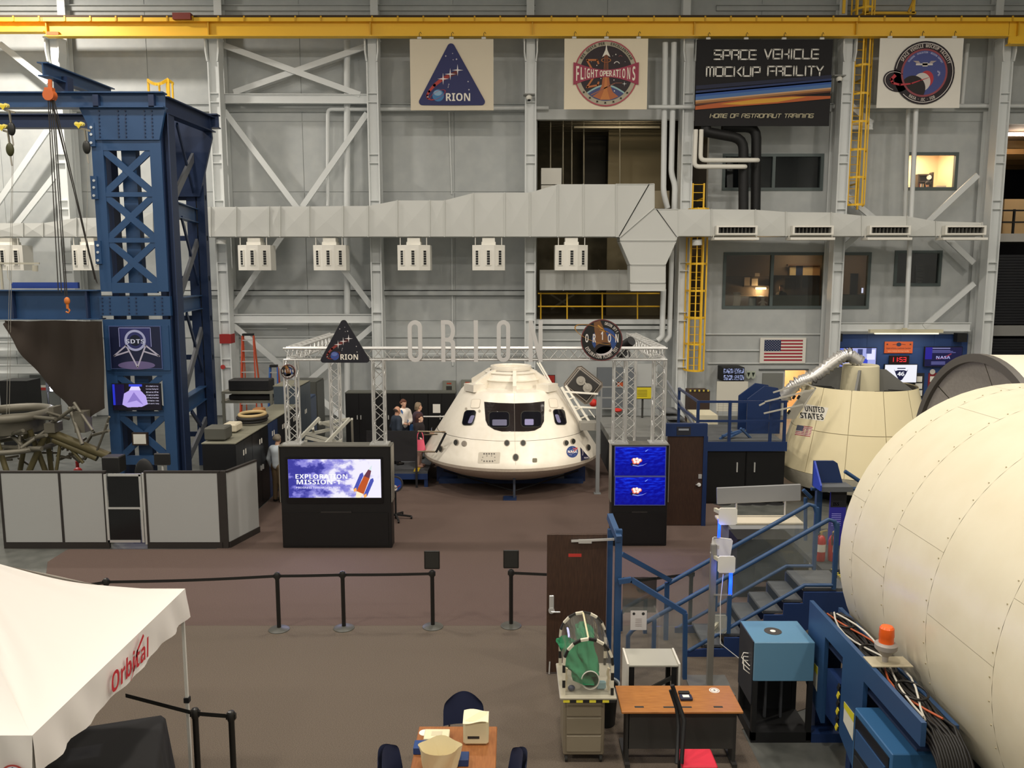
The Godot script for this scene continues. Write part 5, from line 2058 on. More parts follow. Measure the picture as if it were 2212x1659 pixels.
func drape():
	var d = 21.9
	var m = mb()
	var top = [at(10, 692, d), at(60, 694, d), at(120, 692, d), at(180, 694, d), at(222, 694, d)]
	var bot = [at(12, 700, d), at(60, 770, d), at(118, 850, d), at(180, 912, d), at(232, 880, d)]
	m.sheet(40, 20, func(u, v):
		var k = minf(u * 4.0, 3.999)
		var i = int(k)
		var a = top[i].lerp(top[i + 1], k - i)
		var b = bot[i].lerp(bot[i + 1], k - i)
		var p = a.lerp(b, v)
		p.z += sin(u * 26.0 + v * 2.0) * 0.04 + sin(u * 9.0) * 0.1 * (0.3 + v) - 0.08 * v * sin(v * 5.0)
		return p)
	one(m, "black_drape", mt("2b231c", 0.95), "dark brown cloth drape hanging from the blue cross beam", "drape")

func rig():   # gimbal rig of grey tubes behind the partitions
	var gm = mt("6d695d", 0.5, 0.3)
	var om = mt("5e5638", 0.5, 0.2)
	var g = thing("docking_rig", "grey ring shaped docking test rig of tubes behind the partitions", "test rig", gr(60, 1010, 0.0))
	for q in [[25, 893, 40, 1.05, 0.12], [40, 960, 90, 1.1, 0.07]]:
		var c = at(q[0], q[1], 22.0)
		var p = []
		for k in 32:
			p.append(c + v3(cos(TAU * k / 32.0) * q[3] * 0.85, 0, sin(TAU * k / 32.0) * q[3]))
		var m = mb()
		m.tube(p, q[4], 8, true)
		part(m, "ring", gm, g)
	var m2 = mb()
	var c2 = at(25, 915, 22.0)
	m2.cyl(c2 + v3(0, -0.2, 0), c2 + v3(0, 0.15, 0), 0.75, 24, 0.85)
	part(m2, "drum", gm, g)
	for q in [[100, 935, 62, 1020, 0.085, 1], [110, 935, 235, 985, 0.12, 1], [115, 950, 210, 990, 0.09, 1], [20, 935, 60, 975, 0.05, 0], [100, 930, 45, 968, 0.05, 0], [42, 930, 42, 980, 0.04, 0], [0, 965, 90, 970, 0.06, 0], [105, 920, 160, 880, 0.05, 0], [150, 880, 178, 960, 0.05, 0], [130, 960, 122, 1015, 0.045, 1], [140, 955, 180, 1000, 0.045, 1], [60, 950, 100, 940, 0.05, 0], [150, 905, 100, 890, 0.04, 0], [0, 945, 50, 930, 0.05, 0], [160, 870, 200, 930, 0.04, 0], [60, 900, 120, 905, 0.05, 0], [200, 940, 235, 930, 0.04, 0], [205, 985, 232, 915, 0.03, 0], [215, 960, 236, 900, 0.03, 0]]:
		m2 = mb()
		m2.cyl(at(q[0], q[1], 21.6), at(q[2], q[3], 21.2 + 0.4 * q[5]), q[4], 8)
		part(m2, "strut", om if q[5] else gm, g)
	for q in [[95, 915, 118, 935], [160, 890, 182, 935], [106, 880, 116, 905]]:
		m2 = mb()
		fb(m2, q[0], q[1], q[2], q[3], 21.4, 0.4)
		part(m2, "joint_box", gm, g)
	m2 = mb()
	var sd = RandomNumberGenerator.new()
	sd.seed = 5
	for k in 26:
		var a = at(sd.randf_range(0, 230), sd.randf_range(955, 1000), sd.randf_range(21.5, 23.5))
		m2.bar(a, a + v3(sd.randf_range(-0.6, 0.6), sd.randf_range(-0.2, 0.3), sd.randf_range(-0.4, 0.4)), 0.05, 0.06)
	stuff(part(m2, "cable_clutter", mt("4c473a", 0.6), g))
	for k in 6:
		m2 = mb()
		var a = TAU * k / 6.0
		m2.cyl(v3(c2.x + cos(a) * 1.0, 0.0, c2.z + sin(a) * 1.0), v3(c2.x + cos(a + 0.5) * 0.8, c2.y - 0.1, c2.z + sin(a + 0.5) * 0.8), 0.07, 8)
		part(m2, "actuator", om, g)
	g = thing("work_light", "bright white work light on a stand behind the rig", "work light", at(110, 850, 26.0))
	m2 = mb()
	fb(m2, 99, 826, 106, 848, 26.0, 0.12)
	part(m2, "housing", M.black, g)
	m2 = mb()
	fb(m2, 107, 822, 115, 845, 25.9, 0.05)
	part(m2, "lens", mt("f4f6ff", 0.4, 0.0, 5.0), g)
	omni(at(112, 838, 25.7), 2.0, "f0f2ff", 0.08)
	m2 = mb()
	m2.cyl(at(103, 848, 26.0), v3(at(103, 848, 26.0).x, 0, -26.0), 0.03, 6)
	part(m2, "stand", M.black, g)
	m2 = mb()
	fb(m2, 0, 823, 60, 885, 27.5, 0.8)
	var bc = px_rect([0, 823, 60, 885], 27.5)
	m2.bx(v3(bc.position.x, 0, -28.3), v3(bc.end.x, bc.position.y, -27.5))
	one(m2, "tall_black_case", M.cab, "tall black equipment case at the far left behind the rig", "case")
	m2 = mb()
	var dr = px_rect([68, 810, 130, 900], WALL - 0.05)
	m2.bx(v3(dr.position.x, 0.02, -WALL + 0.03), v3(dr.end.x, dr.end.y, -WALL + 0.09))
	solid(m2, "door_1", mt("6d716f", 0.6))
	g = thing("door_notice", "small red and white notice on the grey door behind the rig", "sign", at(92, 843, WALL - 0.1))
	m2 = mb()
	fb(m2, 86, 832, 99, 837, WALL - 0.1, 0.006)
	part(m2, "white_half", M.white, g)
	m2 = mb()
	fb(m2, 86, 837, 99, 843, WALL - 0.1, 0.006)
	part(m2, "red_half", mt("a8302a", 0.6), g)
	m2 = mb()
	fb(m2, 0, 565, 4, 625, 21.9, 0.05)
	pbar(m2, [0, 569], [85, 569], 21.9, 0.045, 0.045)
	m2.tube([at(16, 575, 21.9), at(17, 600, 21.9), at(26, 612, 21.9)], 0.01, 5)
	m2.cyl(at(76, 573, 21.9), at(76, 586, 21.9), 0.07, 10)
	one(m2, "camera_boom", mt("b8b4a4", 0.4), "pale camera boom standing on the blue cross beam", "camera boom")
	m2 = mb()
	m2.ball(gr(168, 1017, 0.25), v3(0.12, 0.1, 0.12), 10)
	m2.cyl(gr(168, 1017, 0.0), gr(168, 1017, 0.0) + v3(0, 0.3, 0), 0.05, 8)
	one(m2, "red_beacon", mt("b02020", 0.4), "small red domed button on a stub behind the partition", "beacon")

func partitions():
	var d = 17.46
	var top = at(200, 1022, d).y
	var gray = noisy("partition_cloth", "a3a4a2", "adaeac", 0.1, 0.4, 0.95)
	var dk = mt("2a2522", 0.6)
	var data = [[5, 228, [133], "wide two panel"], [317, 475, [], "single panel"]]
	for q in data:
		var x0 = at(q[0], 1100, d).x
		var x1 = at(q[1], 1100, d).x
		var g = thing("office_partition", "grey fabric %s partition %s" % [q[3], "at the far left before the rig" if q[0] < 100 else "right of the silver gate"], "partition", v3((x0 + x1) * 0.5, 0, -d - 0.04), "grey fabric partitions")
		var m = mb()
		m.bx(v3(x0 - 0.03, 0.0, -d - 0.08), v3(x1 + 0.03, 0.14, -d))
		part(m, "base_strip", dk, g)
		m = mb()
		m.bx(v3(x0 - 0.03, top, -d - 0.08), v3(x1 + 0.03, top + 0.04, -d))
		part(m, "top_cap", dk, g)
		var xs = [x0]
		for c in q[2]:
			xs.append(at(c, 1100, d).x)
		xs.append(x1)
		for k in xs.size():
			m = mb()
			m.bx(v3(xs[k] - 0.03, 0.14, -d - 0.08), v3(xs[k] + 0.02, top, -d))
			part(m, "post", dk, g)
		for k in xs.size() - 1:
			m = mb()
			m.bx(v3(xs[k] + 0.02, 0.14, -d - 0.065), v3(xs[k + 1] - 0.03, top, -d - 0.012))
			part(m, "fabric_panel", gray, g)
		if q[0] > 300:   # panel turned back at the corner
			var a = v3(x1 + 0.14, 0, -d - 0.04)
			var b = v3(x1 + 0.45, 0, -d - 1.15)
			m = mb()
			m.bar(a + v3(0, 0.07, 0), b + v3(0, 0.07, 0), 0.1, 0.14)
			part(m, "base_strip", dk, g)
			m = mb()
			m.bar(a + v3(0, (top + 0.14) * 0.5, 0), b + v3(0, (top + 0.14) * 0.5, 0), 0.05, top - 0.14)
			part(m, "fabric_panel", gray, g)
			m = mb()
			m.bar(a + v3(0, top + 0.02, 0), b + v3(0, top + 0.02, 0), 0.08, 0.04)
			part(m, "top_cap", dk, g)
			m = mb()
			m.bx(v3(x1 + 0.02, 0, -d - 0.1), v3(x1 + 0.15, top + 0.04, -d))
			part(m, "corner_post", dk, g)
	var g2 = thing("silver_gate", "silver framed gate with two black panels between the grey partitions", "gate", at(268, 1170, d))
	for q in [[228, 1025, 233, 1172], [303, 1025, 308, 1172], [233, 1024, 303, 1029], [233, 1096, 303, 1100], [233, 1167, 303, 1172], [310, 1022, 314, 1176]]:
		var m = mb()
		fb(m, q[0], q[1], q[2], q[3], d - 0.02, 0.04)
		part(m, "frame_bar", M.alu, g2)
	for q in [[233, 1029, 303, 1096], [233, 1100, 303, 1167]]:
		var m = mb()
		fb(m, q[0], q[1], q[2], q[3], d, 0.015)
		part(m, "panel", mt("17181a", 0.2), g2)
	var m2 = mb()
	m2.bx(v3(at(232, 1024, d + 0.3).x, 0.72, -d - 1.3), v3(at(390, 1024, d + 0.3).x, 0.76, -d - 0.35))
	for q in [[232, 0.4], [388, 0.4], [232, 1.25], [388, 1.25]]:
		var p = at(q[0], 1020, d + q[1])
		m2.bx(v3(p.x - 0.03, 0, p.z - 0.03), v3(p.x + 0.03, 0.72, p.z + 0.03))
	one(m2, "control_desk", mt("b8b6ac", 0.5), "pale desk behind the silver gate", "desk")
	for q in [["crt_monitor", [225, 985, 263, 1020], 18.1, "black tube monitor seen from behind at the left of the control desk"], ["flat_monitor", [331, 980, 366, 1006], 18.0, "thin black flat monitor on the control desk"]]:
		var o = at((q[1][0] + q[1][2]) * 0.5, 1020, q[2])
		var g3 = thing(q[0], q[3], "monitor", v3(o.x, 0.76, o.z))
		var m = mb()
		var r = px_rect(q[1], q[2])
		m.cbox(v3(r.get_center().x, r.get_center().y, -q[2] - 0.05), v3(r.size.x, r.size.y, 0.06 if q[0] == "flat_monitor" else 0.35), 0.02)
		part(m, "shell", mt("1a1918", 0.5), g3)
		m = mb()
		m.cyl(v3(o.x, 0.775, o.z - 0.08), v3(o.x, r.position.y + 0.05, o.z - 0.08), 0.025, 8)
		m.cyl(v3(o.x, 0.762, o.z - 0.08), v3(o.x, 0.78, o.z - 0.08), 0.12, 16)
		part(m, "stand", mt("c0c0bc", 0.4), g3)
	m2 = mb()
	var oc = at(312, 1012, 19.0)
	m2.ball(v3(oc.x, 1.25, oc.z), v3(0.24, 0.4, 0.09), 12)
	m2.cyl(v3(oc.x, 0.0, oc.z), v3(oc.x, 1.0, oc.z), 0.04, 8)
	one(m2, "desk_chair", M.black, "black rounded office chair back at the control desk", "chair")

func storage():
	# row of cabinets with doors facing the walkway
	var x = -6.4
	var units = [[18.95, 20.15, "0d0d10", 2.0, "first black cabinet nearest the grey partitions"], [20.17, 21.5, "0d0d10", 2.0, "second black cabinet behind the partitions"], [21.52, 22.4, "28385c", 2.02, "narrow dark blue cabinet in the black row"], [22.42, 23.5, "1b1b1e", 2.02, "black cabinet behind the narrow blue one"], [23.52, 24.8, "1d1d20", 2.0, "black cabinet behind the standing man's post"], [24.85, 26.2, "3c4650", 2.55, "tall blue grey locker at the end of the cabinet row"]]
	for u in units:
		var g = thing("storage_cabinet", u[4], "cabinet", v3(x - 0.4, 0, -(u[0] + u[1]) * 0.5), "cabinets in the long left row")
		var m = mb()
		m.bx(v3(x - 0.78, 0, -u[1]), v3(x - 0.03, u[3], -u[0]))
		part(m, "body", mt(u[2], 0.4), g)
		m = mb()
		m.bx(v3(x - 0.8, u[3], -u[1]), v3(x, u[3] + 0.02, -u[0]))
		part(m, "top", mt("7a7868", 0.7), g)
		var mid = (u[0] + u[1]) * 0.5
		for s in [[u[0], mid - 0.005], [mid + 0.005, u[1]]]:
			m = mb()
			m.bx(v3(x - 0.03, 0.06, -s[1]), v3(x, u[3] - 0.02, -s[0]))
			var dr = part(m, "door", mt(u[2], 0.35), g)
			m = mb()
			var hz = -mid + (0.08 if s[0] == u[0] else -0.08)
			m.bx(v3(x, 0.95, hz - 0.02), v3(x + 0.035, 1.07, hz + 0.02))
			part(m, "handle", M.alu, dr)
			m = mb()
			m.bx(v3(x, 1.62, hz - 0.05), v3(x + 0.004, 1.75, hz + 0.02))
			part(m, "label_card", M.white, dr)
	var i = 0
	# loose things on the cabinets
	var hs = thing("hose_coil", "coil of black and tan hose on the beige cabinet tops", "hose", v3(x - 0.4, 2.02, -21.6))
	for q in [[0.34, 0.05, "1c1b1a"], [0.36, 0.13, "211f1c"], [0.32, 0.2, "c0a878"]]:
		var p = []
		for k in 24:
			p.append(v3(x - 0.42 + cos(TAU * k / 24.0) * q[0], 2.06 + q[1], -21.6 + sin(TAU * k / 24.0) * q[0] * 1.3))
		var m = mb()
		m.tube(p, 0.045, 7, true)
		part(m, "loop", mt(q[2], 0.6), hs)
	for q in [[20.4, 0.35, 0.2, 0.5, "c8bfa8", "crumpled cream cloth bundle on the cabinets"], [22.6, 0.3, 0.22, 0.3, "9a6a40", "small brown carton on the cabinets"], [19.4, 0.5, 0.3, 0.5, "55554e", "grey green metal box on the front cabinet"]]:
		var m = mb()
		m.cbox(v3(x - 0.55, 2.045 + q[2] * 0.5, -q[0]), v3(q[1], q[2], q[3]), 0.03)
		one(m, "stored_box", mt(q[4], 0.8), q[5], "box")
	# bench frame with long black case, far lockers, ladders
	var g2 = thing("bench_frame", "grey tube bench carrying a long black case", "bench", at(535, 900, 27.0))
	for q in [[478, 846, 592, 851], [478, 866, 592, 871]]:
		var m = mb()
		fb(m, q[0], q[1], q[2], q[3], 27.0, 0.8)
		part(m, "shelf_bar", mt("8d8c80", 0.4, 0.4), g2)
	for px in [482, 586]:
		for z in [27.0, 27.7]:
			var m = mb()
			var p = at(px, 850, z)
			m.bx(v3(p.x - 0.04, 0, -z - 0.04), v3(p.x + 0.04, p.y, -z + 0.04))
			part(m, "leg", mt("8d8c80", 0.4, 0.4), g2)
	var m3 = mb()
	var r = px_rect([493, 822, 582, 846], 27.1)
	m3.cbox(v3(r.get_center().x, r.get_center().y + 0.02, -27.4), v3(r.size.x, r.size.y, 0.6), 0.03)
	one(m3, "long_case", mt("18181a", 0.5), "long black case on the upper bench shelf", "case")
	m3 = mb()
	r = px_rect([493, 854, 582, 864], 27.1)
	m3.cbox(v3(r.get_center().x, r.get_center().y, -27.4), v3(r.size.x, r.size.y, 0.5), 0.02)
	one(m3, "rack_unit", mt("1c1c1e", 0.5), "flat black case under the long case", "case")
	step_ladder("tall orange step ladder leaning space beside the red banded column", [521, 725, 558, 900], 31.5, "c24a2a", 9)
	step_ladder("shorter blue and orange step ladder behind the small round sign", [581, 793, 606, 905], 29.5, "2c5aa0", 6)
	for q in [[628, 825, 683, 29.0, "4c4d48", "tall olive locker behind the cabinet row"], [642, 862, 664, 27.3, "3a4a66", "steel blue locker in front of the olive locker"]]:
		var m = mb()
		var rr = px_rect([q[0], q[1], q[2], 900], q[3])
		var g = thing("far_locker", q[5], "locker", v3(rr.get_center().x, 0, -q[3] - 0.5), "lockers beyond the cabinet row")
		m.bx(v3(rr.position.x, 0, -q[3] - 1.2), v3(rr.end.x, rr.end.y, -q[3]))
		part(m, "body", mt(q[4], 0.5), g)
		m = mb()
		m.bx(v3(rr.end.x, 0.1, -q[3] - 1.15), v3(rr.end.x + 0.03, rr.end.y - 0.05, -q[3] - 0.05))
		part(m, "door", mt(q[4], 0.4), g)
	# wide black cabinets behind the visitors
	r = px_rect([747, 850, 985, 990], 28.0)
	for k in 4:
		var xa = r.position.x + r.size.x * k / 4.0
		var xb = r.position.x + r.size.x * (k + 1) / 4.0 - 0.01
		var g = thing("double_cabinet", "wide black metal cabinet behind the visitors, %s from the left" % ["first", "second", "third", "fourth"][k], "cabinet", v3((xa + xb) * 0.5, 0, -28.3), "black cabinets behind the visitors")
		var m = mb()
		m.bx(v3(xa, 0, -28.6), v3(xb, r.end.y, -28.02))
		part(m, "body", M.cab, g)
		m = mb()
		m.bx(v3(xa - 0.005, r.end.y, -28.62), v3(xb + 0.005, r.end.y + 0.03, -28.0))
		part(m, "top", mt("55564f", 0.6), g)
		for s in [0, 1]:
			m = mb()
			var xc = lerpf(xa, xb, s * 0.5)
			m.bx(v3(xc + 0.005, 0.06, -28.02), v3(xc + (xb - xa) * 0.5 - 0.005, r.end.y - 0.02, -28.0))
			var dd = part(m, "door", M.cab, g)
			m = mb()
			m.bx(v3((xa + xb) * 0.5 + (s - 0.5) * 0.12 - 0.015, 1.0, -28.0), v3((xa + xb) * 0.5 + (s - 0.5) * 0.12 + 0.015, 1.14, -27.96))
			part(m, "handle", M.alu, dd)
	m3 = mb()
	fb(m3, 935, 873, 951, 892, 27.98, 0.006)
	one(m3, "paper_notice", M.white, "white paper taped to the black cabinets", "paper")
	# electric boxes on the wall behind
	for q in [[956, 824, 984, 850, "grey electric box with red tag left of the capsule top"], [996, 822, 1018, 845, "grey electric box behind the capsule's left shoulder"]]:
		var m = mb()
		fb(m, q[0], q[1], q[2], q[3], 34.24, 0.3)
		var rr = px_rect(q.slice(0, 4), 34.25)
		var g = thing("electric_box", q[4], "electric box", v3(rr.get_center().x, rr.position.y, -34.0), "electric boxes on the far wall")
		part(m, "cabinet", mt("87897f", 0.6), g)
		m = mb()
		fb(m, q[0] + 8, q[1] + 10, q[0] + 20, q[3] - 3, 34.23, 0.01)
		part(m, "cover", mt("33342f", 0.5), g)
		m = mb()
		fb(m, q[0] + 9, q[1] + 3, q[0] + 19, q[1] + 6, 34.23, 0.01)
		part(m, "tag", mt("b0442a", 0.6), g)
	# pale frame lying behind the left kiosk
	var g4 = thing("steel_cradle", "pale welded steel cradle frame behind the left kiosk", "frame", at(705, 960, 22.0))
	for q in [[640, 955, 690, 903, 21.0], [700, 962, 755, 905, 21.0], [690, 915, 755, 905, 22.5], [655, 935, 730, 955, 21.5], [665, 938, 722, 926, 21.8], [690, 912, 730, 925, 22.0], [760, 905, 762, 960, 22.5], [676, 925, 680, 955, 21.8], [660, 945, 715, 958, 21.2]]:
		var m = mb()
		m.bar(at(q[0], q[1], q[4]), at(q[2], q[3], q[4] + 0.6), 0.06, 0.08)
		part(m, "frame_bar", mt("b5b4a8", 0.5), g4)
	for px in [660, 735]:
		for zz in [21.2, 22.2]:
			var m = mb()
			var p = at(px, 950, zz)
			m.bx(v3(p.x - 0.04, 0, -zz - 0.04), v3(p.x + 0.04, p.y, -zz + 0.04))
			part(m, "leg", mt("b5b4a8", 0.5), g4)

func step_ladder(label, r, d, col, n):
	var b = px_rect(r, d)
	var y1 = b.end.y
	var xm = b.get_center().x
	var g = thing("step_ladder", label, "ladder", v3(xm, 0, -d))
	for s in [-1.0, 1.0]:
		var m = mb()
		m.bar(v3(xm + s * b.size.x * 0.5, 0, -d + 0.35), v3(xm + s * b.size.x * 0.3, y1, -d), 0.05, 0.1)
		part(m, "rail", mt(col, 0.5), g)
		m = mb()
		m.bar(v3(xm + s * b.size.x * 0.5, 0, -d - 0.5), v3(xm + s * b.size.x * 0.3, y1, -d - 0.05), 0.04, 0.06)
		part(m, "rear_leg", mt("c2562c", 0.5), g)
	for k in n:
		var t = (k + 0.6) / n
		var m = mb()
		var hw = lerpf(0.5, 0.3, t) * b.size.x
		m.bx(v3(xm - hw, y1 * t - 0.03, -d + 0.35 * (1 - t) - 0.06), v3(xm + hw, y1 * t, -d + 0.35 * (1 - t) + 0.06))
		part(m, "step", M.alu, g)
	var m4 = mb()
	m4.bx(v3(xm - 0.3 * b.size.x, y1, -d - 0.12), v3(xm + 0.3 * b.size.x, y1 + 0.08, -d + 0.1))
	part(m4, "top_cap", M.black, g)

# truss arch, kiosks and signs
func truss(g, a, b, s, called):   # square lattice truss from a to b
	var z = (b - a).normalized()
	var x = z.cross(Vector3.UP if absf(z.y) < 0.9 else Vector3.FORWARD).normalized()
	var y = z.cross(x)
	var m = mb()
	var k4 = [[-1, -1], [1, -1], [1, 1], [-1, 1]]
	for k in k4:
		var o = (x * k[0] + y * k[1]) * s * 0.5
		m.cyl(a + o, b + o, 0.024, 7)
	var p = part(m, called, M.alu, g)
	m = mb()
	var n = maxi(2, int((b - a).length() / (s * 0.85)))
	for k in 4:
		var o0 = (x * k4[k][0] + y * k4[k][1]) * s * 0.5
		var o1 = (x * k4[(k + 1) % 4][0] + y * k4[(k + 1) % 4][1]) * s * 0.5
		for i in n:
			var t0 = a.lerp(b, float(i) / n)
			var t1 = a.lerp(b, float(i + 1) / n)
			m.cyl(t0 + (o0 if i % 2 == 0 else o1), t1 + (o1 if i % 2 == 0 else o0), 0.009, 4, -1.0, false)
	stuff(part(m, "lattice", M.alu, p))

func strokes(m, paths, o, w, t):   # flat letters: mitred ribbons with thickness
	for i in paths.size():
		var pp = paths[i]
		o.z += 0.003
		var p = [pp[0]]
		for k in range(1, pp.size()):
			if pp[k].distance_to(p[-1]) > 0.001:
				p.append(pp[k])
		var ring = p[0].distance_to(p[-1]) < 0.001
		var n = p.size()
		var L = []
		for k in n:
			var a = p[k] - p[k - 1] if k > 0 else (p[0] - p[n - 2] if ring else p[1] - p[0])
			var b = p[k + 1] - p[k] if k < n - 1 else (p[1] - p[0] if ring else p[k] - p[k - 1])
			var nn = (a.normalized() + b.normalized()).normalized().orthogonal()
			nn *= w * 0.5 / maxf(0.4, nn.dot(b.normalized().orthogonal()))
			L.append([o + v3(p[k].x + nn.x, p[k].y + nn.y, 0), o + v3(p[k].x - nn.x, p[k].y - nn.y, 0)])
		var z = v3(0, 0, t)
		for k in n - 1:
			m.quadn(L[k][0], L[k][1], L[k + 1][1], L[k + 1][0], Vector3.BACK)
			m.quadn(L[k][0] - z, L[k][1] - z, L[k + 1][1] - z, L[k + 1][0] - z, Vector3.FORWARD)
			m.quadn(L[k][0], L[k + 1][0], L[k + 1][0] - z, L[k][0] - z, L[k][0] - L[k][1])
			m.quadn(L[k][1], L[k + 1][1], L[k + 1][1] - z, L[k][1] - z, L[k][1] - L[k][0])

func arc_pts(c, r, a0, a1, n := 8, sy := 1.0):
	var p = []
	for k in n + 1:
		var a = lerpf(a0, a1, float(k) / n)
		p.append(c + v2(cos(a) * r, sin(a) * r * sy))
	return p

func stage():
	var y0 = at(1000, 777, 17.6).y
	var yt = y0 + 0.24
	var xl = at(628, 770, 17.68).x
	var xr = at(1427, 770, 17.68).x
	var top = 2.27
	var g = thing("truss_arch", "silver lattice truss arch standing on the two kiosks", "truss", v3(0, top, -19.0))
	var ym = y0 + 0.12
	truss(g, v3(xl - 0.12, ym, -17.68), v3(xr + 0.12, ym, -17.68), 0.24, "front_beam")
	truss(g, v3(xl, ym, -17.8), v3(xl, ym, -22.1), 0.24, "side_beam")
	truss(g, v3(xr, ym, -17.8), v3(xr, ym, -22.1), 0.24, "side_beam")
	for q in [[xl, 17.68], [at(819, 870, 17.68).x, 17.68], [at(1337, 870, 17.8).x, 17.8], [xr, 17.8]]:
		truss(g, v3(q[0], top + 0.03, -q[1]), v3(q[0], y0, -q[1]), 0.24, "post")
		var m = mb()
		m.bx(v3(q[0] - 0.2, top, -q[1] - 0.17), v3(q[0] + 0.2, top + 0.03, -q[1] + 0.17))
		part(m, "foot_plate", M.alu, g)
	for q in [xl, xr]:
		truss(g, v3(q, 0.03, -22.0), v3(q, y0, -22.0), 0.24, "post")
		var m = mb()
		m.bx(v3(q - 0.25, 0.008, -22.25), v3(q + 0.25, 0.04, -21.75))
		part(m, "foot_plate", M.alu, g)
	# letters
	var d = 17.5
	var hh = at(1000, 692, d).y - at(1000, 782, d).y
	var yb = at(1000, 782, d).y
	var st = 0.085
	var lm = mt("cfcdca", 0.5)
	var lx = [[881, 912], [953, 983], [1023, 1033], [1073, 1102], [1142, 1172]]
	for i in 5:
		var xa = at(lx[i][0], 740, d).x
		var w = at(lx[i][1], 740, d).x - xa - st
		var o = v3(xa + st * 0.5, yb + st * 0.5, -d)
		var h = hh - st
		var r = w * 0.5
		var paths = []
		match "ORION"[i]:
			"O":
				paths = [arc_pts(v2(r, h - r), r, 0, PI) + arc_pts(v2(r, r), r, PI, TAU) + [v2(w, h - r)]]
			"R":
				paths = [[v2(0, -st * 0.5), v2(0, h + st * 0.5)], [v2(0, h), v2(r, h)] + arc_pts(v2(r, h * 0.77), r, PI / 2, -PI / 2, 8, h * 0.23 / r) + [v2(0, h * 0.54)], [v2(r, h * 0.54)] + arc_pts(v2(r, h * 0.54 - r), r, PI / 2, 0, 5) + [v2(w, -st * 0.5)]]
			"I":
				paths = [[v2(w * 0.5, -st * 0.5), v2(w * 0.5, h + st * 0.5)]]
			"N":
				paths = [[v2(0, -st * 0.5), v2(0, h + st * 0.5)], [v2(w, -st * 0.5), v2(w, h + st * 0.5)], [v2(0.0, h), v2(w, 0)]]
		var m = mb()
		strokes(m, paths, o, st, 0.04)
		one(m, "sign_letter", lm, "tall thin grey letter %s on the truss, %s" % ["ORION"[i], ["first", "second", "third", "fourth", "last"][i] + " of the word"], "letter", "grey letters on the truss")
	# triangle sign
	var q = px_rect([692, 692, 796, 783], d)
	g = thing("triangle_sign", "black rounded triangle sign with stars and planet on the truss", "sign", v3(q.get_center().x, q.position.y, -d))
	var p = pr()
	var c = func(x, y): return v2((x - 245) / 1500.0 * q.size.x, (1530 - y) / 1380.0 * q.size.y)
	triangle_emblem(p, c, "191822", true)
	var m2 = mb()
	var pts = []
	for t in [[985, 235, 85, 0.52, PI - 0.52], [325, 1450, 80, PI - 0.52, PI * 1.5], [1665, 1450, 80, -PI / 2, 0.52]]:
		for k in 9:
			var a = lerpf(t[3], t[4], k / 8.0)
			pts.append(c.call(t[0] + cos(a) * t[2] * 1.12, t[1] - sin(a) * t[2] * 1.12))
	m2.poly(pts, v3(q.position.x, q.position.y, -d), Vector3.RIGHT, Vector3.UP, 0.04)
	part(m2, "board", mt("15141a", 0.5), g)
	part(p.mesh(flat(v3(q.position.x, q.position.y, -d)), 0.002), "print", inked(0.5), g)
	# round flight test sign, and the small one on the post
	var big = null
	for s in [[1300, 735, 45.0, d, "large round black flight test sign with bronze orbit on the truss", 1.0], [622, 803, 15.5, 17.5, "small round colourful flight test sign on the left truss post", 1.12]]:
		var o = at(s[0], s[1], s[3])
		var R = (at(s[0] + s[2], s[1], s[3]) - o).x
		g = thing("round_sign", s[4], "sign", o)
		m2 = mb()
		m2.cyl(o + v3(0, 0, -0.04), o, R, 40)
		part(m2, "board", mt("6a3030", 0.5), g)
		p = pr()
		p.disc(hx("1b1618"), Vector2.ZERO, R * 0.955)
		p.layer += 1
		p.disc(hx("2c4a86"), v2(R * 0.12, 0), R * 0.6)
		p.layer += 1
		p.fill(hx("7a5230"), [v2(-0.4, 0.85) * R, v2(-0.1, 0.95) * R, v2(0.45, -0.2) * R, v2(-0.25, -0.55) * R])
		p.layer += 1
		p.disc(hx("241a1a"), v2(0.05, -0.38) * R, R * 0.42, R * 0.26, 0.25)
		p.disc(hx("cfc8c8"), v2(0.12, -0.5) * R, R * 0.4, R * 0.22, 0.2)
		p.layer += 1
		p.ring(hx("b0803a"), v2(-0.3, 0.28) * R, R * 1.02, R * 1.08, 0.2, 5.6, 0.33, -0.35)
		p.line(hx("c89040"), [v2(-0.2, 0.72) * R, v2(0.2, 0.4) * R, v2(-0.12, 0.5) * R], R * 0.07, R * 0.02)
		p.layer += 1
		for k in 5:
			p.text(hx("e6e0da"), "OR1ON"[k], v2(-0.72 + k * 0.36, 0.1 + (0.12 if k == 2 else 0.0)) * R, R * (0.15 if k != 2 else 0.1), R * 0.4)
		p.arc_text(hx("ddd4cc"), "EXPLORATION FLIGHT TEST", Vector2.ZERO, R * 0.8, R * 0.17, -PI / 2, 2.3, false)
		p.arc_text(hx("ddd4cc"), "ORION EFT-1", Vector2.ZERO, R * 0.82, R * 0.14, 0.95, 0.95)
		part(p.mesh(flat(o), 0.002), "print", inked(0.5), g)
		m2 = mb()
		m2.cyl(o + v3(0, -R * 0.3, -0.04), o + v3(0, -R * 0.3, -0.12), 0.03, 8)
		part(m2, "bracket", M.alu, g)
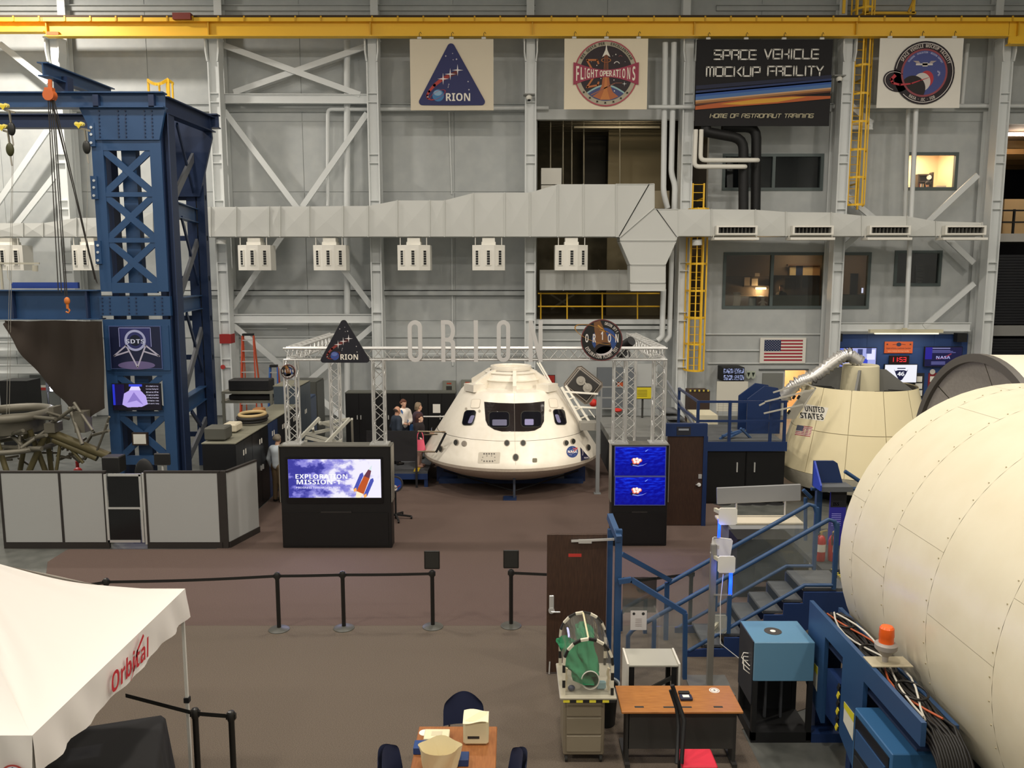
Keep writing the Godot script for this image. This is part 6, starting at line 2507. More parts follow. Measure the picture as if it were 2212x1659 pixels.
	# spotlights hung on the right beam
	for s in [[1356, 742, 0.14, "upper", -0.2], [1344, 766, 0.1, "lower", -0.3]]:
		var o = at(s[0], s[1], 18.2)
		g = thing("stage_spotlight", "%s black stage spotlight beside the large round sign" % s[3], "spotlight", o, "stage spotlights on the truss")
		m2 = mb()
		var tgt = v3(-0.2, 1.6, -22.4)
		var ax2 = (tgt - o).normalized()
		m2.cyl(o - ax2 * s[2], o + ax2 * s[2], s[2] * 0.75, 16, s[2] * 0.85)
		part(m2, "can", M.black, g)
		m2 = mb()
		m2.cyl(o + ax2 * s[2] * 0.9, o + ax2 * (s[2] + 0.012), s[2] * 0.7, 16)
		part(m2, "lens", mt("fff2dc", 0.3, 0.0, 3.0), g)
		m2 = mb()
		m2.cyl(o, v3(o.x, ym - 0.1, -17.8), 0.02, 6)
		part(m2, "yoke", M.black, g)
		var l = SpotLight3D.new()
		l.light_color = Color("fff0d8")
		l.light_energy = 6.0 * s[2] / 0.14
		l.spot_angle = 42.0
		l.spot_range = 40.0
		l.spot_attenuation = 2.0
		l.light_size = 0.1
		l.shadow_enabled = true
		add_child(l)
		l.look_at_from_position(o + ax2 * (s[2] + 0.03), tgt)

func cloud_image():
	var im = Image.create(400, 168, false, Image.FORMAT_RGB8)
	var nz = FastNoiseLite.new()
	nz.seed = 4
	nz.frequency = 0.012
	nz.fractal_octaves = 5
	nz.domain_warp_enabled = true
	nz.domain_warp_amplitude = 30
	for y in 168:
		for x in 400:
			var u = x / 400.0
			var v = y / 168.0
			var k = clampf(nz.get_noise_2d(x, y * 1.6) * 0.9 + 0.5 + (u - 0.4) * 1.5 + (0.3 if v > 0.75 else 0.0) * (v - 0.7) * 3.0 - v * 0.1, 0.0, 1.0)
			var c = Color("3a3a9c").lerp(Color("8a86dc"), smoothstep(0.0, 0.45, k)).lerp(Color("f4f0ff"), smoothstep(0.4, 0.95, k))
			im.set_pixel(x, y, c)
	var p = pr()
	p.text(hx("ffffff"), "EXPLORATION", v2(143, 93), 224, 20)
	p.text(hx("ffffff"), "MISSION-1", v2(128, 69), 186, 20)
	p.text(hx("e8e4ff"), "PROGRESS TOWARDS FLIGHT", v2(128, 44), 192, 8)
	var a = v2(300, 4)
	var b = v2(362, 142)
	var u2 = (b - a).normalized()
	var n = u2.orthogonal()
	for s in [[-24.0, 8.0, 22.0, 96.0], [26.0, 8.0, 16.0, 92.0]]:
		var o = a + n * s[0]
		p.fill(hx("4a54b4"), [o + u2 * s[2] - n * s[1], o + u2 * s[3] - n * s[1], o + u2 * (s[3] + 10), o + u2 * s[3] + n * s[1], o + u2 * s[2] + n * s[1]])
		p.fill(hx("ffb060"), [o + u2 * s[2] - n * s[1], o + u2 * (s[2] - 10), o + u2 * s[2] + n * s[1], o + u2 * (s[2] + 12)])
	p.fill(hx("c0562a"), [a + u2 * 18 - n * 17, a + u2 * 96 - n * 13, a + u2 * 96 + n * 13, a + u2 * 18 + n * 17])
	p.fill(hx("6a3a4c"), [a + u2 * 94 - n * 13, a + u2 * 128 - n * 7, a + u2 * 128 + n * 7, a + u2 * 94 + n * 13])
	p.fill(hx("d8ecec"), [a + u2 * 128 - n * 6, a + u2 * 152, a + u2 * 128 + n * 6])
	p.fill(hx("fff0d0"), [a + u2 * 20 - n * 16, a + u2 * 20 + n * 16, a - u2 * 6 + n * 8, a - u2 * 6 - n * 10])
	p.image(im, 400, 168)
	return im

func sea_image():
	var im = Image.create(218, 120, false, Image.FORMAT_RGB8)
	var nz = FastNoiseLite.new()
	nz.seed = 9
	nz.frequency = 0.05
	for y in 120:
		for x in 218:
			var v = y / 120.0
			var k = nz.get_noise_2d(x * (0.35 + v * 0.3), y * (2.6 - v)) * 0.5 + 0.5
			im.set_pixel(x, y, Color("0208a0").lerp(Color("1848ff"), smoothstep(0.35, 0.8, k) * (1.0 - v * 0.75)).lerp(Color("050860"), v * 0.4))
	var p = pr()
	p.disc(hx("141440"), v2(84, 48), 18, 9)
	for q in [[80, 66], [94, 68], [108, 64], [84, 56], [98, 56]]:
		p.disc(hx("e86a50"), v2(q[0], q[1]), 9, 8)
	for q in [[82, 68], [95, 70], [107, 66], [86, 58], [99, 58]]:
		p.disc(hx("fff0e4"), v2(q[0], q[1]), 6.5, 6)
	p.line(hx("8a98e8"), [v2(76, 44), v2(100, 40), v2(122, 44), v2(138, 52)], 5, 1)
	p.line(hx("7aa0ff"), [v2(130, 102), v2(142, 110)], 4, 2)
	p.image(im, 218, 120)
	return im

func kiosks():
	for k in [[607, 845, 1185, 17.46, "wide black kiosk with a rocket launch on its screen", 2.25], [1321, 1442, 1177, 17.6, "narrow black kiosk with two blue ocean screens", 2.25]]:
		var d = k[3]
		var x0 = at(k[0], 1080, d).x
		var x1 = at(k[1], 1080, d).x
		var g = thing("display_kiosk", k[4], "kiosk", v3((x0 + x1) * 0.5, 0, -d - 0.2))
		var m = mb()
		var dep = 0.4
		m.cbox(v3((x0 + x1) * 0.5, 0.5 * (k[5] + 0.01), -d - dep * 0.5), v3(x1 - x0, k[5] - 0.01, dep - 0.03), 0.012)
		part(m, "cabinet", mt("0d0c0c", 0.5), g)
		m = mb()
		m.bx(v3(x0 - 0.015, k[5], -d - dep), v3(x1 + 0.015, k[5] + 0.02, -d + 0.01))
		part(m, "top", mt("6c6a62", 0.5), g)
		for s in [x0 - 0.02, x1 + 0.005]:
			m = mb()
			m.bx(v3(s, at(700, 1085, d).y, -d - dep), v3(s + 0.015, k[5], -d - 0.0))
			part(m, "side_trim", mt("8e8b82", 0.4, 0.4), g)
		m = mb()
		var r = px_rect([k[0] + 6, 1108, k[1] - 6, k[2] - 2], d)
		m.bx(v3(r.position.x, 0.06, -d - 0.02), v3(r.end.x, r.end.y, -d + 0.002))
		var dp = part(m, "lower_door", mt("0a0909", 0.5), g)
		m = mb()
		fb(m, lerpf(k[0], k[1], 0.36), 1105, lerpf(k[0], k[1], 0.64), 1108, d - 0.01, 0.02)
		part(m, "pull", mt("2e2c2a", 0.4), dp)
		if k[0] < 1000:
			var b = mb()
			fb(b, 618, 988, 827, 1087, d - 0.01, 0.02)
			part(b, "bezel", mt("0c0c0e", 0.3), g)
			screen_thing("", "", [623, 992, 823, 1075], d - 0.012, cloud_image(), 1.0, 3.0, "c8c8ff", 0.05, g)
		else:
			var im = sea_image()
			for s in [[1329, 966, 1437, 1027], [1329, 1031, 1436, 1090]]:
				var b = mb()
				fb(b, s[0] - 2, s[1] - 2, s[2] + 2, s[3] + 2, d - 0.01, 0.02)
				part(b, "bezel", mt("5a62a8", 0.3), g)
				screen_thing("", "", s, d - 0.012, im, 1.0, 1.0, "4060ff", 0.05, g)

# white capsule
const CAP := Vector3(-0.03, 0, -23.6)

func cone_at(px, py, c, r0, h0, r1, h1, e := 0.0):   # sight line on a cone, lifted e off it
	var b = (r1 - r0) / (h1 - h0)
	var a = r0 - b * h0 - 0.0
	var o = v3(0, EYE, 0) - c
	var r = ray(px, py)
	var A = r.x * r.x + r.z * r.z - b * b * r.y * r.y
	var B = 2.0 * (o.x * r.x + o.z * r.z - b * r.y * (a + b * o.y))
	var C = o.x * o.x + o.z * o.z - (a + b * o.y) * (a + b * o.y)
	var D = maxf(B * B - 4.0 * A * C, 0.0)
	var t = (-B - sqrt(D)) / (2.0 * A)
	var p = o + r * t
	var n = v3(p.x, 0, p.z).normalized()
	n = (n - v3(0, b, 0)).normalized()
	return c + p + n * e

func capsule():
	var g = thing("crew_capsule", "large white cone shaped crew capsule with dark windows in the middle", "spacecraft", CAP)
	var shell = noisy("capsule_paint", "dcd5c6", "e6e0d4", 0.02, 2.0, 0.35)
	var m = mb()
	m.lathe([v2(0, 0.17), v2(0.8, 0.22), v2(1.4, 0.33), v2(1.9, 0.48), v2(2.25, 0.63), v2(2.42, 0.74), v2(2.49, 0.82), v2(2.5, 0.9)], CAP, 96)
	part(m, "heat_shield", noisy("shield_paint", "b8ab9c", "cabfb0", 0.03, 1.5, 0.5), g)
	m = mb()
	m.lathe([v2(2.5, 0.9), v2(2.47, 1.0), v2(2.42, 1.08)], CAP, 96)
	m.lathe([v2(2.42, 1.08), v2(2.12, 1.555)], CAP, 96)
	part(m, "lower_cone", shell, g)
	m = mb()
	m.lathe([v2(2.11, 1.562), v2(1.42, 2.66), v2(1.36, 2.72), v2(1.2, 2.75), v2(0.8, 2.76)], CAP, 96)
	part(m, "upper_cone", shell, g)
	m = mb()
	m.lathe([v2(0.86, 2.74), v2(0.84, 2.95), v2(0.87, 2.96), v2(0.87, 2.98), v2(0.8, 2.99), v2(0.72, 3.14), v2(0.75, 3.15), v2(0.75, 3.17), v2(0.6, 3.2)], CAP, 48)
	part(m, "tunnel", shell, g)
	m = mb()
	m.lathe([v2(0.5, 3.1), v2(0.5, 3.3), v2(0.52, 3.33), v2(0.58, 3.33), v2(0.59, 3.27), v2(0.56, 3.18)], CAP, 48)
	m.lathe([v2(0.5, 3.18), v2(0.0, 3.18)], CAP, 48)
	part(m, "docking_ring", shell, g)
	for k in 6:
		var a = PI / 2 + k * TAU / 6.0
		var u = v3(cos(a), 0, sin(a))
		m = mb()
		m.poly([v2(0.55, 3.24), v2(0.66, 3.24), v2(1.24, 2.9), v2(1.24, 2.72), v2(0.6, 2.72)], CAP + u.cross(Vector3.UP) * 0.05 * -1.0, u, Vector3.UP, 0.1)
		part(m, "gusset", shell, g)
	for s in [-1.0, 1.0]:
		m = mb()
		m.box(CAP + v3(s * 1.0, 2.8, 0.75), v3(0.4, 0.2, 0.5), Basis(Vector3.UP, -s * 0.6))
		part(m, "bay_cover", shell, g)
	# things laid on the cone: drawn on sight lines, bent to the surface
	var cone = func(p, e): return cone_at(p.x, -p.y, CAP, 2.42, 1.08, 1.42, 2.66, e)
	var V = func(a):
		var o = []
		for k in a:
			o.append(v2(k[0], -k[1]))
		return o
	var rr = func(x0, y0, x1, y1, r, sk):   # rounded, slanted window outline
		var o = []
		for c in [[x1 - r, y0 + r, -PI / 2], [x1 - r, y1 - r, 0.0], [x0 + r, y1 - r, PI / 2], [x0 + r, y0 + r, PI]]:
			for k in 5:
				var a = c[2] + PI / 2 * k / 4.0
				var y = c[1] + sin(a) * r
				o.append(v2(c[0] + cos(a) * r + sk * (y1 - y) / (y1 - y0), -y))
		return o
	var p = pr()
	p.fill(hx("1d1b1a"), V.call([[1046, 868], [1078, 870.5], [1111, 871.5], [1145, 870.5], [1176, 867], [1175, 910], [1168, 923], [1155, 930], [1140, 932], [1084, 932], [1068, 928], [1054, 919], [1049, 908]]))
	p.layer += 1
	p.line(hx("7a7672"), V.call([[1111, 871], [1112, 932]]), 0.7)
	var wp = part(p.mesh(cone, 0.006, 9.0), "window_panel", inked(0.15), g)
	var ws = [[1056, 889, 1101, 924, 8.0, 0.0], [1125, 888, 1170, 923, 8.0, 0.0], [997, 886, 1023, 919, 7.0, 7.0], [1199, 884, 1225, 918, 7.0, -6.0]]
	for i in 4:
		var w = ws[i]
		p = pr()
		p.fill(hx("3a3836"), rr.call(w[0], w[1], w[2], w[3], w[4], w[5]))
		p.layer += 1
		p.fill(hx("141418"), rr.call(w[0] + 1.5, w[1] + 1.5, w[2] - 1.5, w[3] - 1.5, w[4] - 1, w[5]))
		p.layer += 1
		if i < 2:
			p.fill(hx("6a6a82" if i == 0 else "8a88b0"), rr.call(w[0] + 8, w[1] + 18, w[2] - 6 - i * 12, w[3] - 4, 2.0, 0.0))
		else:
			p.fill(hx("787698"), rr.call(w[0] + (14 if i == 2 else 4), w[1] + 12, w[2] - (3 if i == 2 else 14), w[3] - 4, 3.0, w[5]))
		part(p.mesh(cone, 0.009, 6.0), "window", inked(0.1), g)
	p = pr()   # small panels and seams
	var seam = hx("bdb3a2")
	for q in [[1016, 862, 1036, 882, 3.0], [1187, 861, 1206, 881, -3.0]]:
		p.fill(seam, rr.call(q[0], q[1], q[2], q[3], 4.0, q[4]))
		p.layer += 1
		p.fill(hx("e8dfcf"), rr.call(q[0] + 0.8, q[1] + 0.8, q[2] - 0.8, q[3] - 0.8, 3.5, q[4]))
		p.layer -= 1
	for q in [[1007, 883], [1036, 888], [1188, 887], [1215, 882]]:
		p.disc(hx("a89f90"), v2(q[0], -q[1]), 2.6, 2.9)
	p.line(seam, V.call([[1112, 933], [1114, 1005]]), 0.5)
	p.line(seam, V.call([[1111, 848], [1111, 868]]), 0.5)
	p.fill(hx("b9b2a4"), rr.call(1032, 977, 1079, 1001, 2.5, 2.0))
	p.layer += 1
	for k in 5:
		p.disc(hx("5a564e"), v2(1046 + k * 5.4, -980.5), 1.7)
		if k < 4:
			p.disc(hx("5a564e"), v2(1046 + k * 6, -996.5), 1.7)
	for q in [[1043, 988], [1069, 988], [1041, 994], [1069, 995], [1052, 985], [1062, 985]]:
		p.disc(hx("7a756a"), v2(q[0], -q[1]), 1.2)
	p.fill(hx("57523c"), rr.call(1150, 990, 1160, 999, 2.0, 0.0))
	part(p.mesh(cone, 0.005, 8.0), "access_panel", inked(0.5), g)
	for q in [[986, 956, 6, 7], [1003, 958.5, 6, 6.5], [1095, 957, 6.5, 7], [1130, 957, 6.5, 7], [1222, 957, 6, 6.5], [1237, 953.5, 5.5, 6.5], [953, 970, 5, 7.5], [1270, 967, 5, 7.5], [1114, 988, 7, 8.2]]:
		p = pr()
		p.disc(hx("8f877a"), v2(q[0], -q[1]), q[2], q[3])
		p.layer += 1
		p.disc(hx("26221e" if q[0] != 1003 else "7d756b"), v2(q[0] + (1.5 if q[0] > 1150 else (-1.2 if q[0] < 1050 else 0.0)), -q[1]), q[2] * 0.75, q[3] * 0.82)
		part(p.mesh(cone, 0.006, 5.0), "thruster_port", inked(0.6), g)
	p = pr()
	emblem_meatball(p, v2(1236, -976), 12.5)
	part(p.mesh(cone, 0.004, 8.0), "round_emblem", inked(0.5), g)
	p = pr()
	p.fill(hx("1c1c38"), V.call([[1253, 966], [1274, 990], [1255, 995.5]]))
	p.layer += 1
	p.line(hx("e0d8d8"), V.call([[1258, 984], [1259, 978], [1257, 972]]), 0.8)
	p.text(hx("e0d8e0"), "RION", v2(1266, -989), 9, 3)
	part(p.mesh(cone, 0.004, 8.0), "triangle_emblem", inked(0.5), g)
	# stand below
	var sd = thing("capsule_stand", "dark blue support box and prop under the white capsule", "stand", CAP)
	for q in [[v3(-2.05, 0.008, -1.2), v3(2.05, 0.15, 0.5), "box"], [v3(-0.2, 0.008, 1.9), v3(0.15, 0.03, 2.3), "prop_foot"]]:
		m = mb()
		m.bx(CAP + q[0], CAP + q[1])
		part(m, q[2], mt("22365e", 0.5), sd)
	for s in [-1, 1]:
		m = mb()
		m.bx(CAP + v3(s * 1.83 - 0.3, 0.008, 0.2), CAP + v3(s * 1.83 + 0.3, 0.44, 0.24))
		part(m, "end_plate", mt("1f3058", 0.5), sd)
	m = mb()
	m.bx(CAP + v3(0.06, 0.03, 2.02), CAP + v3(0.12, 0.66, 2.08))
	part(m, "prop", mt("4a5260", 0.4, 0.3), sd)
	m = mb()
	m.cyl(CAP + v3(-1.9, 0.38, 0.5), CAP + v3(0.09, 0.2, 2.05), 0.02, 6)
	m.cyl(CAP + v3(1.9, 0.38, 0.5), CAP + v3(0.09, 0.2, 2.05), 0.02, 6)
	part(m, "stay_cable", M.black, sd)
	# open hatch with its gear
	var hc = at(1260, 832, 23.3)
	var h = thing("open_hatch", "black square hatch door swung open at the capsule's right shoulder", "hatch", hc)
	var qb = Basis(Vector3.BACK, deg_to_rad(-38.0)) * Basis(Vector3.UP, -0.15)
	m = mb()
	m.cbox(hc, v3(0.92, 0.8, 0.12), 0.09, qb)
	part(m, "rim", mt("8d857c", 0.5), h)
	m = mb()
	m.cbox(hc + qb.z * 0.035, v3(0.8, 0.68, 0.09), 0.07, qb)
	part(m, "panel", mt("201d1b", 0.5), h)
	for s in [[-0.13, 0.06], [0.14, 0.02]]:
		m = mb()
		var o = hc + qb.x * s[0] + qb.y * s[1] + qb.z * 0.08
		m.cyl(o, o + qb.z * 0.05, 0.13, 20)
		m.cyl(o + qb.z * 0.05, o + qb.z * 0.09, 0.05, 10)
		part(m, "gear_disc", mt("9a968e", 0.4, 0.4), h)
	m = mb()
	m.bar(hc + qb.x * -0.1 + qb.y * 0.12 + qb.z * 0.1, hc + qb.x * 0.14 + qb.y * 0.05 + qb.z * 0.12, 0.03, 0.03)
	part(m, "linkage", mt("b8b4aa", 0.4), h)
	# white boarding frame along the right flank
	var fl = thing("boarding_frame", "white boarding frame and rods on the capsule's right flank", "frame", at(1250, 925, 23.0))
	for q in [[1213, 836, 1262, 922, 0.06], [1222, 833, 1274, 912, 0.05], [1220, 846, 1292, 851, 0.045], [1236, 878, 1288, 881, 0.045], [1230, 862, 1240, 858, 0.04], [1245, 885, 1256, 880, 0.04], [1252, 905, 1268, 898, 0.04], [1272, 885, 1285, 902, 0.02]]:
		m = mb()
		m.bar(at(q[0], q[1], 22.9), at(q[2], q[3], 22.7), q[4], q[4])
		part(m, "frame_bar", M.white, fl)
	m = mb()
	fb(m, 1254, 914, 1290, 930, 22.3, 0.5)
	part(m, "step_plate", mt("8f8d86", 0.5), fl)
	m = mb()
	m.bar(at(1165, 783, 23.6), at(1191, 828, 23.6), 0.03, 0.05)
	m.bar(at(1160, 783, 23.6), at(1187, 829, 23.6), 0.02, 0.03)
	part(m, "strut_rod", M.white, fl)
	# grab frame at the left
	fl = thing("grab_frame", "thin metal grab frame reaching from the black screen to the capsule", "railing", at(930, 977, 22.0))
	for q in [[903, 932, 962, 933, 0.025], [915, 939, 945, 938, 0.02], [902, 975, 940, 976, 0.022]]:
		m = mb()
		m.cyl(at(q[0], q[1], 22.2), at(q[2], q[3], 22.0), q[4], 8)
		part(m, "rod", mt("8a7d68", 0.3, 0.7), fl)
	m = mb()
	m.bar(at(963, 935, 22.0), at(942, 977, 22.0), 0.05, 0.06)
	part(m, "pad", M.black, fl)
	m = mb()
	var pf = at(1293, 857, 22.0)
	m.bx(v3(pf.x - 0.05, 0.008, -22.05), v3(pf.x + 0.05, pf.y, -21.95))
	m.bx(v3(pf.x - 0.09, 0.008, -22.09), v3(pf.x + 0.09, 0.03, -21.91))
	one(m, "jack_post", mt("8c8f90", 0.4, 0.3), "grey square jack post right of the white capsule", "post")

# people
func person(label, o, tall, turn, look):
	var g = thing("person", label, "person", o, "", turn)
	var k = tall / 1.75
	var P = func(x, y, z): return v3(x, y, z) * k
	var torso = [[P.call(0, 0.98, 0), P.call(0, 1.12, 0.01), 0.13, 0.135], [P.call(0, 1.12, 0.01), P.call(0, 1.34, 0.0), 0.135, 0.15], [P.call(-0.13, 1.4, -0.01), P.call(0.13, 1.4, -0.01), 0.075, 0.075]]
	var legs = []
	var shoes = []
	var arms = []
	var feet = []
	for s in [-1.0, 1.0]:
		legs.append([P.call(0.085 * s, 0.93, 0), P.call(0.095 * s, 0.5, 0.01), 0.095, 0.065])
		legs.append([P.call(0.095 * s, 0.5, 0.01), P.call(0.1 * s, 0.09, -0.03), 0.065, 0.045])
		feet.append([P.call(0.1 * s, 0.045, -0.03), P.call(0.115 * s, 0.035, 0.13), 0.045, 0.034])
		var el = look.get("elbow", v3(0.26, 1.12, -0.05))
		var wr = look.get("wrist", v3(0.27, 0.88, 0.06))
		if s < 0 and look.has("wrist_l"):
			wr = look.wrist_l
			el = look.elbow_l
		var e2 = P.call(el.x * s, el.y, el.z) as Vector3
		var w2 = P.call(wr.x * s, wr.y, wr.z) as Vector3
		arms.append([P.call(0.19 * s, 1.38, -0.01), e2, 0.058, 0.045])
		arms.append([e2, w2, 0.045, 0.03])
	var bones = torso + legs + feet + arms + [[P.call(0, 1.42, 0), P.call(0, 1.55, 0.02), 0.06, 0.055]]
	var m = mb()
	body(m, bones, 0.024, 0.035)
	for s in 2:   # hands: palm, four fingers, thumb
		var w = arms[s * 2 + 1][1]
		var dir = (w - arms[s * 2 + 1][0]).normalized()
		var side = dir.cross(Vector3.RIGHT if absf(dir.x) < 0.8 else Vector3.UP).normalized()
		var up = side.cross(dir)
		var hb = [[w, w + dir * 0.07, 0.026, 0.028]]
		for f in 4:
			var r = w + dir * 0.075 + side * (f - 1.5) * 0.018
			var ln = [0.06, 0.072, 0.066, 0.052][f]
			hb.append([r, r + dir * ln * 0.55, 0.009, 0.009])
			hb.append([r + dir * ln * 0.55, r + dir * ln * 0.85 + up * ln * 0.4, 0.009, 0.008])
		hb.append([w + dir * 0.02 + side * 0.025, w + dir * 0.06 + side * 0.055 + up * 0.01, 0.011, 0.009])
		body(m, hb, 0.007, 0.008)
	part(m, "body", mt(look.skin, 0.6), g, true)
	var fat = func(list, e):
		var r = []
		for b in list:
			r.append([b[0], b[1], b[2] + e, b[3] + e])
		return r
	m = mb()
	var top = torso + [arms[0], arms[2]]
	if look.get("sleeves", true):
		top += [[arms[1][0], arms[1][0].lerp(arms[1][1], 0.88), arms[1][2], 0.034], [arms[3][0], arms[3][0].lerp(arms[3][1], 0.88), arms[3][2], 0.034]]
	body(m, fat.call(top, 0.014), 0.024, 0.035)
	part(m, "top", mt(look.top, 0.9), g, true)
	m = mb()
	body(m, fat.call(legs + [[P.call(-0.06, 0.95, 0), P.call(0.06, 0.95, 0), 0.11, 0.11]], 0.013), 0.024, 0.03)
	part(m, "trousers", mt(look.legs, 0.9), g, true)
	m = mb()
	body(m, fat.call(feet, 0.007), 0.02, 0.02)
	part(m, "shoes", mt(look.get("shoes", "1c1a18"), 0.6), g, true)
	head(g, P.call(0, 1.635, 0.03), look.hair, look.skin, look.get("long", 0.0), look.get("gaze", 0.0), look.get("bald", false))
	return g

func people():
	person("grey haired man in pale shirt and khaki trousers beside the left kiosk", gr(603, 1083, 0.008), 1.76, 2.7, {"skin": "c49a80", "hair": "6d6558", "top": "b4bcc2", "legs": "6a5840"})
	var py = 0.45
	var pl = thing("viewing_platform", "low blue edged visitor platform left of the white capsule", "platform", v3(-3.3, 0, -23.9))
	var m = mb()
	m.bx(v3(-5.2, py - 0.06, -25.6), v3(-2.35, py, -22.7))
	part(m, "deck", mt("4a4c50", 0.8), pl)
	for q in [[-5.2, -25.6], [-5.2, -22.8], [-2.45, -25.6], [-2.45, -22.8]]:
		m = mb()
		m.bx(v3(q[0], 0.008, q[1]), v3(q[0] + 0.1, py - 0.06, q[1] + 0.1))
		part(m, "leg", M.navy, pl)
	m = mb()
	m.bx(v3(-5.2, py - 0.22, -22.72), v3(-2.35, py - 0.06, -22.68))
	part(m, "fascia", M.navy, pl)
	m = mb()
	m.bx(v3(-2.75, py, -23.4), v3(-2.6, py + 0.005, -22.7))
	part(m, "yellow_stripe", mt("d0b020", 0.7), pl)
	m = mb()
	m.cyl(at(905, 900, 25.4), at(1000, 900, 25.4), 0.025, 8)
	one(m, "visitor_rail", M.alu, "silver rail behind the visitors beside the capsule", "railing")
	var r = px_rect([792, 931, 901, 996], 22.62)
	m = mb()
	m.bx(v3(r.position.x, r.position.y, -22.66), v3(r.end.x, r.end.y, -22.62))
	m.bx(v3(r.position.x, 0.008, -22.66), v3(r.position.x + 0.06, r.position.y, -22.62))
	m.bx(v3(r.end.x - 0.06, 0.008, -22.66), v3(r.end.x, r.position.y, -22.62))
	one(m, "black_screen_panel", mt("17161a", 0.7), "black panel hiding the visitors' legs beside the capsule", "panel")
	var X = func(px, z): return v3(at(px, 930, z).x, py, -z)
	person("balding man in a dark blue shirt facing right beside the capsule", X.call(857, 23.6), 1.68, 2.1, {"skin": "b98a70", "hair": "3a302a", "bald": true, "top": "26303e", "legs": "22242a"})
	var w1 = person("brown haired woman in a white top behind the balding man", X.call(872, 24.8), 1.7, 0.6, {"skin": "c89c84", "hair": "5a3424", "top": "e4dcd2", "legs": "2c3340", "wrist": v3(0.1, 1.05, 0.22), "elbow": v3(0.26, 1.1, 0.02)})
	m = mb()
	m.bar(v3(-0.14, 1.42, 0.12), v3(0.2, 0.85, 0.17), 0.015, 0.05, v3(0.8, 0.6, 0))
	m.bx(v3(0.14, 0.72, 0.1), v3(0.34, 0.95, 0.2))
	part(m, "shoulder_bag", mt("3a6aa8", 0.7), w1, true)
	person("fair haired older woman in a plum top looking at the capsule", X.call(903, 24.4), 1.66, 1.9, {"skin": "c89c84", "hair": "7a6a56", "top": "3a2a36", "legs": "2a3048", "long": 0.06})
	var hand = v3(0.12, 1.13, 0.34)
	var w2 = person("dark red haired woman in black holding a lit phone and pink bag", X.call(905, 23.3), 1.5, 1.4, {"skin": "d0a890", "hair": "3a1a18", "top": "1e181c", "legs": "d8b8ac", "long": 0.16, "elbow": v3(0.24, 1.1, 0.08), "wrist": hand, "elbow_l": v3(0.27, 1.12, -0.02), "wrist_l": v3(0.28, 0.9, 0.1), "shoes": "b89080"})
	var ph = thing("phone", "small lit phone held up by the dark red haired woman", "phone", w2.transform * (hand * (1.5 / 1.75) + v3(0, 0.06, 0.06)), "", 1.4)
	m = mb()
	m.cbox(v3(0, 0.03, 0), v3(0.08, 0.15, 0.012), 0.003)
	part(m, "case", M.black, ph, true)
	m = mb()
	m.box(v3(0, 0.03, -0.007), v3(0.07, 0.13, 0.002))
	part(m, "display", mt("c8d4ff", 0.4, 0.0, 1.5), ph, true)
	m = mb()
	var bo = at(908, 960, 23.0)
	m.sheet(12, 8, func(u, v): return bo + v3(cos(u * TAU) * (0.15 - 0.05 * v), -0.16 + 0.3 * v, sin(u * TAU) * (0.09 - 0.06 * v)))
	var hb = thing("handbag", "bright pink handbag on the dark red haired woman's arm", "bag", bo - v3(0, 0.16, 0))
	part(m, "bag", mt("e8607a", 0.6), hb)
	m = mb()
	var hp = []
	for k in 9:
		hp.append(bo + v3(cos(PI * k / 8.0) * 0.09, 0.12 + sin(PI * k / 8.0) * 0.26, 0))
	m.tube(hp, 0.014, 6)
	part(m, "handle", mt("e8607a", 0.6), hb)
	# equipment cart with round emblem, and a castor chair base beside the kiosk
	var c = at(853, 1046, 19.6)
	var e = thing("round_crest_board", "round blue crest on a dark stand right of the wide kiosk", "sign", v3(c.x, 0, c.z))
	m = mb()
	m.cyl(c + v3(0, 0, -0.03), c, 0.2, 28)
	part(m, "board", mt("3a3a40", 0.5), e)
	var p = pr()
	p.disc(hx("2a4a9c"), Vector2.ZERO, 0.16)
	p.layer += 1
	p.disc(hx("e4dcd4"), v2(0.0, -0.09), 0.06, 0.07)
	p.line(hx("b83a34"), [v2(-0.14, -0.03), v2(0.02, -0.1), v2(0.13, -0.02)], 0.03, 0.01)
	part(p.mesh(flat(c), 0.002), "crest", inked(0.5), e)
	m = mb()
	m.cyl(v3(c.x, 0.02, c.z - 0.05), v3(c.x, c.y + 0.15, c.z - 0.05), 0.025, 8)
	for k in 5:
		var a = TAU * k / 5.0
		var t = v3(c.x + cos(a) * 0.38, 0.07, c.z - 0.05 + sin(a) * 0.38)
		m.bar(v3(c.x, 0.12, c.z - 0.05), t, 0.04, 0.04)
		m.cyl(t + v3(-0.02, -0.025, 0), t + v3(0.02, -0.025, 0), 0.035, 10)
	part(m, "castor_stand", M.black, e)

# cream capsule at the right
const APO := Vector3(9.35, 0, -22.2)

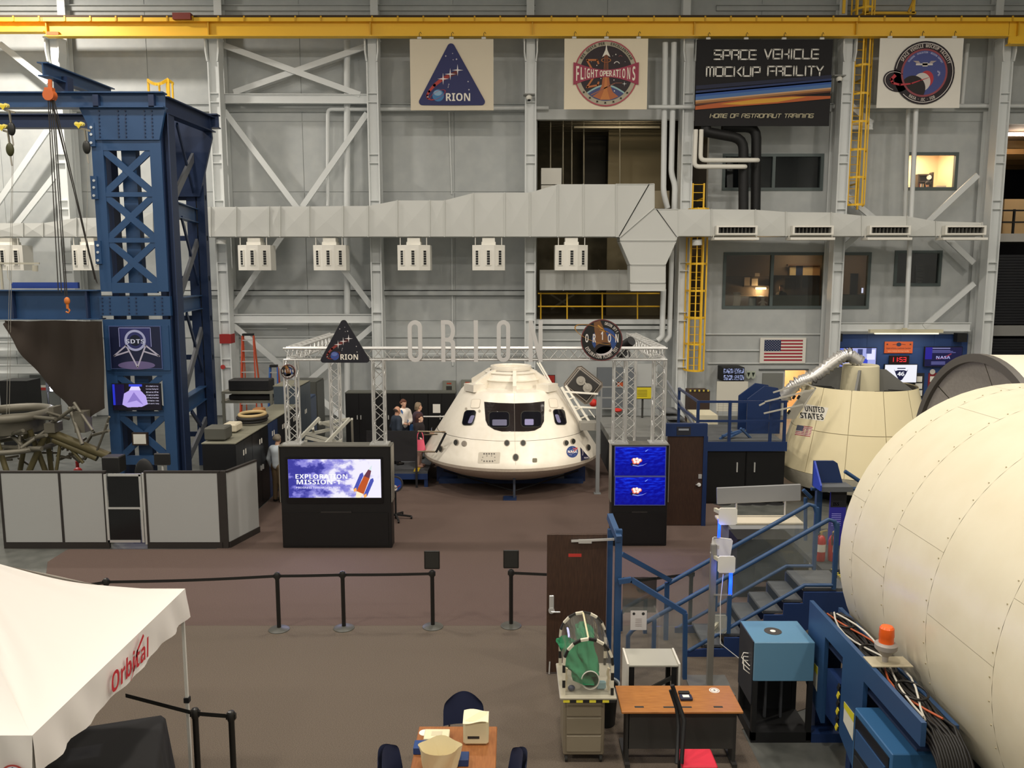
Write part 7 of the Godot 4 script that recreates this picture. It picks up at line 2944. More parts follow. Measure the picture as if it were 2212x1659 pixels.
func cream_capsule():
	var g = thing("cream_capsule", "cream cone shaped capsule marked UNITED STATES at the right", "spacecraft", APO)
	var m = mb()
	m.lathe([v2(1.5, 0.3), v2(1.86, 0.36), v2(1.97, 0.6), v2(2.0, 0.78)], APO, 72)
	part(m, "skirt", noisy("skirt_paint", "b9b2a0", "d2ccba", 0.02, 1.5, 0.6), g)
	for k in 12:   # plates of the cone, with open joints
		var a0 = TAU * k / 12.0 + 0.004
		for q in [[v2(2.0, 0.79), v2(1.72, 1.86)], [v2(1.715, 1.875), v2(1.42, 2.97)]]:
			m = mb()
			m.lathe(q, APO, 6, Basis.IDENTITY, a0, a0 + TAU / 12.0 - 0.008)
			part(m, "cone_plate", mt("e9dcb4", 0.25), g)
	m = mb()
	m.lathe([v2(1.41, 2.95), v2(1.36, 2.95), v2(1.3, 2.75), v2(0, 2.75)], APO, 48)
	part(m, "recess", mt("3a3630", 0.6), g)
	m = mb()
	m.lathe([v2(1.99, 0.78), v2(1.41, 2.94)], APO, 72)
	part(m, "under_skin", mt("cdbf95", 0.4), g)
	m = mb()
	m.lathe([v2(0.5, 2.75), v2(0.46, 3.48), v2(0.44, 3.5), v2(0.0, 3.5)], APO, 32)
	part(m, "tunnel", mt("d8cfae", 0.4), g)
	for k in 4:
		var a = 0.5 + k * TAU / 4.0
		var u = v3(cos(a), 0, sin(a))
		m = mb()
		m.poly([v2(0.46, 3.4), v2(0.62, 3.4), v2(1.32, 2.86), v2(1.32, 2.76), v2(0.46, 2.76)], APO, u, Vector3.UP, 0.06)
		part(m, "gusset", mt("6c6c68", 0.5), g)
	m = mb()
	for k in 14:
		var a = TAU * k / 14.0
		m.box(APO + v3(cos(a) * 0.95, 2.83, sin(a) * 0.95), v3(0.5, 0.1, 0.12), Basis(Vector3.UP, -a))
	part(m, "deck_gear", M.dark, g)
	var cone = func(p, e): return cone_at(p.x, -p.y, APO, 2.0, 0.79, 1.42, 2.97, e)
	var p = pr()
	p.fill(hx("ebe6d8"), [v2(1741, -873), v2(1790, -881), v2(1779, -910), v2(1726, -903)])
	p.layer += 1
	p.text(hx("1c1a1a"), "UNITED", v2(1760, -884), 42, 12, -0.25, -0.09)
	p.text(hx("1c1a1a"), "STATES", v2(1754, -899), 50, 12, -0.25, -0.09)
	part(p.mesh(cone, 0.004, 8.0), "lettering", inked(0.4), g)
	p = pr()
	var q = pr()
	us_flag(q, Vector2.ZERO, 33, 21)
	for t in q.t:
		for k in 3:
			t[k] = v2(1717 + t[k].x + t[k].y * 0.28, -939 + t[k].y - t[k].x * 0.14)
	p.t = q.t
	part(p.mesh(cone, 0.004, 8.0), "flag_decal", inked(0.4), g)
	m = mb()
	m.lathe([v2(0, 0.008), v2(1.3, 0.008), v2(1.5, 0.3), v2(0, 0.3)], APO, 32)
	part(m, "support_drum", mt("1c1d20", 0.6), g)
	# silver flexible hose
	m = mb()
	var pts = []
	var ctl = [at(1858, 784, 22.0), at(1830, 767, 22.0), at(1800, 782, 22.0), at(1760, 812, 22.0), at(1720, 830, 22.1), at(1690, 862, 22.3)]
	for k in ctl.size() - 1:
		for j in 10:
			var a = ctl[maxi(k - 1, 0)]
			var d = ctl[mini(k + 2, ctl.size() - 1)]
			pts.append(ctl[k].cubic_interpolate(ctl[k + 1], a, d, j / 10.0))
	for k in pts.size() - 1:
		var r0 = 0.145 + 0.045 * (k % 2) + 0.02 * sin(k * 2.3)
		var r1 = 0.145 + 0.045 * ((k + 1) % 2) + 0.02 * sin((k + 1) * 2.3)
		m.cyl(pts[k], pts[k + 1], r0, 9, r1, false)
	one(m, "foil_hose", mt("d6d4d0", 0.3, 0.55), "crinkled silver foil air hose arching off the cream capsule", "hose")
	# hatch panel and boarding bars on its left flank
	var h = thing("hatch_cradle", "grey hatch panel with pale boarding bars on the cream capsule's left", "frame", at(1720, 905, 21.0))
	m = mb()
	m.poly([v2(-0.28, 0), v2(0.02, 0), v2(0.5, 0.75), v2(0.25, 0.75)], at(1716, 905, 21.4), Vector3.RIGHT, Vector3.UP, 0.08)
	part(m, "panel", mt("a09c90", 0.5), h)
	for b in [[1652, 868, 1757, 842], [1650, 893, 1735, 874], [1762, 838, 1735, 880], [1670, 848, 1735, 828], [1735, 826, 1762, 838], [1652, 870, 1640, 876]]:
		m = mb()
		m.bar(at(b[0], b[1], 20.9), at(b[2], b[3], 20.9), 0.03, 0.035)
		part(m, "bar", mt("b4b0a4", 0.5), h)
	for b in [[1715, 858], [1725, 858], [1704, 890]]:
		m = mb()
		m.box(at(b[0], b[1], 21.36), v3(0.06, 0.11, 0.02), Basis(Vector3.BACK, -0.5))
		part(m, "slot", M.black, h)

# modules
func modules():
	var R = 2.2
	var c = v3(6.47, 2.33, 0)
	var g = thing("station_module", "huge cream cylindrical station module in the right foreground", "module", v3(c.x, 0.1, -6.0))
	var rows = [[10.5, 10.104], [10.1, 9.204], [9.2, 8.204], [8.2, 7.004], [7.0, 5.604], [5.6, 4.004], [4.0, 2.0]]
	var q = Basis(v3(1, 0, 0), v3(0, 0, -1), v3(0, 1, 0))
	var pm = noisy("module_paint", "e4dabe", "ebe3ca", 0.012, 3.0, 0.3)
	for i in rows.size():
		for k in 6:
			var a = TAU * k / 6.0 - 0.35 + (i % 2) * 0.3
			var m = mb()
			var e0 = 0.03 if i == 0 else 0.0
			m.lathe([v2(R - e0, rows[i][0] + e0), v2(R, rows[i][0] - e0 * 0.5), v2(R, rows[i][1])] if i == 0 else [v2(R, rows[i][0]), v2(R, rows[i][1])], v3(c.x, c.y, 0), 12, q, a + 0.0008, a + TAU / 6.0 - 0.0008)
			part(m, "skin_panel", pm, g)
	var m2 = mb()
	m2.lathe([v2(0, 10.46), v2(R - 0.03, 10.46), v2(R - 0.012, 10.4), v2(R - 0.012, 2.0), v2(0, 2.0)], v3(c.x, c.y, 0), 72, q)
	part(m2, "inner_shell", mt("c4b996", 0.7), g)
	m2 = mb()
	for i in rows.size():
		for k in 60:
			var a = TAU * k / 60.0
			var o = v3(c.x + cos(a) * R, c.y + sin(a) * R, -rows[i][1] - 0.04)
			m2.box(o, v3(0.012, 0.012, 0.012), Basis(Vector3.BACK, a))
	stuff(part(m2, "rivets", mt("a89c7c", 0.5), g))
	for s in [9.6, 5.0]:
		m2 = mb()
		m2.poly([v2(-1.6, 0.0), v2(1.6, 0.0), v2(1.75, 0.75), v2(1.2, 0.45), v2(0, 0.2), v2(-1.2, 0.45), v2(-1.75, 0.75)], v3(c.x, 0.0, -s), Vector3.RIGHT, Vector3.UP, 0.2)
		part(m2, "saddle", M.navy, g)
	# second module lying across, its grey end towards the stairs
	var o = v3(8.0, 2.33, -14.15)
	g = thing("far_module", "white cylindrical module with grey domed end behind the cream one", "module", v3(11.0, 0.1, o.z))
	q = Basis(v3(0, 0, 1), v3(1, 0, 0), v3(0, 1, 0))
	m2 = mb()
	m2.lathe([v2(R, 0.06), v2(R, 7.5)], o, 72, q)
	part(m2, "barrel", mt("e6dfca", 0.4), g)
	for k in 8:
		m2 = mb()
		var a = TAU * k / 8.0
		m2.lathe([v2(0.6, 0.42), v2(1.5, 0.3), v2(R - 0.12, 0.06)], o, 8, q, a + 0.006, a + TAU / 8.0 - 0.006)
		part(m2, "end_sector", noisy("end_paint", "9c968c", "b0aaa0", 0.03, 1.2, 0.6), g)
	m2 = mb()
	m2.lathe([v2(R - 0.12, 0.1), v2(R - 0.12, -0.02), v2(R + 0.02, -0.02), v2(R + 0.02, 0.1)], o, 72, q)
	part(m2, "end_ring", mt("5c5852", 0.5), g)
	m2 = mb()
	m2.lathe([v2(0, 0.4), v2(0.62, 0.4), v2(0.62, 0.46), v2(0, 0.46)], o, 32, q)
	part(m2, "hatch_plate", mt("5c5852", 0.5), g)
	for s in [1.0, 5.5]:
		m2 = mb()
		m2.bx(v3(o.x + s, 0, o.z - 1.3), v3(o.x + s + 0.3, 0.6, o.z + 1.3))
		part(m2, "saddle", M.navy, g)

# control wall, scaffold and side bay
func seven_seg(p, s, o, w, h, col: Color):
	var on = {"0": "abcdef", "1": "bc", "3": "abcdg", "5": "acdfg"}
	var x = o.x
	for ch in s:
		if ch == ":":
			p.disc(col, v2(x, o.y + h * 0.3), w * 0.09)
			p.disc(col, v2(x, o.y + h * 0.7), w * 0.09)
			x += w * 0.3
			continue
		var t = w * 0.16
		for k in on[ch]:
			match k:
				"a": p.rect(col, x, o.y + h - t, w * 0.8, t)
				"g": p.rect(col, x, o.y + h * 0.5 - t * 0.5, w * 0.8, t)
				"d": p.rect(col, x, o.y, w * 0.8, t)
				"b": p.rect(col, x + w * 0.8 - t, o.y + h * 0.5, t, h * 0.5)
				"c": p.rect(col, x + w * 0.8 - t, o.y, t, h * 0.5)
				"f": p.rect(col, x, o.y + h * 0.5, t, h * 0.5)
		x += w

func control_wall():
	var d = 34.2
	var g = thing("control_wall", "dark blue panel wall of the operations desk behind the capsule", "wall panel", at(1940, 890, d))
	var r = px_rect([1797, 722, 2086, 890], d)
	var m = mb()
	for k in 4:
		var m3 = mb()
		m3.bx(v3(r.position.x + r.size.x * k / 4.0, 0.02, -d - 0.06), v3(r.position.x + r.size.x * (k + 1) / 4.0 - 0.008, r.end.y, -d))
		part(m3, "panel", mt("27447c", 0.6), g)
	g = thing("tube_light", "cream fluorescent light fitting over the blue control wall", "light", at(1958, 722, 33.5))
	fb(m, 1880, 712, 2038, 719, 33.5, 0.2)
	fb(m, 1950, 709, 1960, 719, 33.7, 0.1)
	part(m, "housing", mt("e0d8b8", 0.5), g)
	m = mb()
	fb(m, 1892, 719, 2028, 722, 33.52, 0.15)
	part(m, "tube", mt("fff0c8", 0.5, 0.0, 1.2), g)
	var l = AreaLight3D.new()
	l.area_size = v2(2.4, 0.15)
	l.light_color = Color("fff0d0")
	l.light_energy = 2.0
	l.area_range = 30.0
	l.area_attenuation = 2.0
	l.shadow_enabled = true
	add_child(l)
	l.position = at(1960, 723, 33.5)
	l.rotation_degrees.x = -90
	for q in [[1799, 721, 1820, 738, "left"], [2068, 720, 2090, 739, "right"]]:
		m = mb()
		fb(m, q[0], q[1], q[2], q[3], 33.8, 0.3)
		one(m, "wall_speaker", M.black, "black box speaker at the upper %s corner of the control wall" % q[4], "speaker", "speakers on the control wall")
	var im = Image.create(160, 80, false, Image.FORMAT_RGB8)
	im.fill(Color("a8aee8"))
	var p = pr()
	for q in [["5a70d8", 0, 30, 30, 50], ["d8d8ff", 30, 10, 30, 60], ["38406c", 78, 46, 22, 30], ["6a4438", 34, 60, 20, 20], ["c8ccf8", 60, 0, 40, 34], ["3a48c8", 104, 10, 20, 24], ["e8e8ff", 120, 30, 36, 44], ["4a5488", 116, 56, 24, 24], ["7880d0", 0, 0, 60, 12]]:
		p.rect(hx(q[0]), q[1], q[2], q[3], q[4])
	p.image(im, 160, 80)
	screen_thing("wall_screen", "lit wall screen showing a white cabin interior, left on the control wall", [1814, 752, 1892, 792], d - 0.15, im, 1.0, 0.0, "c0c8ff", 0.08)
	im = Image.create(140, 78, false, Image.FORMAT_RGB8)
	im.fill(Color("f2f2fa"))
	p = pr()
	p.fill(hx("16183c"), [v2(40, 58), v2(46, 50), v2(58, 54), v2(84, 54), v2(96, 50), v2(102, 58), v2(92, 36), v2(78, 12), v2(66, 6), v2(50, 34)])
	p.rect(hx("16183c"), 54, 60, 36, 4)
	p.text(hx("ffffff"), "46", v2(71, 38), 30, 18)
	p.image(im, 140, 78)
	screen_thing("wall_screen", "white wall screen with dark 46 triangle crest below the clock", [1911, 788, 1980, 826], d - 0.15, im, 1.0, 0.0, "ffffff", 0.08)
	im = Image.create(156, 82, false, Image.FORMAT_RGB8)
	im.fill(Color("10103c"))
	p = pr()
	p.rect(hx("241c8c"), 0, 30, 30, 52)
	p.rect(hx("a8a8d8"), 30, 76, 76, 2.5)
	for k in 3:
		p.rect(hx("7878b8"), 30, 58 + k * 5, 100 - k * 12, 2)
		p.rect(hx("8080c0"), 28, 8 + k * 5, 60, 2)
	p.line(hx("8a3048"), [v2(48, 30), v2(80, 36), v2(112, 54)], 2, 5)
	p.text(hx("b0b0e0"), "NASA", v2(78, 38), 60, 13)
	p.image(im, 156, 82)
	screen_thing("wall_screen", "dark wall screen with NASA lettering, right on the control wall", [1998, 750, 2077, 791], d - 0.15, im, 1.0, 0.0, "5050c0", 0.08)
	# orange board
	r = px_rect([1911, 738, 1972, 763], d - 0.06)
	g = thing("orange_sign", "orange Operations Control Center sign with small emblem", "sign", v3(r.get_center().x, r.position.y, -d + 0.05))
	m = mb()
	m.bx(v3(r.position.x, r.position.y, -d), v3(r.end.x, r.end.y, -d + 0.05))
	part(m, "board", mt("c25a30", 0.6), g)
	p = pr()
	var W = r.size.x
	p.text(hx("3a1c20"), "Operations Control Center", v2(W * 0.5, W * 0.17), W * 0.88, W * 0.075)
	p.text(hx("e0b090"), "Space Vehicle Mockup Facility", v2(W * 0.5, W * 0.07), W * 0.76, W * 0.05)
	p.disc(hx("2a2c4c"), v2(W * 0.5, W * 0.31), W * 0.09, W * 0.07)
	p.line(hx("6a2a20"), [v2(W * 0.28, W * 0.3), v2(W * 0.4, W * 0.32)], W * 0.02)
	p.line(hx("6a2a20"), [v2(W * 0.6, W * 0.32), v2(W * 0.74, W * 0.3)], W * 0.02)
	p.rect(hx("4a2c34"), W * 0.06, W * 0.29, W * 0.06, W * 0.05)
	p.rect(hx("4a2c34"), W * 0.88, W * 0.29, W * 0.06, W * 0.05)
	part(p.mesh(flat(v3(r.position.x, r.position.y, -d + 0.05)), 0.003), "print", inked(), g)
	# clock
	im = Image.create(120, 48, false, Image.FORMAT_RGB8)
	im.fill(Color("140404"))
	p = pr()
	seven_seg(p, "11:53", v2(6, 10), 24, 30, hx("ff3038"))
	p.image(im, 120, 48)
	screen_thing("digital_clock", "black digital clock reading 11:53 in red", [1922, 769, 1963, 785], d - 0.12, im, 1.6, 0.0, "ff3030", 0.06)
	# lower boards
	for q in [[1973, 806, 1996, 860, "27272c", "dark notice strip with white sheets"], [2005, 806, 2030, 860, "8a2430", "red notice board beside the white screen"]]:
		r = px_rect(q.slice(0, 4), d - 0.05)
		g = thing("notice_board", q[5], "notice board", v3(r.get_center().x, r.position.y, -d + 0.04))
		m = mb()
		m.bx(v3(r.position.x, r.position.y, -d), v3(r.end.x, r.end.y, -d + 0.03))
		part(m, "board", mt(q[4], 0.7), g)
		for k in 3:
			m = mb()
			fb(m, q[0] + 4, q[1] + 7 + k * 15, q[2] - 4, q[1] + 19 + k * 15, d - 0.035, 0.004)
			part(m, "sheet", M.white, g)
	m = mb()
	var o = at(2014, 803, d - 0.04)
	m.cyl(o, o + v3(0, 0, 0.02), 0.11, 24)
	one(m, "round_plate", mt("d0ccc4", 0.5), "round white plate on the control wall", "plate")
	# wall things near the flag
	for k in 4:
		var x = 1563 + (k % 2) * 23
		var y = 796 + (k / 2) * 14
		im = Image.create(44, 26, false, Image.FORMAT_RGB8)
		var nz = FastNoiseLite.new()
		nz.seed = k
		nz.frequency = 0.09
		for yy in 26:
			for xx in 44:
				var v = clampf(nz.get_noise_2d(xx, yy) + 0.5, 0, 1)
				im.set_pixel(xx, yy, Color(v * 0.75, v * 0.8, v))
		screen_thing("camera_monitor", "small security monitor, %s of the cluster of four" % ["upper left", "upper right", "lower left", "lower right"][k], [x, y, x + 21, y + 11], 33.6, im, 0.8, 0.0, "ffffff", 0.05)
	m = mb()
	fb(m, 1562, 794, 1608, 824, 33.67, 0.9)
	one(m, "monitor_bracket", M.black, "black bracket behind the four security monitors", "bracket")
	r = px_rect([1612, 801, 1632, 819], 34.4)
	g = thing("pennant_pair", "green and white crest pennants beside the small monitors", "pennant", v3(r.get_center().x, r.position.y, -34.4))
	for k in 2:
		m = mb()
		var x = r.position.x + r.size.x * 0.5 * k
		var w = r.size.x * 0.48
		m.poly([v2(0, r.size.y), v2(w, r.size.y), v2(w, 0.08), v2(w * 0.5, 0), v2(0, 0.08)], v3(x, r.position.y, -34.38), Vector3.RIGHT, Vector3.UP, 0.02)
		var pn = part(m, "pennant", mt("b8c0b0", 0.8), g)
		m = mb()
		m.poly([v2(w * 0.15, r.size.y * 0.8), v2(w * 0.85, r.size.y * 0.8), v2(w * 0.5, r.size.y * 0.25)], v3(x, r.position.y, -34.375), Vector3.RIGHT, Vector3.UP, 0.003)
		part(m, "crest", mt("16241c", 0.8), pn)
	m = mb()
	r = px_rect([1646, 806, 1690, 890], WALL - 0.05)
	m.bx(v3(r.position.x, 0.02, -WALL), v3(r.end.x, r.end.y, -WALL + 0.06))
	solid(m, "door_2", mt("7d7f7a", 0.6))
	m = mb()
	fb(m, 1640, 797, 1747, 800, WALL - 0.06, 0.06)
	solid(m, "trim_3", mt("5c6060", 0.6))
	r = px_rect([1548, 824, 1615, 890], 31.5)
	g = thing("whiteboard", "white planning board with a ruled grid on a stand", "whiteboard", v3(r.get_center().x, 0, -31.5))
	m = mb()
	m.bx(v3(r.position.x, 0.7, -31.54), v3(r.end.x, r.end.y, -31.5))
	part(m, "board", mt("d8d4c6", 0.4), g)
	p = pr()
	for k in 7:
		p.rect(hx("a09c90"), 0.05, r.end.y - 0.8 - k * 0.09, r.size.x - 0.1, 0.008)
		p.rect(hx("a09c90"), 0.08 + k * r.size.x * 0.15, r.end.y - 1.35, 0.008, 0.55)
	part(p.mesh(flat(v3(r.position.x, 0, -31.5)), 0.003), "grid", inked(), g)
	for x in [r.position.x + 0.05, r.end.x - 0.1]:
		m = mb()
		m.bx(v3(x, 0.0, -31.6), v3(x + 0.05, r.end.y, -31.55))
		part(m, "leg", M.alu, g)

func rail_run(g, pts, hs, h, r, mat):   # posts and level rails of a railing along floor points
	for p in pts:
		var m = mb()
		m.bx(p - v3(r, 0, r), p + v3(r, h, r))
		part(m, "post", mat, g)
	for k in pts.size() - 1:
		for y in hs:
			var m = mb()
			m.bar(pts[k] + v3(0, y, 0), pts[k + 1] + v3(0, y, 0), r * 1.6, r * 1.6)
			part(m, "rail", mat, g)

func scaffold():
	var d = 21.0
	var top = 1.62
	var x0 = at(1528, 958, d).x
	var x1 = at(1698, 958, d).x
	var g = thing("blue_platform", "blue railed work platform in front of the cream capsule", "platform", v3((x0 + x1) * 0.5, 0, -d - 1.0))
	var m = mb()
	m.bx(v3(x0 - 0.3, top - 0.1, -d - 2.6), v3(x1, top, -d))
	part(m, "deck", mt("55585a", 0.8), g)
	m = mb()
	m.bx(v3(x0 - 0.32, top - 0.22, -d - 0.01), v3(x1 + 0.02, top + 0.02, -d + 0.03))
	part(m, "fascia", M.navy, g)
	var xm = lerpf(x0, x1, 0.28)
	var xn = lerpf(x0, x1, 0.8)
	rail_run(g, [v3(x0 - 0.25, top, -d - 2.5), v3(x0 - 0.25, top, -d - 0.06), v3(xm, top, -d - 0.06), v3(xn, top, -d - 0.06), v3(x1 - 0.04, top, -d - 0.06)], [0.55, 1.05], 1.08, 0.035, M.navy)
	for q in [[x0 - 0.25, -d - 2.5], [x1 - 0.1, -d - 2.5], [x0 - 0.25, -d - 0.1]]:
		m = mb()
		m.bx(v3(q[0], 0, q[1]), v3(q[0] + 0.08, top - 0.1, q[1] + 0.08))
		part(m, "leg", M.navy, g)
	# black cupboards below
	for k in 2:
		var xa = lerpf(x0, x1, k * 0.5)
		var xb = lerpf(x0, x1, k * 0.5 + 0.5) - 0.01
		var c = thing("low_black_cupboard", "%s black cupboard under the blue platform" % ["left", "right"][k], "cupboard", v3((xa + xb) * 0.5, 0, -d - 0.3), "black cupboards under the blue platform")
		m = mb()
		m.bx(v3(xa, 0, -d - 0.6), v3(xb, top - 0.24, -d - 0.02))
		part(m, "body", M.cab, c)
		m = mb()
		m.bx(v3(xa + 0.02, 0.05, -d - 0.02), v3(xb - 0.02, top - 0.26, -d))
		var dr = part(m, "door", M.cab, c)
		m = mb()
		var hx = lerpf(xa, xb, 0.78 if k == 0 else 0.22)
		m.bx(v3(hx - 0.015, 0.85, -d), v3(hx + 0.015, 1.1, -d + 0.035))
		part(m, "handle", M.alu, dr)
	# blue hood plates on the platform
	for q in [[1640, 838, 0.0], [1620, 833, 0.6]]:
		m = mb()
		var o = at(q[0], 945, 22.2 + q[2])
		m.poly([v2(-0.35, 0.0), v2(0.55, 0.0), v2(0.55, 1.05), v2(0.45, 1.25), v2(0.1, 1.3), v2(-0.35, 0.95)], v3(o.x, top, -22.2 - q[2]), Vector3.RIGHT, Vector3.UP, 0.06)
		one(m, "blue_hood_plate", M.navy, "%s slanted blue steel plate standing on the platform" % ("front" if q[2] == 0.0 else "rear"), "plate", "blue plates on the platform")
	g = thing("folded_stool", "folded blue metal stool frame lying on the blue platform", "stool", at(1590, 950, 21.5))
	for b in [[1555, 948, 1580, 932], [1560, 942, 1608, 928], [1600, 925, 1625, 950], [1575, 945, 1605, 930]]:
		m = mb()
		m.bar(at(b[0], b[1], 21.4), at(b[2], b[3], 21.7), 0.05, 0.05)
		part(m, "bar", mt("3a5a88", 0.5), g)
	# further back: striped cabinet, stair rails, cream crate
	g = thing("striped_cabinet", "brown cabinet with yellow black striped edge on the raised floor", "cabinet", at(1510, 900, 25.5))
	m = mb()
	var sr = fb(m, 1490, 845, 1533, 905, 25.5, 0.7)
	m.bx(v3(sr.position.x, 0, -26.2), v3(sr.end.x, sr.position.y, -25.5))
	part(m, "body", mt("3c2c22", 0.6), g)
	for k in 9:
		m = mb()
		fb(m, 1490 + k * 4.8, 842, 1493 + k * 4.8, 846, 25.48, 0.02)
		part(m, "stripe", mt("d0bc50" if k % 2 == 0 else "1a1a18", 0.6), g)
	m = mb()
	fb(m, 1500, 897, 1550, 925, 23.6, 1.0)
	one(m, "cream_crate", mt("d8d0b4", 0.6), "cream flat crate on the raised floor behind the blue rail", "crate")
	g = thing("stair_flight", "grey steel stair flight with rails left of the blue platform", "stairs", at(1470, 960, 22.5))
	for s in [0.0, 0.9]:
		for k in 2:
			m = mb()
			m.bar(at(1440 + k * 3, 822 + k * 22, 24.5 + s), at(1500, 920, 22.3 + s), 0.05, 0.05)
			part(m, "handrail", mt("8c9098", 0.4, 0.4), g)
	for k in 5:
		m = mb()
		var o = at(1450 + k * 11, 890 + k * 14, 24.0 - k * 0.35)
		m.bx(o + v3(-0.25, -0.04, -0.9), o + v3(0.25, 0, 0.0))
		part(m, "tread", mt("6a6d70", 0.6), g)
	m = mb()
	m.bar(at(1443, 905, 24.5), at(1500, 968, 22.3), 0.06, 0.22)
	part(m, "stringer", mt("3a4660", 0.5), g)
	# grey deck right of the white capsule
	g = thing("grey_deck", "grey steel access deck with rails right of the white capsule", "platform", at(1380, 935, 24.0))
	var dk = at(1300, 892, 25.5)
	m = mb()
	m.bx(v3(dk.x, 1.1, -26.8), v3(at(1470, 900, 25.5).x, 1.3, -23.4))
	part(m, "deck", mt("7c7d7a", 0.7), g)
	m = mb()
	m.bx(v3(dk.x + 0.1, 0, -26.6), v3(at(1465, 900, 25.5).x, 1.1, -23.6))
	part(m, "skirt", mt("2a2a2c", 0.8), g)
	rail_run(g, [v3(dk.x + 0.1, 1.3, -26.6), v3(dk.x + 2.0, 1.3, -26.6)], [0.3, 0.65, 1.0], 1.02, 0.025, mt("9a9c9c", 0.4, 0.3))
	m = mb()
	fb(m, 1290, 795, 1372, 880, 33.8, 0.3)
	one(m, "grey_wall_cabinet", mt("70757a", 0.6), "large grey wall cabinet behind the open hatch", "cabinet")
	m = mb()
	fb(m, 1375, 786, 1420, 835, 34.0, 0.2)
	one(m, "pale_wall_panel", mt("c2c4c2", 0.6), "pale wall panel right of the open hatch", "panel")
	r_sign("yellow_notice", "bright yellow notice board behind the right truss posts", [1371, 837, 1407, 861], 26.5, "cdbc18")
	r_sign("orange_notice", "small orange notice behind the truss posts", [1333, 826, 1352, 836], 33.75, "c2562c")
	r_sign("red_cabinet", "red fire equipment box behind the capsule's shoulder", [1166, 811, 1198, 832], 34.5, "b02a20")
	for q in [[1170, 828, 1200, 845, 25.2, "red bundle on the capsule's right shoulder"], [1322, 882, 1344, 890, 24.6, "red covers lying on the grey deck"], [1273, 862, 1290, 878, 25.0, "red box beside the open hatch"]]:
		m = mb()
		var r = px_rect(q.slice(0, 4), q[4])
		m.ball(v3(r.get_center().x, r.get_center().y, -q[4]), v3(r.size.x * 0.5, r.size.y * 0.55, 0.15), 10)
		one(m, "red_bundle", mt("c2281e", 0.6), q[5], "bundle")

func r_sign(called, label, r, d, col):
	var q = px_rect(r, d)
	var g = thing(called, label, "sign", v3(q.get_center().x, q.position.y, -d))
	var m = mb()
	m.bx(v3(q.position.x - 0.02, q.position.y - 0.02, -d - 0.04), v3(q.end.x + 0.02, q.end.y + 0.02, -d - 0.005))
	part(m, "backing", M.dark, g)
	m = mb()
	m.bx(v3(q.position.x, q.position.y, -d - 0.005), v3(q.end.x, q.end.y, -d))
	part(m, "face", mt(col, 0.6), g)
	if called == "yellow_notice":
		var p = pr()
		for k in 5:
			p.rect(hx("5a5412"), q.size.x * 0.15, q.size.y * (0.2 + k * 0.13), q.size.x * 0.6, 0.015)
		part(p.mesh(flat(v3(q.position.x, q.position.y, -d)), 0.003), "print", inked(), g)
		m = mb()
		m.bx(v3(q.get_center().x - 0.03, 1.3, -d - 0.08), v3(q.get_center().x + 0.03, q.position.y, -d - 0.04))
		part(m, "stake", M.dark, g)

func side_bay():
	var m = mb()
	var g = thing("bay_mezzanine", "white edged mezzanine with black rails in the dark side bay", "mezzanine", v3(22.5, 6.8, -37.0))
	var y0 = at(2180, 505, 37.0).y
	m.bx(v3(19.6, y0 - 0.35, -40.0), v3(29.5, y0, -36.8))
	part(m, "deck", mt("c2c0ba", 0.6), g)
	rail_run(g, [v3(20.6, y0, -37.0), v3(21.9, y0, -37.0), v3(23.2, y0, -37.0), v3(24.5, y0, -37.0)], [0.5, 1.0], 1.05, 0.04, M.black)
	m = mb()
	m.bar(v3(19.5, y0 + 2.2, -37.2), v3(20.8, y0 + 0.1, -37.2), 0.08, 0.3)
	m.bar(v3(19.5, y0 + 3.1, -37.2), v3(20.8, y0 + 1.0, -37.2), 0.05, 0.05)
	part(m, "stair", M.black, g)
	m = mb()
	var r = px_rect([2168, 430, 2230, 498], 38.0)
	m.bx(v3(r.position.x, y0, -39.5), v3(26.0, r.end.y, -38.0))
	one(m, "beige_enclosure", mt("c8ab7c", 0.7), "beige box room on the side bay mezzanine", "enclosure")
	for k in 2:
		var dr = thing("roller_door", "black ribbed roller door %s in the side bay" % ["below the mezzanine", "at floor level"][k], "roller door", v3(22, 0, -36.4), "roller doors in the side bay")
		var ya = [3.75, 0.02][k]
		var yb = [y0 - 0.8, 3.2][k]
		var n = int((yb - ya) / 0.12)
		for i in n:
			m = mb()
			m.bx(v3(19.4, ya + i * 0.12, -36.3), v3(26.5, ya + i * 0.12 + 0.1, -36.26))
			part(m, "slat", mt("1b1b20", 0.5), dr)
	m = mb()
	m.bx(v3(19.4, 3.25, -36.4), v3(26.5, 3.7, -36.1))
	one(m, "bay_lintel", mt("9b9a96", 0.6), "grey steel lintel between the black roller doors", "lintel")
	g = thing("bay_lamp", "glowing strip lamp under the side bay ceiling", "lamp", at(2205, 292, 36.5))
	m = mb()
	var o = at(2203, 290, 36.5)
	m.box(o, v3(1.3, 0.1, 0.25), Basis(Vector3.BACK, 0.0))
	part(m, "tube", mt("fff4ff", 0.4, 0.0, 4.0), g)
	m = mb()
	m.bx(o + v3(-0.7, 0.05, -0.15), v3(o.x + 0.7, 11.9, o.z + 0.15))
	part(m, "hanger", M.white, g)
	omni(o - v3(0, 0.3, 0), 5.0, "ffe8d0", 0.3)
	for k in 5:
		m = mb()
		m.bx(v3(19.4, 11.2, -36.5 - k * 1.8), v3(29.6, 11.5, -36.3 - k * 1.8))
		one(m, "ceiling_joist", mt("8a6a3c", 0.7), "brown ceiling joist of the side bay, %s from the front" % ["first", "second", "third", "fourth", "fifth"][k], "joist", "joists of the side bay ceiling")

# stairs, glass and blue steel at the right
func slab_x(m, pts, x, t):   # plate in a plane x = const, outline of (distance, height)
	var p = []
	for q in pts:
		p.append(v2(q[0], q[1]))
	m.poly(p, v3(x, 0, 0), Vector3.FORWARD, Vector3.UP, t)

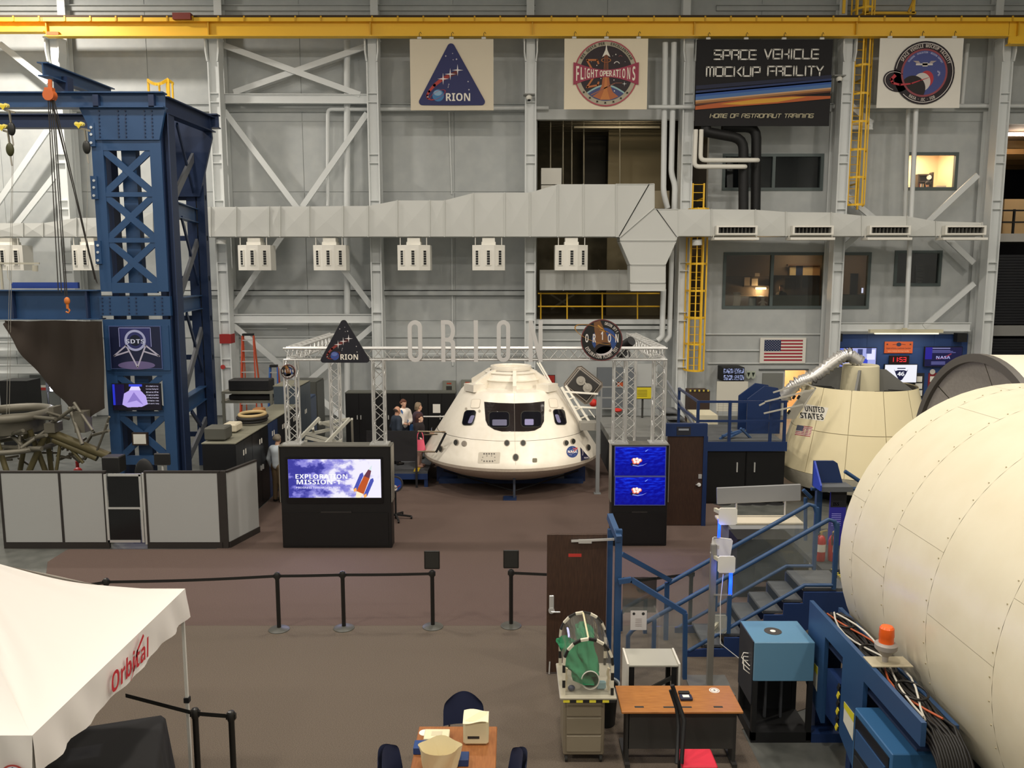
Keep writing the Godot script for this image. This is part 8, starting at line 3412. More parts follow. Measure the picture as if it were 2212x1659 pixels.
func door_and_rails():
	var d = 11.75
	var x0 = at(1181, 1290, d).x
	var x1 = at(1309, 1290, d).x
	var g = struct("door_3", v3((x0 + x1) * 0.5, 0, -d))
	var m = mb()
	m.cbox(v3((x0 + x1) * 0.5, 1.09, -d), v3(x1 - x0, 2.12, 0.045), 0.004)
	part(m, "leaf", M.wood, g)
	m = mb()
	m.cbox(v3(x0 + 0.07, 1.13, -d + 0.035), v3(0.07, 0.2, 0.03), 0.008)
	m.cyl(v3(x0 + 0.07, 1.0, -d + 0.02), v3(x0 + 0.07, 1.0, -d + 0.06), 0.045, 16)
	m.cbox(v3(x0 + 0.13, 0.985, -d + 0.065), v3(0.14, 0.022, 0.02), 0.006)
	part(m, "lever_handle", M.alu, g)
	m = mb()
	fb(m, 1228, 1196, 1256, 1203, d - 0.024, 0.002)
	part(m, "red_label", mt("b03028", 0.6), g)
	m = mb()
	m.bar(v3(x0 + 0.35, 2.06, -d + 0.05), v3(x1 + 0.1, 2.09, -d + 0.06), 0.03, 0.03)
	m.cbox(v3(x0 + 0.55, 2.05, -d + 0.04), v3(0.2, 0.06, 0.05), 0.01)
	part(m, "closer", M.alu, g)
	m = mb()
	m.cyl(v3(x0 + 0.04, 0.02, -d + 0.05), v3(x0 + 0.05, 0.2, -d + 0.03), 0.012, 6)
	part(m, "door_stop", M.alu, g)
	var B = M.blue
	g = thing("blue_door_frame", "blue steel post frame beside the near brown door", "frame", v3(x1 + 0.1, 0, -d + 0.1))
	for q in [[1311, 1322, 11.78, 2.2], [1328, 1342, 11.45, 2.3]]:
		m = mb()
		var xa = at(q[0], 1300, q[2]).x
		m.bx(v3(xa, 0, -q[2] - 0.08), v3(at(q[1], 1300, q[2]).x, q[3], -q[2]))
		part(m, "post", B, g)
	m = mb()
	m.bar(at(1317, 1115, 11.9), at(1337, 1165, 11.4), 0.08, 0.1)
	part(m, "head_bar", B, g)
	# near glass balustrade
	var e = 11.4
	g = thing("glass_balustrade", "blue framed glass balustrade with a taped notice beside the door", "balustrade", at(1410, 1500, e))
	var path = [at(1336, 1256, e), at(1364, 1252, e), at(1480, 1324, e), at(1478, 1485, e)]
	path[3].y = 0.1
	for k in 3:
		m = mb()
		m.bar(path[k], path[k + 1], 0.06, 0.07, Vector3.BACK if k == 2 else Vector3.UP)
		part(m, "rail", B, g)
	m = mb()
	var o = at(1342, 1485, e)
	var gp = []
	for q in [[1345, 1262], [1362, 1258], [1475, 1328], [1474, 1488], [1345, 1488]]:
		var v = at(q[0], q[1], e) - o
		gp.append(v2(v.x, v.y))
	m.poly(gp, o, Vector3.RIGHT, Vector3.UP, 0.012)
	part(m, "pane", glass("a8b0ac", 0.07), g)
	m = mb()
	fb(m, 1362, 1319, 1397, 1361, e - 0.004, 0.002)
	var nt = part(m, "notice", mt("c8c4c0", 0.7), g)
	var p = pr()
	var q2 = px_rect([1362, 1319, 1397, 1361], e - 0.004)
	p.disc(hx("2a2a2a"), q2.size * v2(0.2, 0.84), 0.02)
	p.disc(hx("2a2a2a"), q2.size * v2(0.78, 0.84), 0.022)
	for k in 5:
		p.rect(hx("8a7a78"), q2.size.x * 0.3, q2.size.y * (0.2 + k * 0.09), q2.size.x * 0.4, 0.006)
	part(p.mesh(flat(v3(q2.position.x, q2.position.y, -e + 0.004)), 0.002), "print", inked(), nt)
	# stairs
	var za = -13.13
	var zb = -12.34
	g = thing("module_stairs", "blue steel stairs with grey treads and glass rails up to the modules", "stairs", v3(3.8, 0, -12.7))
	var top = 1.1
	for k in 6:
		m = mb()
		var xs = 4.49 - k * 0.3
		var y = top - k * 0.1835
		m.cbox(v3(xs + (0.35 if k == 0 else 0.15), y - 0.025, (za + zb) * 0.5), v3(0.7 if k == 0 else 0.31, 0.05, zb - za), 0.008)
		part(m, "tread", M.tread, g)
	for z in [za - 0.02, zb + 0.06]:
		m = mb()
		var s = [v2(2.7, 0.0), v2(3.6, 0.0), v2(4.9, 0.6), v2(5.2, 0.6), v2(5.2, 1.05)]
		for k in 6:
			s.append(v2(4.49 - k * 0.3, 1.05 - k * 0.1835))
			s.append(v2(4.49 - k * 0.3, 1.05 - (k + 1) * 0.1835) if k < 5 else v2(2.7, 0.1))
		m.poly(s, v3(0, 0, z), Vector3.RIGHT, Vector3.UP, 0.04)
		part(m, "stringer", M.navy, g)
	for z in [za - 0.02, zb + 0.04]:
		var a = v3(4.82, 2.2, z)
		var b = v3(1.87, 0.44, z)
		m = mb()
		m.tube([v3(4.95, 1.1, z), v3(4.95, 2.05, z), v3(4.91, 2.17, z), a, b, v3(1.8, 0.34, z), v3(1.8, 0.05, z)], 0.035, 10)
		part(m, "handrail", M.blue, g)
		m = mb()
		m.tube([v3(4.95, 1.16, z), v3(4.5, 1.16, z), v3(2.75, 0.1, z)], 0.03, 8)
		part(m, "foot_rail", M.blue, g)
		m = mb()
		m.poly([v2(4.92, 1.2), v2(4.92, 2.15), v2(4.82, 2.15), v2(2.2, 0.59), v2(2.3, 0.12), v2(2.75, 0.12), v2(4.5, 1.2)], v3(0, 0, z), Vector3.RIGHT, Vector3.UP, 0.012)
		part(m, "pane", glass("a8b4b0", 0.06), g)
		for x in [4.95, 3.35, 2.2]:
			m = mb()
			var y = 0.44 + (x - 1.87) * 0.5966
			m.bx(v3(x - 0.03, maxf(0.0, (x - 2.7) * 0.6), z - 0.03), v3(x + 0.03, minf(y, 2.15), z + 0.03))
			part(m, "post", M.blue, g)
	m = mb()
	m.bx(v3(5.1, 1.0, -15.4), v3(7.6, 1.09, za - 0.05))
	part(m, "landing", mt("3a3d3f", 0.8), g)
	m = mb()
	for k in 10:
		m.bx(v3(5.25, 1.091, -13.2 + k * 0.085), v3(5.3, 1.094, -13.16 + k * 0.085))
	part(m, "yellow_tape", mt("c8b838", 0.7), g)
	for q in [[5.2, -15.2], [7.4, -15.2], [5.3, -13.4]]:
		m = mb()
		m.bx(v3(q[0], 0, q[1]), v3(q[0] + 0.1, 1.0, q[1] + 0.1))
		part(m, "leg", M.navy, g)
	# far low rail to the left of the stairs
	g = thing("short_guard_rail", "short sloping blue guard rail behind the glass balustrade", "railing", at(1440, 1385, 12.9))
	m = mb()
	m.bar(at(1342, 1196, 12.2), at(1448, 1254, 12.9), 0.06, 0.07)
	part(m, "rail", M.blue, g)
	m = mb()
	var lp = at(1441, 1258, 12.9)
	m.bx(v3(lp.x - 0.035, 0, -12.93), v3(lp.x + 0.035, lp.y, -12.87))
	part(m, "post", M.blue, g)
	m = mb()
	fb(m, 1345, 1247, 1418, 1323, 12.3, 0.012)
	one(m, "dark_glass_panel", glass("202422", 0.6), "dark tinted glass panel behind the balustrade", "glass panel")
	# extinguishers
	var first = null
	for q in [[1771, "left red fire extinguisher on the landing"], [1798, "right red fire extinguisher with wide nozzle on the landing"]]:
		var ep = gr(q[0], 1211, 1.09)
		if first != null:
			dup(first, ep, 0.6, q[1])
			continue
		first = thing("fire_extinguisher", q[1], "extinguisher", ep, "fire extinguishers on the landing")
		m = mb()
		m.lathe([v2(0, 0), v2(0.075, 0.005), v2(0.08, 0.03), v2(0.08, 0.36), v2(0.06, 0.42), v2(0.03, 0.45), v2(0, 0.45)], Vector3.ZERO, 20)
		part(m, "cylinder", mt("a81e1c", 0.3), first, true)
		m = mb()
		m.lathe([v2(0.081, 0.17), v2(0.081, 0.3)], Vector3.ZERO, 20, Basis.IDENTITY, 0.3, 2.6)
		part(m, "label", mt("d8d0c0", 0.6), first, true)
		m = mb()
		m.cyl(v3(0, 0.45, 0), v3(0, 0.5, 0), 0.025, 10)
		m.bar(v3(-0.02, 0.5, 0), v3(0.1, 0.53, 0), 0.025, 0.02)
		part(m, "valve", mt("b8a878", 0.4, 0.6), first, true)
		m = mb()
		m.tube([v3(-0.02, 0.48, 0), v3(-0.09, 0.44, 0.03), v3(-0.1, 0.3, 0.05)], 0.013, 6)
		part(m, "hose", M.black, first, true)
	# blue chute and rails behind the landing
	g = thing("blue_seat_hood", "blue steel hood with grey ledge above the landing rail", "hood", at(1790, 1052, 14.6))
	m = mb()
	var c = at(1756, 1050, 14.6)
	m.poly([v2(0.0, 0.0), v2(0.55, 0.0), v2(0.42, 0.42), v2(0.36, 0.46), v2(0.0, 0.46)], c, Vector3.RIGHT, Vector3.UP, 0.05)
	part(m, "back_plate", M.navy, g)
	m = mb()
	m.poly([v2(0, 0), v2(0, 0.46), v2(0.35, 0.1), v2(0.35, 0.0)], c, Vector3.BACK, Vector3.UP, 0.03)
	part(m, "side_plate", mt("2340a8", 0.4), g)
	m = mb()
	m.bx(c + v3(0.05, -0.03, -0.05), c + v3(0.6, 0.06, 0.3))
	part(m, "ledge", M.tread, g)
	for q in [[1735, 1058, 1752, 1075], [1752, 1056, 1860, 1056], [1825, 1018, 1870, 1048], [1740, 1075, 1740, 1215]]:
		m = mb()
		m.cyl(at(q[0], q[1], 14.7), at(q[2], q[3], 14.7), 0.035, 8)
		part(m, "rail", M.blue, g)
	m = mb()
	m.bx(v3(c.x + 0.1, 1.09, -14.75), v3(c.x + 0.2, c.y, -14.65))
	part(m, "leg", M.blue, g)
	g = thing("module_poster", "blue violet information panel behind the fire extinguishers", "poster", v3(5.75, 1.09, -14.5))
	m = mb()
	fb(m, 1792, 1062, 1826, 1195, 14.4, 0.05)
	part(m, "board", mt("2a2890", 0.5), g)
	p = pr()
	var pq = px_rect([1792, 1062, 1826, 1195], 14.4)
	p.rect(hx("14141c"), 0, pq.size.y * 0.75, pq.size.x, pq.size.y * 0.25)
	for k in 7:
		p.rect(hx("8a88d8"), 0.03, pq.size.y * 0.45 + k * 0.035, pq.size.x * 0.6, 0.014)
	p.text(hx("c8c8e8"), "ISS", v2(pq.size.x * 0.35, pq.size.y * 0.8), 0.1, 0.06)
	part(p.mesh(flat(v3(pq.position.x, pq.position.y, -14.4)), 0.002), "print", inked(), g)
	# reception counter behind the stairs
	g = thing("reception_counter", "grey counter with cream top and raised grey screen behind the stairs", "counter", v3(4.0, 0, -16.0))
	m = mb()
	var r = px_rect([1580, 1105, 1750, 1220], 15.6)
	m.bx(v3(r.position.x, 0, -16.3), v3(r.end.x, 1.02, -15.6))
	part(m, "body", mt("7b7c7c", 0.6), g)
	m = mb()
	m.cbox(v3(r.get_center().x - 0.1, 1.05, -16.1), v3(r.size.x + 0.1, 0.05, 0.5), 0.01)
	part(m, "top", mt("d2c8b2", 0.5), g)
	m = mb()
	var sc = px_rect([1551, 1052, 1733, 1088], 16.2)
	m.cbox(v3(sc.get_center().x, sc.get_center().y, -16.3), v3(sc.size.x, sc.size.y, 0.05), 0.01, Basis(Vector3.BACK, 0.045))
	part(m, "screen", mt("8e8f8f", 0.7), g)
	for x in [sc.position.x + 0.4, sc.end.x - 0.3]:
		m = mb()
		m.cyl(v3(x, 1.07, -16.3), v3(x, sc.get_center().y, -16.3), 0.02, 8)
		part(m, "stand", M.alu, g)
	m = mb()
	fb(m, 1592, 1165, 1715, 1225, 14.7, 0.6)
	var br = px_rect([1592, 1165, 1715, 1225], 14.7)
	m.bx(v3(br.position.x, 0.0, -15.3), v3(4.45, br.position.y, -14.7))
	one(m, "black_plinth", mt("1a1918", 0.5), "black box plinth behind the stair glass", "plinth")
	for q in [1558, 1605, 1636, 1672]:
		var so = gr(q, 1087, 0.0)
		m = mb()
		m.lathe([v2(0, 0.05), v2(0.1, 0.04), v2(0.24, 0.015), v2(0.25, 0.0)], so, 20)
		one(m, "floor_disc", M.black, "round black floor disc on the carpet under the grey screen, %s" % {1558: "first from left", 1605: "second from left", 1636: "third from left", 1672: "fourth from left"}[q], "disc", "round discs under the grey screen")
	# second brown door in its blue frame
	d = 19.1
	g = struct("door_4", at(1480, 1137, d))
	m = mb()
	var r2 = px_rect([1440, 942, 1517, 1137], d)
	m.bx(v3(r2.position.x, 0.02, -d - 0.05), v3(r2.end.x, r2.end.y, -d))
	part(m, "leaf", M.wood, g)
	m = mb()
	fb(m, 1509, 1025, 1516, 1034, d - 0.03, 0.03)
	m.cyl(at(1510, 1047, d), at(1510, 1047, d - 0.06), 0.045, 12)
	m.bar(at(1510, 1047, d - 0.06), at(1503, 1047, d - 0.06), 0.02, 0.02)
	part(m, "lever_handle", M.alu, g)
	for q in [[1517, 942, 1526, 1138], [1438, 915, 1528, 942]]:
		m = mb()
		var fr = px_rect(q, d)
		m.bx(v3(fr.position.x, 0.0 if q[1] == 942 else fr.position.y, -d - 0.1), v3(fr.end.x, fr.end.y, -d + 0.03))
		part(m, "frame", M.navy, g)
	m = mb()
	fb(m, 1462, 922, 1492, 940, d - 0.04, 0.01)
	part(m, "picture", mt("2a2c34", 0.4), g)
	m = mb()
	fb(m, 1466, 926, 1488, 930, d - 0.045, 0.004)
	part(m, "picture_strip", mt("9aa0a8", 0.4), g)

func tag_reader():
	var g = thing("antenna_pole", "grey pole with white square reader antennas and blue light strips", "antenna pole", gr(1532, 1482, 0.0))
	var d = -gr(1532, 1482, 0.0).z
	var m = mb()
	var x = gr(1532, 1482, 0.0).x
	m.bx(v3(x - 0.04, 0, -d - 0.04), v3(x + 0.04, at(1532, 1176, d).y, -d + 0.04))
	part(m, "pole", mt("8a8880", 0.4, 0.4), g)
	m = mb()
	m.bx(v3(x - 0.3, 0, -d - 0.3), v3(x + 0.3, 0.02, -d + 0.3))
	part(m, "base", mt("5c5c58", 0.5), g)
	for q in [[1559, 1182, 44, 40, 0.12, 0.0], [1570, 1220, 36, 36, 0.0, 0.35], [1551, 1349, 40, 42, 0.0, -0.2], [1573, 1116, 38, 36, 0.0, 0.35]]:
		var c = at(q[0], q[1], d - q[5])
		var w = q[2] * d / 1750.0
		var h = q[3] * d / 1750.0
		m = mb()
		var qb = Basis(Vector3.BACK, -q[4])
		var k = 0.02
		m.poly([v2(-w * 0.5 + k, -h * 0.5), v2(w * 0.5 - k, -h * 0.5), v2(w * 0.5, -h * 0.5 + k), v2(w * 0.5, h * 0.5 - k), v2(w * 0.5 - k, h * 0.5), v2(-w * 0.5 + k, h * 0.5), v2(-w * 0.5, h * 0.5 - k), v2(-w * 0.5, -h * 0.5 + k)], c, qb.x, qb.y, 0.03)
		part(m, "antenna", mt("d4d2c8", 0.5) if q[1] != 1349 else glass("c8c8b8", 0.35), g)
		m = mb()
		m.bar(c + v3(0, 0, -0.03), v3(x, c.y, -d), 0.04, 0.05)
		part(m, "bracket", mt("b8b4a0", 0.5), g)
	for q in [[1551, 1122, 1557, 1162], [1575, 1238, 1582, 1285]]:
		m = mb()
		fb(m, q[0], q[1], q[2], q[3], d - 0.3, 0.02)
		part(m, "light_strip", mt("1a48ff", 0.4, 0.0, 2.5), g)
		omni(at((q[0] + q[2]) * 0.5, (q[1] + q[3]) * 0.5, d - 0.36), 0.05, "3060ff", 0.05)
		m = mb()
		m.bar(at((q[0] + q[2]) * 0.5, q[3], d - 0.31), v3(x, at(1550, q[3], d).y, -d), 0.02, 0.02)
		part(m, "strip_bracket", mt("8a8880", 0.4), g)
	m = mb()
	m.tube([at(1562, 1240, d - 0.3), at(1556, 1300, d - 0.25), at(1556, 1390, d - 0.2), at(1600, 1425, d - 0.3)], 0.006, 5)
	part(m, "wire", M.white, g)

func blue_frame():
	var x = 3.9
	var g = thing("cable_bridge", "long blue steel cable bridge in front of the cream module", "frame", v3(x, 0, -8.6))
	var B = M.blue
	var m = mb()
	slab_x(m, [[10.32, 1.48], [10.32, 1.72], [7.35, 1.72], [7.35, 1.48]], x, 0.05)
	part(m, "front_beam", B, g)
	m = mb()
	m.bx(v3(4.3, 1.35, -10.5), v3(4.35, 1.55, -7.6))
	part(m, "rear_beam", B, g)
	m = mb()
	m.bx(v3(x, 1.34, -10.3), v3(4.3, 1.37, -7.5))
	part(m, "tray", mt("1b2a48", 0.5), g)
	for q in [[10.32, 9.75, 0.35], [9.2, 8.62, 0.3]]:
		m = mb()
		slab_x(m, [[q[0], 1.48], [q[1], 1.48], [q[1], q[2]], [q[0], q[2] + 0.25]], x, 0.05)
		part(m, "upright_plate", B, g)
		m = mb()
		m.bx(v3(x + 0.05, 0.0, -q[0]), v3(x + 0.35, 1.34, -q[0] + 0.12))
		part(m, "column", M.navy, g)
		m = mb()
		slab_x(m, [[q[0] - 0.12, 1.0], [q[0] - 0.4, 1.0], [q[0] - 0.4, 0.68], [q[0] - 0.12, 0.76]], x + 0.002 - 0.055, 0.002)
		var lb = part(m, "yellow_label", mt("d0cfc0", 0.6), g)
		m = mb()
		slab_x(m, [[q[0] - 0.12, 1.0], [q[0] - 0.4, 1.0], [q[0] - 0.4, 0.9], [q[0] - 0.12, 0.93]], x - 0.056, 0.002)
		part(m, "yellow_band", mt("c8c028", 0.6), lb)
	m = mb()
	m.bx(v3(x - 0.1, 0, -10.1), v3(x + 0.35, 0.12, -9.9))
	part(m, "foot_beam", M.navy, g)
	m = mb()
	m.bx(v3(x - 0.3, 0, -9.0), v3(x + 0.35, 0.12, -8.8))
	part(m, "foot_beam", M.navy, g)
	m = mb()
	m.bx(v3(x - 0.02, 0.5, -9.7), v3(x + 0.3, 1.1, -9.3))
	var eb = part(m, "switch_box", M.navy, g)
	for k in 6:
		m = mb()
		m.box(v3(x - 0.03, 0.55 + k * 0.1, -9.32), v3(0.012, 0.09, 0.05), Basis(Vector3.RIGHT, 0.5))
		part(m, "hazard_stripe", mt("d0c030" if k % 2 == 0 else "161616", 0.6), eb)
	# electronics box hung on the near side
	m = mb()
	m.cbox(v3(3.99, 0.61, -8.1), v3(0.5, 1.22, 0.9), 0.01)
	var cab = thing("blue_electronics_box", "blue electronics box with black front beside the cable bridge", "electronics", v3(3.99, 0, -8.1))
	part(m, "case", mt("356490", 0.4), cab)
	m = mb()
	m.bx(v3(3.73, 0.1, -8.5), v3(3.742, 1.15, -7.7))
	part(m, "front", mt("161a20", 0.3), cab)
	for k in 3:
		m = mb()
		m.bx(v3(3.715, 0.2 + k * 0.3, -8.45), v3(3.732, 0.42 + k * 0.3, -7.75))
		part(m, "module", mt("2c4c74" if k == 2 else "24282c", 0.4), cab)
	# cables
	var rng = RandomNumberGenerator.new()
	rng.seed = 11
	var cb = thing("cable_bundle", "thick bundle of black cables lying along the cable bridge", "cables", v3(4.1, 1.37, -9.0))
	for k in 34:
		var pts = []
		var cx = 3.98 + 0.3 * ((k % 12) / 11.0)
		var cy = 1.46 + 0.055 * (k / 12)
		for j in 12:
			var t = j / 11.0
			pts.append(v3(clampf(cx + rng.randf_range(-0.04, 0.04), 3.96, 4.29), cy + rng.randf_range(-0.01, 0.03), -10.25 + t * 2.75))
		var last = pts[-1]
		for j in 5:
			var a = (j + 1) * PI / 10.0
			pts.append(v3(cx, cy - 0.35 * (1 - cos(a)), -7.5 + 0.35 * sin(a)))
		pts.append(v3(cx, 0.05, -7.12))
		m = mb()
		m.tube(pts, 0.017, 6)
		part(m, "cable", mt("1d1b1a", 0.5), cb)
	for k in [0, 2, 3]:
		var pts = []
		for j in 14:
			var t = j / 13.0
			pts.append(v3(4.12 + 0.13 * sin(t * (5.0 + k) + k * 1.7), 1.63 + 0.02 * sin(t * 9 + k), -10.1 + t * 2.5))
		m = mb()
		m.tube(pts, 0.012, 6)
		part(m, "cable", mt("d8d4c8" if k < 3 else "b85a34", 0.5), cb, false, "white cable" if k < 3 else "orange cable")
	for k in 3:
		var pts = []
		for j in 16:
			var a = TAU * j / 16.0
			pts.append(v3(4.12 + 0.14 * cos(a), 1.62 + 0.015 * k, -9.9 + k * 0.9 + 0.2 * sin(a)))
		m = mb()
		m.tube(pts, 0.014, 6, true)
		part(m, "cable_loop", mt("1d1b1a", 0.5), cb)
	# beacon
	var bp = gr(1912, 1424, 1.76)
	var bc = thing("warning_beacon", "orange warning beacon on a beige plate across the cable bridge", "beacon", v3(bp.x, 1.725, bp.z))
	m = mb()
	m.bx(v3(3.86, 1.725, bp.z - 0.12), v3(4.3, 1.735, bp.z + 0.12))
	part(m, "plate", mt("b8ae94", 0.5), bc)
	m = mb()
	m.lathe([v2(0.03, 0.0), v2(0.035, 0.06), v2(0.07, 0.1), v2(0.115, 0.15), v2(0.12, 0.2), v2(0.09, 0.22), v2(0, 0.22)], v3(bp.x, 1.735, bp.z), 24)
	part(m, "base", mt("9c9690", 0.5), bc)
	m = mb()
	m.lathe([v2(0.078, 0.21), v2(0.075, 0.28), v2(0.08, 0.29), v2(0.075, 0.38), v2(0.06, 0.4), v2(0, 0.4)], v3(bp.x, 1.735, bp.z), 24)
	part(m, "dome", mt("f0641e", 0.3), bc)

func right_furniture():
	# blue equipment rack
	var d = 9.9
	var r = px_rect([1626, 1388, 1756, 1600], d)
	var g = thing("equipment_rack", "light blue topped equipment rack with open black lower bay", "rack", v3(r.get_center().x, 0, -d - 0.4))
	var m = mb()
	var ym = at(1690, 1472, d).y
	m.cbox(v3(r.get_center().x, (ym + r.end.y) * 0.5, -d - 0.33), v3(r.size.x, r.end.y - ym, 0.66), 0.008)
	part(m, "upper_case", mt("5b86a2", 0.4), g)
	m = mb()
	m.bx(v3(r.position.x - 0.015, 0.5, -d - 0.62), v3(r.position.x - 0.001, r.end.y, -d - 0.02))
	part(m, "side_grille", mt("22242a", 0.5), g)
	for x in [r.position.x, r.end.x - 0.06]:
		for z in [-d - 0.64, -d - 0.06]:
			m = mb()
			m.bx(v3(x, 0.03, z), v3(x + 0.06, ym, z + 0.06))
			part(m, "post", M.black, g)
	m = mb()
	m.bx(v3(r.position.x, 0.0, -d - 0.66), v3(r.end.x, 0.14, -d))
	part(m, "base", M.black, g)
	m = mb()
	m.bx(v3(r.position.x + 0.01, 0.14, -d - 0.65), v3(r.end.x - 0.01, ym, -d - 0.6))
	part(m, "back_panel", mt("17181c", 0.7), g)
	for q in [0.35, 0.62]:
		m = mb()
		m.bx(v3(lerpf(r.position.x, r.end.x, q), 0.14, -d - 0.4), v3(lerpf(r.position.x, r.end.x, q) + 0.03, ym, -d - 0.36))
		part(m, "rail", mt("5c5e62", 0.4, 0.4), g)
	m = mb()
	for k in 3:
		var o = v3(r.position.x, 1.1 - 0.05 * k, -d - 0.2)
		m.tube([o, o + v3(-0.08, 0.02, 0.02), o + v3(-0.1, -0.05, 0.06 * k), o + v3(-0.02, -0.12, 0.1)], 0.007, 5)
	part(m, "loose_wires", M.white, g)
	m = mb()
	var dc = v3(r.get_center().x - 0.05, r.end.y + 0.001, -d - 0.33)
	m.cyl(dc, dc + v3(0, 0.004, 0), 0.11, 28)
	var dg = thing("tape_disc", "dark round disc with white centre on the blue rack", "disc", dc)
	part(m, "disc", mt("3c3834", 0.6), dg)
	m = mb()
	m.cyl(dc + v3(0, 0.004, 0), dc + v3(0, 0.006, 0), 0.035, 16)
	part(m, "centre", M.white, dg)
	# orange desk
	g = thing("orange_desk", "orange wood desk with dark panel legs in the right foreground", "desk", v3(2.03, 0, -9.64))
	m = mb()
	m.cbox(v3(2.03, 0.725, -9.64), v3(1.45, 0.03, 0.64), 0.006)
	part(m, "top", M.desk, g)
	m = mb()
	m.bx(v3(1.4, 0.22, -9.42), v3(2.66, 0.71, -9.4))
	part(m, "modesty_panel", mt("33312e", 0.7), g)
	for x in [1.37, 2.66]:
		m = mb()
		m.bx(v3(x, 0.05, -9.6), v3(x + 0.04, 0.71, -9.4))
		m.bx(v3(x - 0.01, 0.0, -9.93), v3(x + 0.05, 0.05, -9.34))
		part(m, "leg", mt("2a2826", 0.6), g)
	for q in [1.53, 2.48]:
		m = mb()
		m.cbox(v3(q, 0.741, -9.43), v3(0.11, 0.004, 0.035), 0.0015)
		part(m, "grommet", M.dark, g)
	m = mb()
	m.bx(v3(1.82, 0.74, -9.44), v3(2.16, 0.743, -9.41))
	part(m, "cable_slot", M.dark, g)
	m = mb()
	m.cbox(v3(2.13, 0.76, -9.62), v3(0.15, 0.035, 0.11), 0.006)
	var rd = thing("card_reader", "small dark blue reader box with white label on the orange desk", "reader", v3(2.13, 0.741, -9.62))
	part(m, "box", mt("1a2038", 0.5), rd)
	m = mb()
	m.bx(v3(2.09, 0.778, -9.65), v3(2.17, 0.78, -9.59))
	part(m, "label", M.white, rd)
	m = mb()
	m.cbox(v3(2.13, 0.76, -9.74), v3(0.14, 0.035, 0.05), 0.01)
	one(m, "handset", M.black, "black handset behind the small reader box", "handset")
	var st = thing("round_sticker", "round white sticker on the orange desk's far corner", "sticker", v3(2.53, 0.741, -9.83))
	m = mb()
	m.cyl(v3(2.53, 0.741, -9.83), v3(2.53, 0.743, -9.83), 0.065, 24)
	part(m, "paper", M.white, st)
	var p = pr()
	p.ring(hx("9a5048"), Vector2.ZERO, 0.045, 0.052)
	p.star(hx("5a4a4a"), Vector2.ZERO, 0.03, 0.3)
	part(p.mesh(flat(v3(2.53, 0.743, -9.83), Vector3.RIGHT, Vector3.FORWARD), 0.001), "print", inked(), st)
	# grey side table
	g = thing("grey_side_table", "small grey top table with white side bars by the stairs", "table", v3(1.87, 0, -10.7))
	m = mb()
	m.cbox(v3(1.87, 0.765, -10.68), v3(0.66, 0.03, 0.5), 0.006)
	part(m, "top", mt("a8a69a", 0.5), g)
	for x in [1.52, 2.2]:
		m = mb()
		m.bx(v3(x, 0.2, -10.9), v3(x + 0.025, 0.8, -10.42))
		part(m, "side_bar", mt("d4d0c4", 0.5), g)
	for q in [[1.56, -10.9], [2.12, -10.9], [1.56, -10.5], [2.12, -10.5]]:
		m = mb()
		m.bx(v3(q[0], 0, q[1]), v3(q[0] + 0.06, 0.75, q[1] + 0.06))
		part(m, "leg", M.black, g)
	m = mb()
	m.bar(v3(1.6, 0.3, -10.47), v3(2.15, 0.6, -10.47), 0.03, 0.05)
	part(m, "brace", M.dark, g)
	# red seat cart with tall handle
	g = thing("red_cart", "black handled cart with bright red seat in front of the desk", "cart", gr(1505, 1650, 0.0))
	m = mb()
	var s0 = gr(1505, 1640, 0.42)
	m.cbox(s0, v3(0.4, 0.05, 0.36), 0.015)
	part(m, "seat", mt("d4243c", 0.6), g)
	m = mb()
	m.tube([at(1452, 1480, 9.0), at(1462, 1510, 9.0), at(1478, 1555, 8.9), at(1472, 1650, 8.7)], 0.025, 8)
	m.tube([at(1449, 1490, 9.05), at(1462, 1530, 9.0), at(1466, 1570, 8.95), at(1462, 1650, 8.7)], 0.025, 8)
	part(m, "handle", M.black, g)
	for q in [-0.17, 0.17]:
		m = mb()
		m.bx(v3(s0.x + q - 0.015, 0.0, s0.z - 0.15), v3(s0.x + q + 0.015, s0.y, s0.z - 0.12))
		part(m, "leg", M.black, g)
		m = mb()
		m.bx(v3(s0.x + q - 0.015, 0.0, s0.z + 0.12), v3(s0.x + q + 0.015, s0.y, s0.z + 0.15))
		part(m, "leg", M.black, g)
	# bin
	m = mb()
	m.lathe([v2(0.13, 0.0), v2(0.17, 0.55), v2(0.18, 0.56), v2(0.165, 0.54), v2(0.12, 0.02), v2(0.0, 0.02)], v3(1.23, 0.0, -10.35), 24)
	var bn = thing("waste_bin", "round black waste bin with clear liner between cart and desk", "bin", v3(1.23, 0, -10.35))
	part(m, "bin", mt("1f2223", 0.5), bn)
	m = mb()
	m.lathe([v2(0.185, 0.4), v2(0.19, 0.58), v2(0.17, 0.57)], v3(1.23, 0, -10.35), 24)
	part(m, "liner", glass("c8d0d0", 0.3), bn)

